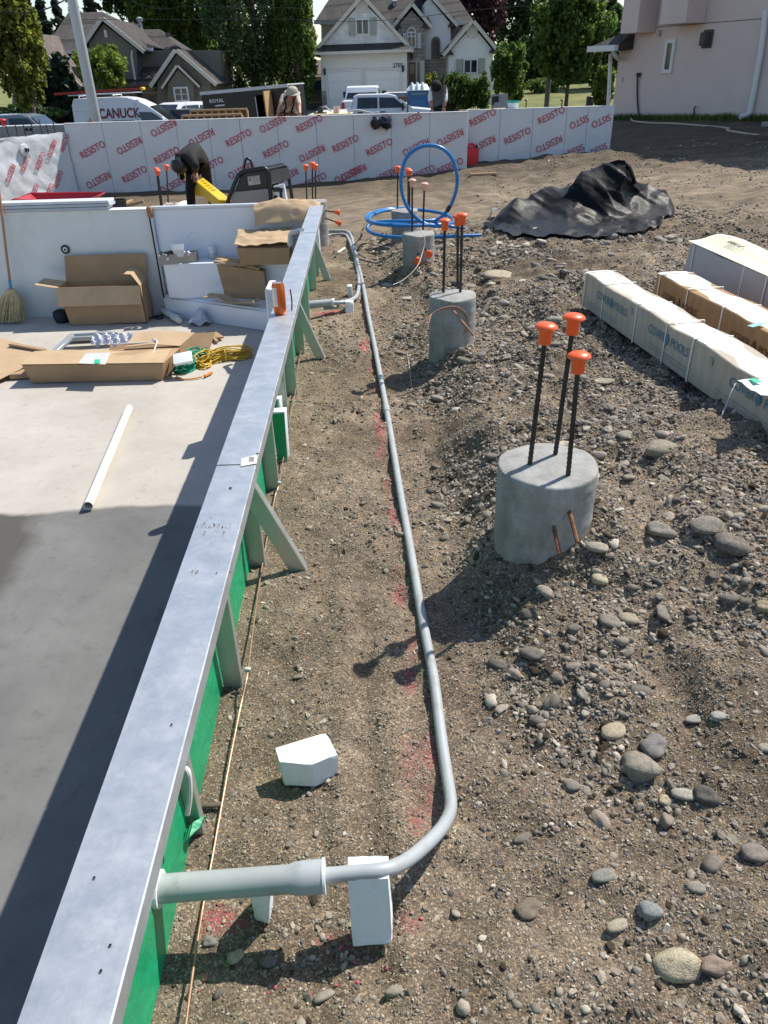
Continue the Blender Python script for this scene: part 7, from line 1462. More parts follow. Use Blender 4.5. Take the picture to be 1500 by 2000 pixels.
# --- white house -----------------------------------------------------
g0 = PY(710, 212, 55).z; wh = thing('white_house', Vector((PY(790, 200, 57).x, 58, g0)), 'white gabled house with two garage doors and stone entry', 'house'); Yg_ = 55.0
face(wh, 'garage_wall', [(626, 104), (795, 97), (795, 230), (630, 232)], Yg_, 8, STUC)
gable_roof(wh, (616, 103), (708, -4), (800, 97), Yg_-.1, 66); face(wh, 'gable_wall', [(621, 98), (708, 2), (795, 92), (795, 97), (626, 104)], Yg_-.03, .5, SIDING)
mb = MB(); a, b2 = PY(619, 103, Yg_), PY(799, 97, Yg_); mb.hexa([a+Vector((0, -.75, -.05)), b2+Vector((0, -.75, -.05)), b2, a, a+Vector((0, -.75, .03)), b2+Vector((0, -.75, .03)), b2+Vector((0, 0, .42)), a+Vector((0, 0, .42))]); mk('skirt_roof', mb, SHING, wh, smooth=False)
mb = MB(); mb.bar(a+Vector((-.1, -.8, -.06)), b2+Vector((.1, -.8, -.06)), .12, .16); mk('gutter', mb, TRIM, wh)
win(wh, 694, 36, 722, 69, Yg_-.05, WTRIM, 1, 1); mb = MB(); mb.lathe([(.42, 0), (.42, .08), (.32, .09)], PY(706, 9, Yg_-.04), 24, M90); mk('gable_vent', mb, TRIM, wh)
for (x0, x1) in ((640, 704), (715, 780)):
    a, b2 = PY(x0, 141-(x0-640)*.03, Yg_-.0), PY(x1, 139-(x0-640)*.03, Yg_); zt_ = a.z; mb = MB(); mb.box(((a.x+b2.x)/2, Yg_-.03, zt_+.06), (b2.x-a.x+.3, .12, .12)); mb.box((a.x-.09, Yg_-.03, (zt_+g0)/2), (.12, .12, zt_-g0)); mb.box((b2.x+.09, Yg_-.03, (zt_+g0)/2), (.12, .12, zt_-g0)); dfr = mk('door_frame', mb, WTRIM, wh, smooth=False)
    for k in range(4): mb = MB(); hh = (zt_-g0)/4; mb.box(((a.x+b2.x)/2, Yg_-.012-.006*(k % 2), g0+hh*(k+.5)), (b2.x-a.x, .05, hh-.025)); mk('garage_door_section', mb, GARD, wh, smooth=False)
for px, py in ((634, 140), (787, 134)): q = PY(px, py, Yg_-.12); mb = MB(); mb.box(q, (.14, .16, .36)); mk('wall_lamp', mb, BLACKP, wh, bev=.03)
lettering('2705', .32, PY(777, 128, Yg_-.02), (1, 0, 0), (0, 0, 1), BLACKP, wh, .02, 1, 0, 'house_number')
face(wh, 'stone_plinth', [(628, 178), (640, 178), (640, 230), (630, 230)], Yg_-.08, .1, STONEF)
face(wh, 'upper_wall', [(628, 40), (690, 20), (690, 110), (628, 110)], 60, 1, STUC)
# main roof
e0_, e1_ = PY(616, 40, 58.6), PY(925, 60, 58.6); r0, r1 = PY(712, -110, 66), PY(820, -112, 66); zl = e0_.z; e1_.z = zl-.3
mb = MB(); mb.add([e0_, e1_, r1, r0, e0_+Vector((0, 15, 0)), e1_+Vector((0, 15, 0))], [(0, 1, 2, 3), (0, 3, 4), (1, 5, 2), (4, 3, 2, 5), (0, 4, 5, 1)]); mk('main_roof', mb, SHING, wh, smooth=False)
mb = MB(); mb.bar(e0_+Vector((-.1, -.1, -.1)), e1_+Vector((0, -.1, -.1)), .1, .22); mk('gutter', mb, TRIM, wh)
face(wh, 'side_wall', [(627, 40), (905, 52), (905, 230), (630, 230)], 59.4, 6, STUC)
mb = MB(); q = PY(770, 6, 60); mb.tube([q+Vector((0, 0, -1)), q], .12, 8); mb.lathe([(.2, 0), (.22, .12), (.05, .2)], q, 12); mk('roof_vent', mb, FRM, wh)
# stone entry
Ye = 56.6; face(wh, 'stone_entry', [(777, 50), (804, 20), (830, 48), (830, 215), (777, 218)], Ye, 4, STONEF); gable_roof(wh, (771, 51), (804, 11), (836, 49), Ye-.1, 63)
win(wh, 794, 62, 813, 94, Ye-.03, WTRIM, 1); win(wh, 794, 53, 813, 72, Ye-.05, WTRIM, 0, 0, True)
for x0 in (787, 815): win(wh, x0, 65, x0+6.5, 94, Ye-.03, WTRIM, 0)
face(wh, 'door_surround', [(796, 119), (829, 118), (829, 215), (796, 216)], Ye-.06, .08, TRIM); dr = face(wh, 'front_door', [(798, 122), (812, 121), (812, 214), (798, 215)], Ye-.1, .06, mat('brown_door', (.12, .06, .04), .6)); face(dr, 'door_pane', [(800, 125), (810, 124.5), (810, 145), (800, 145.5)], Ye-.125, .03, GLASS); face(wh, 'side_light', [(815, 121), (820, 121), (820, 214), (815, 214)], Ye-.1, .05, GLASS)
q = PY(804, 110, Ye-.1); mb = MB(); mb.box(q, (.14, .14, .35)); mk('wall_lamp', mb, BLACKP, wh, bev=.03)
# tall white bay
Yt = 57.4; face(wh, 'bay_wall', [(829, 60), (829, 6), (838, -4), (880, 46), (880, 215), (829, 215)], Yt, 3, STUC); gable_roof(wh, (800, 6), (823, -24), (887, 47), Yt-.1, 64, skip=(0,)); face(wh, 'bay_stone', [(830, 116), (877, 114), (877, 215), (830, 215)], Yt-.06, .1, STONEF); win(wh, 842.5, 72, 859, 115, Yt-.04, FASC, 1, 0, True)
# right wing
Yr = 55.4; face(wh, 'wing_wall', [(876, 103), (923, 50), (963, 99), (963, 215), (876, 215)], Yr, 7, STUC); gable_roof(wh, (872, 104), (923, 44), (968, 99), Yr-.1, 63); win(wh, 905, 115, 933, 144, Yr-.04, WTRIM, 1, 1); mb = MB(); mb.lathe([(.36, 0), (.36, .07), (.28, .08)], PY(922, 61, Yr-.03), 24, M90); mk('gable_vent', mb, TRIM, wh)
for (px, py, Y) in ((773, 51, Ye), (835, 49, Ye), (885, 49, Yt), (875, 104, Yr), (966, 100, Yr)): q = PY(px, py, Y-.15); mb = MB(); mb.add([q+Vector((-.35, -.2, -.1)), q+Vector((.35, -.2, -.1)), q+Vector((.35, .3, -.1)), q+Vector((-.35, .3, -.1)), q+Vector((0, .05, .5))], [(3, 2, 1, 0), (0, 1, 4), (1, 2, 4), (2, 3, 4), (3, 0, 4)]); mk('eave_return', mb, SHING, wh, smooth=False)
# --- taupe house, left ----------------------------------------------
g0 = PY(250, 235, 50).z; th_ = thing('taupe_house', Vector((PY(230, 200, 52).x, 54, g0)), 'taupe stucco house with brown hip roofs and front gables', 'house')
Y0 = 50.0
face(th_, 'wing_wall', [(24, 100), (47, 74), (103, 127), (150, 165), (150, 250), (24, 250)], Y0-1, 5, TAUPE)
gable_roof(th_, (0, 118), (47, 68), (152, 166), Y0-1.1, 58, m_=SHING2, skip=())
win(th_, 41, 100, 66, 138, Y0-1.05, WTRIM, 1); win(th_, 57, 182, 66, 215, Y0-1.05, WTRIM, 0); win(th_, 104, 182, 114, 215, Y0-1.05, WTRIM, 0)
face(th_, 'main_wall', [(98, 98), (430, 98), (430, 250), (98, 250)], Y0+2.6, 5, TAUPE)
e0_, e1_ = PY(84, 100, Y0+2.2), PY(300, 98, Y0+2.2); r0, r1 = PY(133, 25, 57), PY(200, 23, 57); zl = e0_.z; e1_.z = zl
mb = MB(); mb.add([e0_, e1_, r1, r0, e0_+Vector((0, 9, 0)), e1_+Vector((0, 9, 0))], [(0, 1, 2, 3), (0, 3, 4), (1, 5, 2), (4, 3, 2, 5), (0, 4, 5, 1)]); mk('main_roof', mb, SHING, th_, smooth=False)
mb = MB(); mb.bar(e0_+Vector((0, -.08, -.08)), e1_+Vector((0, -.08, -.08)), .12, .18); mk('gutter', mb, WTRIM, th_)
face(th_, 'gable_wall', [(174, 84), (202, 46), (267, 97), (268, 250), (176, 250)], Y0+1.2, 4, TAUPE); gable_roof(th_, (170, 86), (202, 39), (275, 98), Y0+1.1, 58); win(th_, 201, 107, 236, 145, Y0+1.15, WTRIM, 1); win(th_, 203, 58, 211, 73, Y0+1.17, WTRIM, 0, 0, True)
mb = MB(); mb.tube([PY(258, 99, Y0+1.0), PY(257, 110, Y0+1.15), PY(265, 162, Y0+1.15)], .07, 8); mk('downpipe', mb, WTRIM, th_)
e0_, e1_ = PY(228, 165, Y0+.6), PY(420, 164, Y0+.6); r0, r1 = PY(238, 58, 57.5), PY(312, 57, 57.5); e1_.z = e0_.z
mb = MB(); mb.add([e0_, e1_, r1, r0, e0_+Vector((0, 9, 0)), e1_+Vector((0, 9, 0))], [(0, 1, 2, 3), (0, 3, 4), (1, 5, 2), (4, 3, 2, 5), (0, 4, 5, 1)]); mk('lower_roof', mb, SHING, th_, smooth=False)
mb = MB(); mb.bar(e0_+Vector((0, -.08, -.05)), e1_+Vector((0, -.08, -.05)), .12, .16); mk('gutter', mb, FASC, th_)
face(th_, 'porch_wall', [(235, 166), (400, 165), (400, 250), (235, 250)], Y0+1.9, 2, TAUPE)
face(th_, 'front_gable_wall', [(307, 162), (345, 106), (411, 161), (411, 250), (309, 250)], Y0-.6, 3, TAUPE); gable_roof(th_, (302, 164), (345, 101), (416, 162), Y0-.7, 56)
face(th_, 'bay_front', [(328, 164), (347, 136), (378, 163), (378, 250), (330, 250)], Y0-1.0, .5, TAUPE); gable_roof(th_, (322, 166), (347, 129), (383, 164), Y0-1.05, Y0-.5, th=.08, over=.12); win(th_, 338, 170, 371, 198, Y0-1.03, WTRIM, 1, 0, False, 1)
face(th_, 'far_wing_wall', [(404, 158), (426, 158), (426, 250), (404, 250)], Y0+3, 3, TAUPE); e0_, e1_ = PY(345, 160, Y0+2.6), PY(428, 158, Y0+2.6); r0, r1 = PY(362, 98, 57), PY(385, 98, 57); e1_.z = e0_.z
mb = MB(); mb.add([e0_, e1_, r1, r0, e0_+Vector((0, 8, 0)), e1_+Vector((0, 8, 0))], [(0, 1, 2, 3), (0, 3, 4), (1, 5, 2), (4, 3, 2, 5), (0, 4, 5, 1)]); mk('far_wing_roof', mb, SHING, th_, smooth=False)
dr = face(th_, 'front_door', [(278, 178), (312, 177), (312, 240), (278, 240)], Y0+1.8, .1, mat('pale_door', (.30, .29, .26), .6)); face(dr, 'door_pane', [(290, 186), (301, 186), (301, 232), (290, 232)], Y0+1.77, .05, GLASS); win(th_, 276, 170, 314, 182, Y0+1.75, TRIM, 0)
mb = MB(); q = PY(274, 57, 57.5); mb.tube([q+Vector((0, 0, -.6)), PY(273, 40, 57.5)], .12, 8); mb.lathe([(.2, 0), (.2, .15), (.08, .22)], PY(273, 41, 57.5), 10); mk('flue', mb, FRM, th_)
for px, py in ((217, 45), (328, 68), (356, 104), (374, 122)): q = PY(px, py, 53); mb = MB(); mb.box(q, (.25, .3, .2)); mk('roof_vent', mb, FASC, th_)
# --- far neighbour between the two ----------------------------------
nb = thing('neighbour_house', Vector((PY(615, 160, 75).x, 76, PY(615, 185, 75).z)), 'low house with brown roof far behind, left of the garage', 'house'); face(nb, 'wall', [(598, 145), (640, 145), (640, 200), (598, 200)], 75, 5, mat('tan_wall', (.32, .27, .21), .8)); a, b2 = PY(590, 150, 74.5), PY(645, 150, 74.5); r0, r1 = PY(606, 118, 79), PY(650, 116, 79)
mb = MB(); mb.add([a, b2, r1, r0, a+Vector((0, 9, 0)), b2+Vector((0, 9, 0))], [(0, 1, 2, 3), (0, 3, 4), (1, 5, 2), (4, 3, 2, 5), (0, 4, 5, 1)]); mk('roof', mb, SHING2, nb, smooth=False)
q = [PY(*c, 56) for c in [(605, 158), (628, 157), (628, 176), (605, 177)]]; mb = MB(); mb.prism(q, (0, 1, 0)); cp_ = tag(mk('garden_canopy', mb, mat('navy_canopy', (.012, .03, .07), .7)), 'navy blue box beside the garage above the grey fence', 'canopy')
# grey fence
fnc = thing('board_fence', Vector((PY(608, 200, 57).x, 57, PY(608, 215, 57).z)), 'grey board fence between the leafy tree and the garage', 'fence')
for k in range(14):
    x0 = 585+3.2*k; face(fnc, 'board', [(x0, 174.5+.3*(k % 2)), (x0+2.9, 174.4), (x0+2.9, 222), (x0, 222)], 57+.01*(k % 2), .03, mat('grey_fence', (.15, .14, .14), .9, var=.15))
mb = MB(); a, b2 = PY(584, 180, 57.06), PY(631, 179, 57.06); mb.bar(a, b2, .05, .09); a, b2 = PY(584, 210, 57.06), PY(631, 209, 57.06); mb.bar(a, b2, .05, .09); mk('rail', mb, MATS['grey_fence'], fnc)
# --- pink stucco house, right ----------------------------------------
C0 = Vector((6.50, 22.59, 0)); C1 = Vector((8.69, 18.16, 0)); du = (C1-C0).normalized(); nP = Vector((-du.y, du.x, 0)); nP = nP if nP.x < 0 else -nP
PINK = mat('pink_stucco', (.64, .53, .485), .9, var=.05, vs=1.2, bs=45, bm=.3, dirt=(.58, .48, .44), ds=.8)
ph = thing('pink_house', C0.lerp(C1, .6)+Vector((0, 0, .2)), 'tall pink stucco house with two bays at the right edge', 'house'); Lh = 10.0; Hh = 7.1
def PU(px, py, out=0): return PP(px, py, C0+nP*out, nP)
def slab(name, pts, m_, out, th, par=ph, bev=0, sm=False): mb = MB(); mb.prism([p+nP*out for p in pts], -nP*th); return mk(name, mb, m_, par, smooth=sm, bev=bev)
up = Vector((0, 0, 1)); base = [C0+up*.36, C0+du*Lh+up*.36]; zj = PU(1320, 50).z
slab('lower_wall', [C0+up*.32, C0+du*Lh+up*.32, C0+du*Lh+up*(zj-.01), C0+up*(zj-.01)], PINK, 0, 5.5); slab('upper_wall', [C0+up*(zj+.01), C0+du*Lh+up*(zj+.01), C0+du*Lh+up*Hh, C0+up*Hh], PINK, 0, 5.5); slab('control_joint', [C0+up*(zj-.012), C0+du*Lh+up*(zj-.012), C0+du*Lh+up*(zj+.012), C0+up*(zj+.012)], mat('dark_joint', (.25, .20, .18), .9), -.012, 5)  # recessed joint strip, darker than the stucco
slab('foundation', [C0+du*.04+up*-.3, C0+du*Lh+up*-.3, C0+du*Lh+up*.325, C0+du*.04+up*.325], CONW, -.03, 5.4)
for (xa, xb, yb) in ((1211, 1243, 64), (1287, 1338, 45)):
    dp = .62; pa, pb_ = PU(xa, yb, dp), PU(xb, yb, dp); ua, ub = (pa-C0).dot(du), (pb_-C0).dot(du); zb_ = min(pa.z, pb_.z); zb_ = pb_.z
    mb = MB(); P_a, P_b = C0+du*ua, C0+du*ub; mb.hexa([P_a+up*zb_+nP*.004, P_b+up*zb_+nP*.004, P_b+up*zb_+nP*dp, P_a+up*zb_+nP*dp, P_a+up*(Hh-.2)+nP*.004, P_b+up*(Hh-.2)+nP*.004, P_b+up*(Hh-.2)+nP*dp, P_a+up*(Hh-.2)+nP*dp]); mk('bay', mb, PINK, ph, smooth=False, bev=.01)
def pwin(x0, y0, x1, y1):
    q = [PU(*c) for c in ((x0, y0), (x1, y0-3), (x1-8, y1-3), (x0-7, y1))]; ua, ub = sorted(((q[0]-C0).dot(du), (q[1]-C0).dot(du))); z0, z1 = q[3].z, q[0].z; f = .08; mb = MB(); P = lambda u, z: C0+du*u+up*z
    for (u0, u1, a, b_) in ((ua, ub, z0, z0+f), (ua, ub, z1-f, z1), (ua, ua+f, z0+f, z1-f), (ub-f, ub, z0+f, z1-f)): mb.prism([P(u0, a)+nP*.05, P(u1, a)+nP*.05, P(u1, b_)+nP*.05, P(u0, b_)+nP*.05], -nP*.045)
    o = mk('window', mb, WTRIM, ph, smooth=False); slab('pane', [P(ua+f*.5, z0+f*.5), P(ub-f*.5, z0+f*.5), P(ub-f*.5, z1-f*.5), P(ua+f*.5, z1-f*.5)], GLASS, .02, .016, o)
pwin(1303, 77, 1323, 143)
q = PU(1383, 76); mb = MB(); mb.box(q+nP*.10, (.16, .2, .26), math.atan2(du.y, du.x)); mb.box(q+nP*.02, (.3, .03, .36), math.atan2(du.y, du.x)); mk('vent_hood', mb, mat('dark_vent', (.06, .06, .06), .6), ph, bev=.03)
q = PU(1290, 65); mb = MB(); mb.box(q+nP*.04, (.06, .07, .12), math.atan2(du.y, du.x)); mk('wall_lamp', mb, FRM, ph, bev=.01)
mb = MB(); mb.tube(smoothpath([PU(1249, 146)+nP*.04, PU(1248, 155)+nP*.05, PU(1247, 190)+nP*.04, PU(1250, 222)+nP*.05, PU(1253, 230)+nP*.06]), .022, 8); mb.box(PU(1250, 146)+nP*.05, (.1, .08, .09)); mk('hose_bib', mb, BLACKP, ph)
mb = MB(); mb.tube([PU(1360, 231)+nP*.08, PU(1361, 210)+nP*.08, PU(1364, 208)+nP*.08], .02, 8); mk('vent_stub', mb, BLACKP, ph)
mb = MB(); mb.box(PU(1216, 156)+nP*.01, (.04, .03, .12), math.atan2(du.y, du.x)); mk('outlet_plate', mb, FRM, ph)
mb = MB(); mb.tube(smoothpath([PU(1502, 20)+nP*.1, PU(1491, 100)+nP*.08, PU(1472, 205)+nP*.08, PU(1468, 222)+nP*.10, PU(1463, 228)+nP*.3]), .06, 8); mk('downpipe', mb, WTRIM, ph)
mb = MB(); mb.tube(smoothpath([PU(1196, 105)+nP*.06, PU(1193, 170)+nP*.06, PU(1190, 220)+nP*.06]), .05, 8); mk('downpipe', mb, WTRIM, ph)
# porch roof past the far corner
pc0 = PU(1198, 100); zc0 = pc0.z; o_ = nP*.5; mb = MB(); A_ = C0-du*.55; B_ = C0+du*.5
mb.hexa([A_+o_+up*(zc0), B_+o_+up*(zc0), B_+up*(zc0+.02), A_-nP*1+up*(zc0), A_+o_+up*(zc0+.12), B_+o_+up*(zc0+.12), B_+up*(zc0+.5), A_-nP*1+up*(zc0+.5)]); mk('porch_roof', mb, SHING, ph, smooth=False)
mb = MB(); mb.bar(A_+o_+up*(zc0+.06)+nP*.06, B_+o_+up*(zc0+.06)+nP*.06, .12, .13); mb.tube(smoothpath([B_+o_+up*(zc0-.0)-du*.2, B_+o_*.6+up*(zc0-.14)-du*.25, C0+du*.1+nP*.08+up*(zc0-.18)]), .05, 8); mk('gutter', mb, WTRIM, ph)
# main roof and eaves, above the frame
mb = MB(); A_ = C0-du*.6+nP*.7; B_ = C0+du*(Lh+.6)+nP*.7; M_ = (C0+C0+du*Lh)/2-nP*2.8
mb.hexa([A_+up*(Hh-.1), B_+up*(Hh-.1), B_-nP*6.9+up*(Hh-.1), A_-nP*6.9+up*(Hh-.1), A_-nP*3.2+du*2+up*(Hh+1.9), B_-nP*3.2-du*2+up*(Hh+1.9), B_-nP*3.6-du*2+up*(Hh+1.9), A_-nP*3.6+du*2+up*(Hh+1.9)]); mk('main_roof', mb, SHING, ph, smooth=False)
mb = MB(); q = C0+du*6.35+nP*.6; q.z = PG(1470, 236, .36).z; mb.box(q+Vector((0, 0, .02)), (1.5, .9, .12), math.atan2(du.y, du.x)); tag(mk('concrete_step', mb, CONW, bev=.015), 'concrete doorstep at the foot of the pink house', 'step')
mb = MB(); q = PU(1500, 150); mb.box(C0+du*6.9+nP*.05+up*1.5, (.5, .06, 2.3), math.atan2(du.y, du.x)); mk('side_door', mb, BLACKP, ph)

# ================================================================== TREES AND SHRUBS
BARK = mat('bark', (.09, .07, .05), .95, var=.3, vs=6, stretch=(6, 6, 1), bm=.6, bd=.02)
L_DARK = mat_leaf('dark_leaves', (.050, .10, .030), .4); L_MID = mat_leaf('mid_green_leaves', (.115, .185, .040), .55); L_LIGHT = mat_leaf('light_green_leaves', (.19, .27, .05), .55); L_YEL = mat_leaf('yellow_green_leaves', (.21, .24, .045), .55)
L_PURP = mat_leaf('purple_leaves', (.07, .034, .042), .4); L_CON = mat_leaf('spruce_needles', (.028, .048, .030), .15); L_CED = mat_leaf('cedar_foliage', (.022, .045, .022), .15); L_BIR = mat_leaf('silvery_leaves', (.095, .145, .058), .5)
def leaves(pos, size, g, up=.5, elong=1.6):
    n = len(pos); d = g.normal(size=(n, 3)); d /= np.linalg.norm(d, axis=1)[:, None]; nr = g.normal(size=(n, 3)); nr[:, 2] += up; nr -= d*np.sum(nr*d, 1)[:, None]; nr /= np.linalg.norm(nr, axis=1)[:, None]; s = np.cross(d, nr)
    sz = (size*g.uniform(.55, 1.25, n))[:, None]; a = pos-d*sz*elong/2; b = pos+d*sz*elong/2; w = s*sz*.5; fold = nr*sz*.18
    v = np.stack([a, pos+w+fold, b, pos-w+fold], 1).reshape(-1, 3); f = np.arange(4*n).reshape(n, 4); return v, f
def crown_pts(c, r, n, g, clumps, cr_, hollow=.45):
    k = clumps; u = g.normal(size=(k, 3)); u /= np.linalg.norm(u, axis=1)[:, None]; rad = hollow+(1-hollow)*g.random(k)**.6; cc = u*rad[:, None]; sz = cr_*g.uniform(.55, 1.25, k)
    i = g.integers(0, k, n); q = g.normal(size=(n, 3)); q /= np.linalg.norm(q, axis=1)[:, None]; q *= (g.random(n)**.45)[:, None]; p = cc[i]+q*sz[i][:, None]; return np.asarray(c)+p*np.asarray(r)
def tree(name, label, x, y, zb, h, r, m_, n=6000, leaf=.2, clumps=60, cr_=.34, seed=1, trunk=.16, cb=.3, group='trees along the street', cat='tree', limbs=7, ry=None):
    g = np.random.default_rng(seed); t = thing(name, (x, y, zb), label, cat, group); zc = zb+h*(cb+1)/2; rz_ = h*(1-cb)/2
    mb = MB(); top = zb+h*.82; mb.tube(smoothpath([(x, y, zb-.2), (x+.04*h*.1, y, zb+h*.3), (x-.03*h*.1, y, zb+h*.6), (x, y, top)], 4), [trunk*(1-.85*i/12) for i in range(13)], 9)
    for k in range(limbs):
        a = k*2.4+seed; z0 = zb+h*(cb*.8+.07*k); e = Vector((x+math.cos(a)*r*.7, y+math.sin(a)*(ry or r)*.7, min(top, z0+h*.2))); mb.tube(smoothpath([(x, y, z0), (Vector((x, y, z0+h*.05)).lerp(e, .45)), e], 3), [trunk*.45*(1-.13*i) for i in range(7)], 6)
    mk('trunk', mb, BARK, t)
    p = crown_pts((x, y, zc), (r, ry or r, rz_), n, g, clumps, cr_); p[:, 2] = np.maximum(p[:, 2], zb+h*cb*.55); v, f = leaves(p, leaf, g); fast('crown', v, f, m_, t, (x, y, zb)); return t
def px_tree(name, label, pxc, pyt, pyb, half, Y, m_, base=None, **kw):
    a = PY(pxc, pyt, Y); zb = base if base is not None else T(a.x, Y); r = abs(PY(pxc+half, 100, Y).x-PY(pxc, 100, Y).x); zcb = PY(pxc, pyb, Y).z; h = a.z-zb; return tree(name, label, a.x, Y, zb, h, r, m_, cb=max(.02, (zcb-zb)/h), **kw)
def conifer(name, label, x, y, zb, h, r, m_, n=90, seed=1, droop=.35, group='spruces behind the taupe house', leaf=.16, dens=26, power=1.0):
    g = np.random.default_rng(seed); t = thing(name, (x, y, zb), label, 'tree', group); mb = MB(); mb.tube([(x, y, zb-.2), (x, y, zb+h*.5), (x, y, zb+h)], [h*.017, h*.010, .02], 7); mk('trunk', mb, BARK, t); P_ = []
    for k in range(n):
        f = (k/n)**.9; z = zb+h*(.06+.93*f); L = r*(1-f)**power*g.uniform(.65, 1.1)+.12; a = g.uniform(0, 6.28); s = g.random(max(5, int(dens*(1-f)+5)))**.7; w = g.normal(0, .10, len(s))*(L*.5+.3)
        P_.append(np.stack([x+np.cos(a)*s*L-np.sin(a)*w, y+np.sin(a)*s*L+np.cos(a)*w, z-droop*s*L+g.normal(0, .05*L+.03, len(s))], -1))
    p = np.concatenate(P_); v, f_ = leaves(p, leaf*1.6, g, .8, 2.0); fast('crown', v, f_, m_, t, (x, y, zb)); return t
px_tree('maple_tree', 'sunlit yellow green tree at the left edge', 2, -40, 205, 52, 37, L_YEL, n=9000, leaf=.17, clumps=110, cr_=.24, seed=3, trunk=.16)
for (px, top, Y, r, s, lab) in [(42, -30, 66, 1.9, 11, 'leftmost dark spruce against the sky'), (72, -22, 67, 1.9, 12, 'dark spruce above the taupe wing roof'), (104, -6, 68, 2.0, 13, 'dark spruce left of the main ridge'), (137, -18, 70, 2.2, 14, 'dark spruce behind the metal pole'), (165, -60, 72, 2.4, 15, 'tall spruce above the main ridge')]:
    a = PY(px, top, Y); zb = T(a.x, Y); conifer('spruce_tree', lab, a.x, Y, zb, a.z-zb, r, L_CON, 100, s, leaf=.2, dens=34)
for (px, top, Y, r, s, lab) in [(109, 108, 47.2, .55, 21, 'left of two slim dark cedars at the taupe wing'), (118, 111, 47.0, .6, 22, 'right of two slim dark cedars at the taupe wing'), (74, 112, 47.4, .75, 23, 'slim dark cedar by the wing window'), (134, 160, 46.8, .6, 24, 'short dark cedar beside the white van')]:
    a = PY(px, top, Y); zb = T(a.x, Y); conifer('cedar_tree', lab, a.x, Y, zb, a.z-zb, r, L_CED, 120, s, -.9, 'cedars beside the taupe house', .12, 26, .45)
px_tree('small_tree', 'round bright green tree behind the metal pole', 192, 86, 178, 46, 46.5, L_LIGHT, n=6500, leaf=.15, clumps=80, cr_=.28, seed=31, trunk=.08)
for (px, top, bot, hw_, Y, m_, s, lab) in [(215, -190, 40, 60, 76, L_DARK, 41, 'dark tree behind the main ridge of the taupe house'), (285, -220, 60, 62, 78, L_DARK, 42, 'dark tree behind the flue of the taupe house'), (345, -170, 150, 56, 70, L_MID, 43, 'mid green tree above the right roof of the taupe house'), (405, -230, 190, 60, 74, L_DARK, 44, 'dark tree left of the silvery tree'), (262, -120, 70, 40, 68, L_MID, 45, 'lighter green tree above the lower ridge'), (330, 10, 200, 60, 82, L_DARK, 46, 'low dark tree filling the gap behind the taupe house'), (560, -120, 160, 36, 70, L_MID, 47, 'mid green tree on the right of the silvery tree')]:
    px_tree('leafy_tree', lab, px, top, bot, hw_, Y, m_, n=9000, leaf=.26, clumps=120, cr_=.26, seed=s, trunk=.3, group='trees behind the taupe house')
px_tree('silver_tree', 'large silvery green tree between the two houses', 468, -230, 205, 92, 56, L_BIR, n=26000, leaf=.16, clumps=260, cr_=.17, seed=51, trunk=.3, group='trees behind the taupe house')
px_tree('leafy_tree', 'bright green tree leaning right beside the sky gap', 566, -60, 200, 40, 54, L_MID, n=11000, leaf=.17, clumps=120, cr_=.22, seed=52, trunk=.2, group='trees behind the taupe house')
px_tree('plum_tree', 'purple leaved tree behind the white house', 935, -90, 108, 52, 70, L_PURP, n=9000, leaf=.24, clumps=110, cr_=.25, seed=61, trunk=.25)
for (px, top, bot, hw_, Y, m_, s, lab) in [(1020, -140, 110, 60, 78, L_DARK, 62, 'dark tree right of the purple tree'), (1090, -160, 110, 60, 80, L_DARK, 63, 'dark tree behind the garden tree'), (1050, 60, 170, 44, 72, L_DARK, 64, 'shaded low tree behind the lawn'), (1120, 90, 172, 50, 74, L_DARK, 65, 'shaded shrubby tree at the back of the lawn'), (1190, 0, 165, 50, 66, L_DARK, 66, 'dark tree behind the pink house corner')]:
    px_tree('leafy_tree', lab, px, top, bot, hw_, Y, m_, n=7500, leaf=.26, clumps=100, cr_=.25, seed=s, trunk=.28, group='trees behind the lawn')
px_tree('round_tree', 'clipped olive green tree on the lawn by the white house', 997, 80, 186, 34, 50, L_LIGHT if False else L_MID, n=6500, leaf=.15, clumps=90, cr_=.25, seed=71, trunk=.09)
px_tree('garden_tree', 'full green tree with dark trunk on the lawn', 1128, -60, 158, 74, 45, L_MID, n=15000, leaf=.19, clumps=170, cr_=.20, seed=72, trunk=.13)
for (px, top, hw_, Y, m_, s, lab) in [(885, 146, 18, 53, L_MID, 81, 'leftmost shrub of the hedge under the wing window'), (912, 148, 18, 53, L_MID, 82, 'middle shrub of the hedge under the wing window'), (940, 146, 20, 53, L_MID, 83, 'right shrub of the hedge under the wing window'), (843, 146, 14, 54, L_YEL, 84, 'yellow green shrub behind the second worker'), (868, 155, 14, 53.6, L_DARK, 85, 'dark shrub at the stone bay'), (1184, 128, 16, 26, L_LIGHT, 86, 'light green bush at the far corner of the pink house'), (1060, 152, 30, 64, L_MID, 87, 'shrub at the back of the lawn'), (1010, 160, 18, 58, L_MID, 88, 'shrub behind the clipped tree'), (40, 205, 40, 44, L_DARK, 89, 'dark shrub under the left tree'), (95, 212, 34, 45, L_DARK, 90, 'dark shrub between cedars and van'), (590, 150, 14, 60, L_MID, 91, 'shrub left of the navy box')]:
    px_tree('shrub', lab, px, top, 230 if Y < 60 else 200, hw_, Y, m_, n=2600, leaf=.13, clumps=46, cr_=.36, seed=s, trunk=.04, limbs=4, group='garden shrubs', cat='shrub')

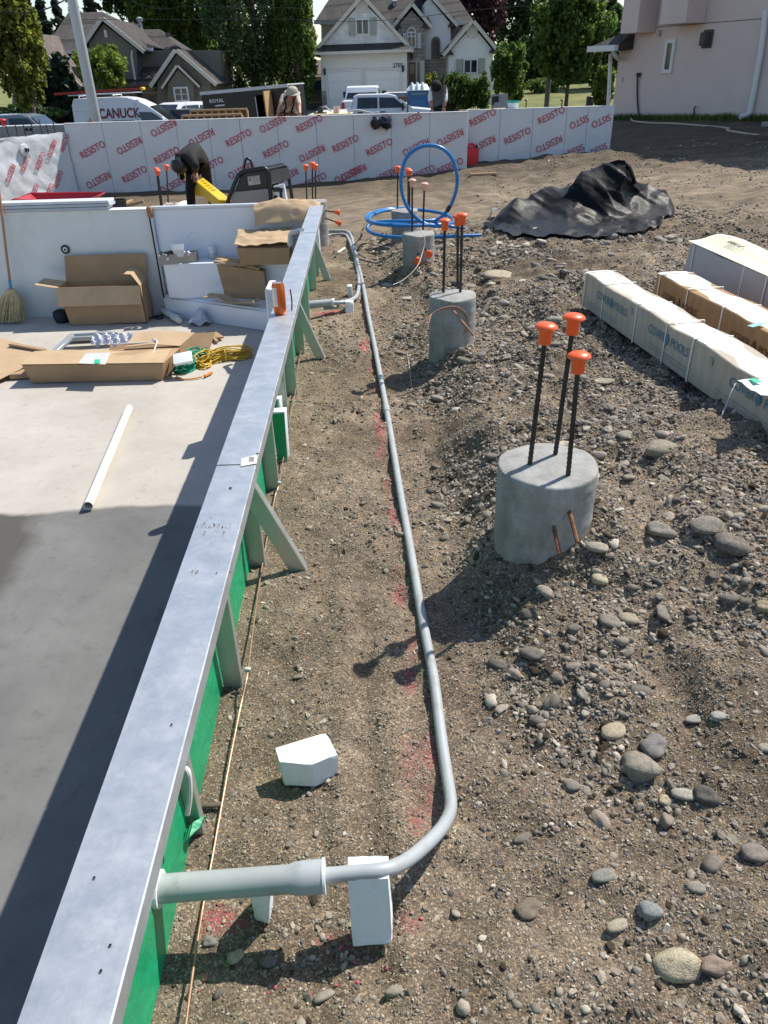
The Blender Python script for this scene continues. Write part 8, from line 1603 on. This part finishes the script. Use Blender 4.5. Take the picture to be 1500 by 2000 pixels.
# poles and wires
GP = mat('galvanised_pole', (.42, .44, .46), .4, .5, var=.08); a = PY(186, 225, 22.5); zb = T(a.x, 22.5); mb = MB(); mb.tube([(a.x, 22.5, zb-.3), (a.x, 22.5, 6), (a.x, 22.5, 9)], [.135, .12, .11], 20); tag(mk('metal_pole', mb, GP), 'tall grey metal pole standing in front of the white van', 'pole')
a = PY(1068, 200, 47); zb = T(a.x, 47); mb = MB(); mb.tube([(a.x, 47, zb-.3), (a.x, 47, 8)], [.15, .11], 12); tag(mk('utility_pole', mb, mat('grey_timber_pole', (.14, .125, .11), .9, var=.2)), 'weathered timber pole in front of the garden tree', 'pole')
mb = MB(); a = PY(1112, 205, 43); zb = T(a.x, 43)
for i, (pp0, pp1, Y, lab) in enumerate([((-20, 16), (140, -8), 26, 'black service cable at the top left'), ((560, 37), (900, 22), 46, 'thin cable crossing in front of the white house'), ((240, -6), (360, 12), 40, 'thin cable above the taupe house')]):
    A = PY(*pp0, Y); B = PY(*pp1, Y); mb = MB(); d = B-A; mb.tube([A-d*2+Vector((0, 0, .6))]+[A+d*t+Vector((0, 0, -.25*math.sin(math.pi*t))) for t in np.linspace(0, 1, 8)]+[B+d*2+Vector((0, 0, .6))], .018 if i == 0 else .013, 5); tag(mk('overhead_cable', mb, BLACKP), lab, 'cable', 'overhead cables')
# trunk guards and garden lights near the garden tree
for px, lab in ((1028, 'left garden light on the lawn edge'), (1098, 'right garden light on the lawn edge')): q = PY(px, 197, 38); zb = T(q.x, 38); mb = MB(); mb.tube([(q.x, 38, zb), (q.x, 38, q.z)], .025, 8); mb.lathe([(.10, 0), (.07, .05), (.02, .07)], q, 12); tag(mk('garden_light', mb, BLACKP), lab, 'garden light', 'garden lights')
q = PY(1153, 188, 30); zb = T(q.x, 30); mb = MB(); mb.box((q.x, 30, (zb+q.z)/2), (.22, .22, q.z-zb)); tag(mk('bollard', mb, BLACKP, bev=.02), 'black post at the end of the lawn beside the pink house', 'post')
# grass along the pink house footing, with pale hose
g = np.random.default_rng(5); n = 5000; u = g.uniform(.2, 8, n); w = np.abs(g.normal(0, .22, n))+.03; x = C0.x+du.x*u+nP.x*w; y = C0.y+du.y*u+nP.y*w; z = terr(x, y); b0 = np.stack([x, y, z], -1); hgt = g.uniform(.06, .16, n)[:, None]; lean = g.normal(0, .04, (n, 3)); lean[:, 2] = 0; sd = g.normal(0, 1, (n, 3)); sd[:, 2] = 0; sd /= np.linalg.norm(sd, axis=1)[:, None]
v = np.stack([b0-sd*.008, b0+sd*.008, b0+lean+np.array([0, 0, 1])*hgt], 1).reshape(-1, 3); tag(fast('grass', v, np.arange(3*n).reshape(n, 3), L_MID), 'strip of grass along the foot of the pink house', 'grass', kind='stuff')
mb = MB(); mb.tube([q_ for q_ in smoothpath([onground(*c, 10, .03) for c in [(1232, 228), (1236, 236), (1270, 240), (1310, 241), (1355, 244), (1420, 250), (1422, 255), (1480, 264), (1520, 268)]], 4)], .02, 6); tag(mk('garden_hose', mb, mat('pale_hose', (.50, .42, .30), .6)), 'pale garden hose lying along the pink house', 'hose')
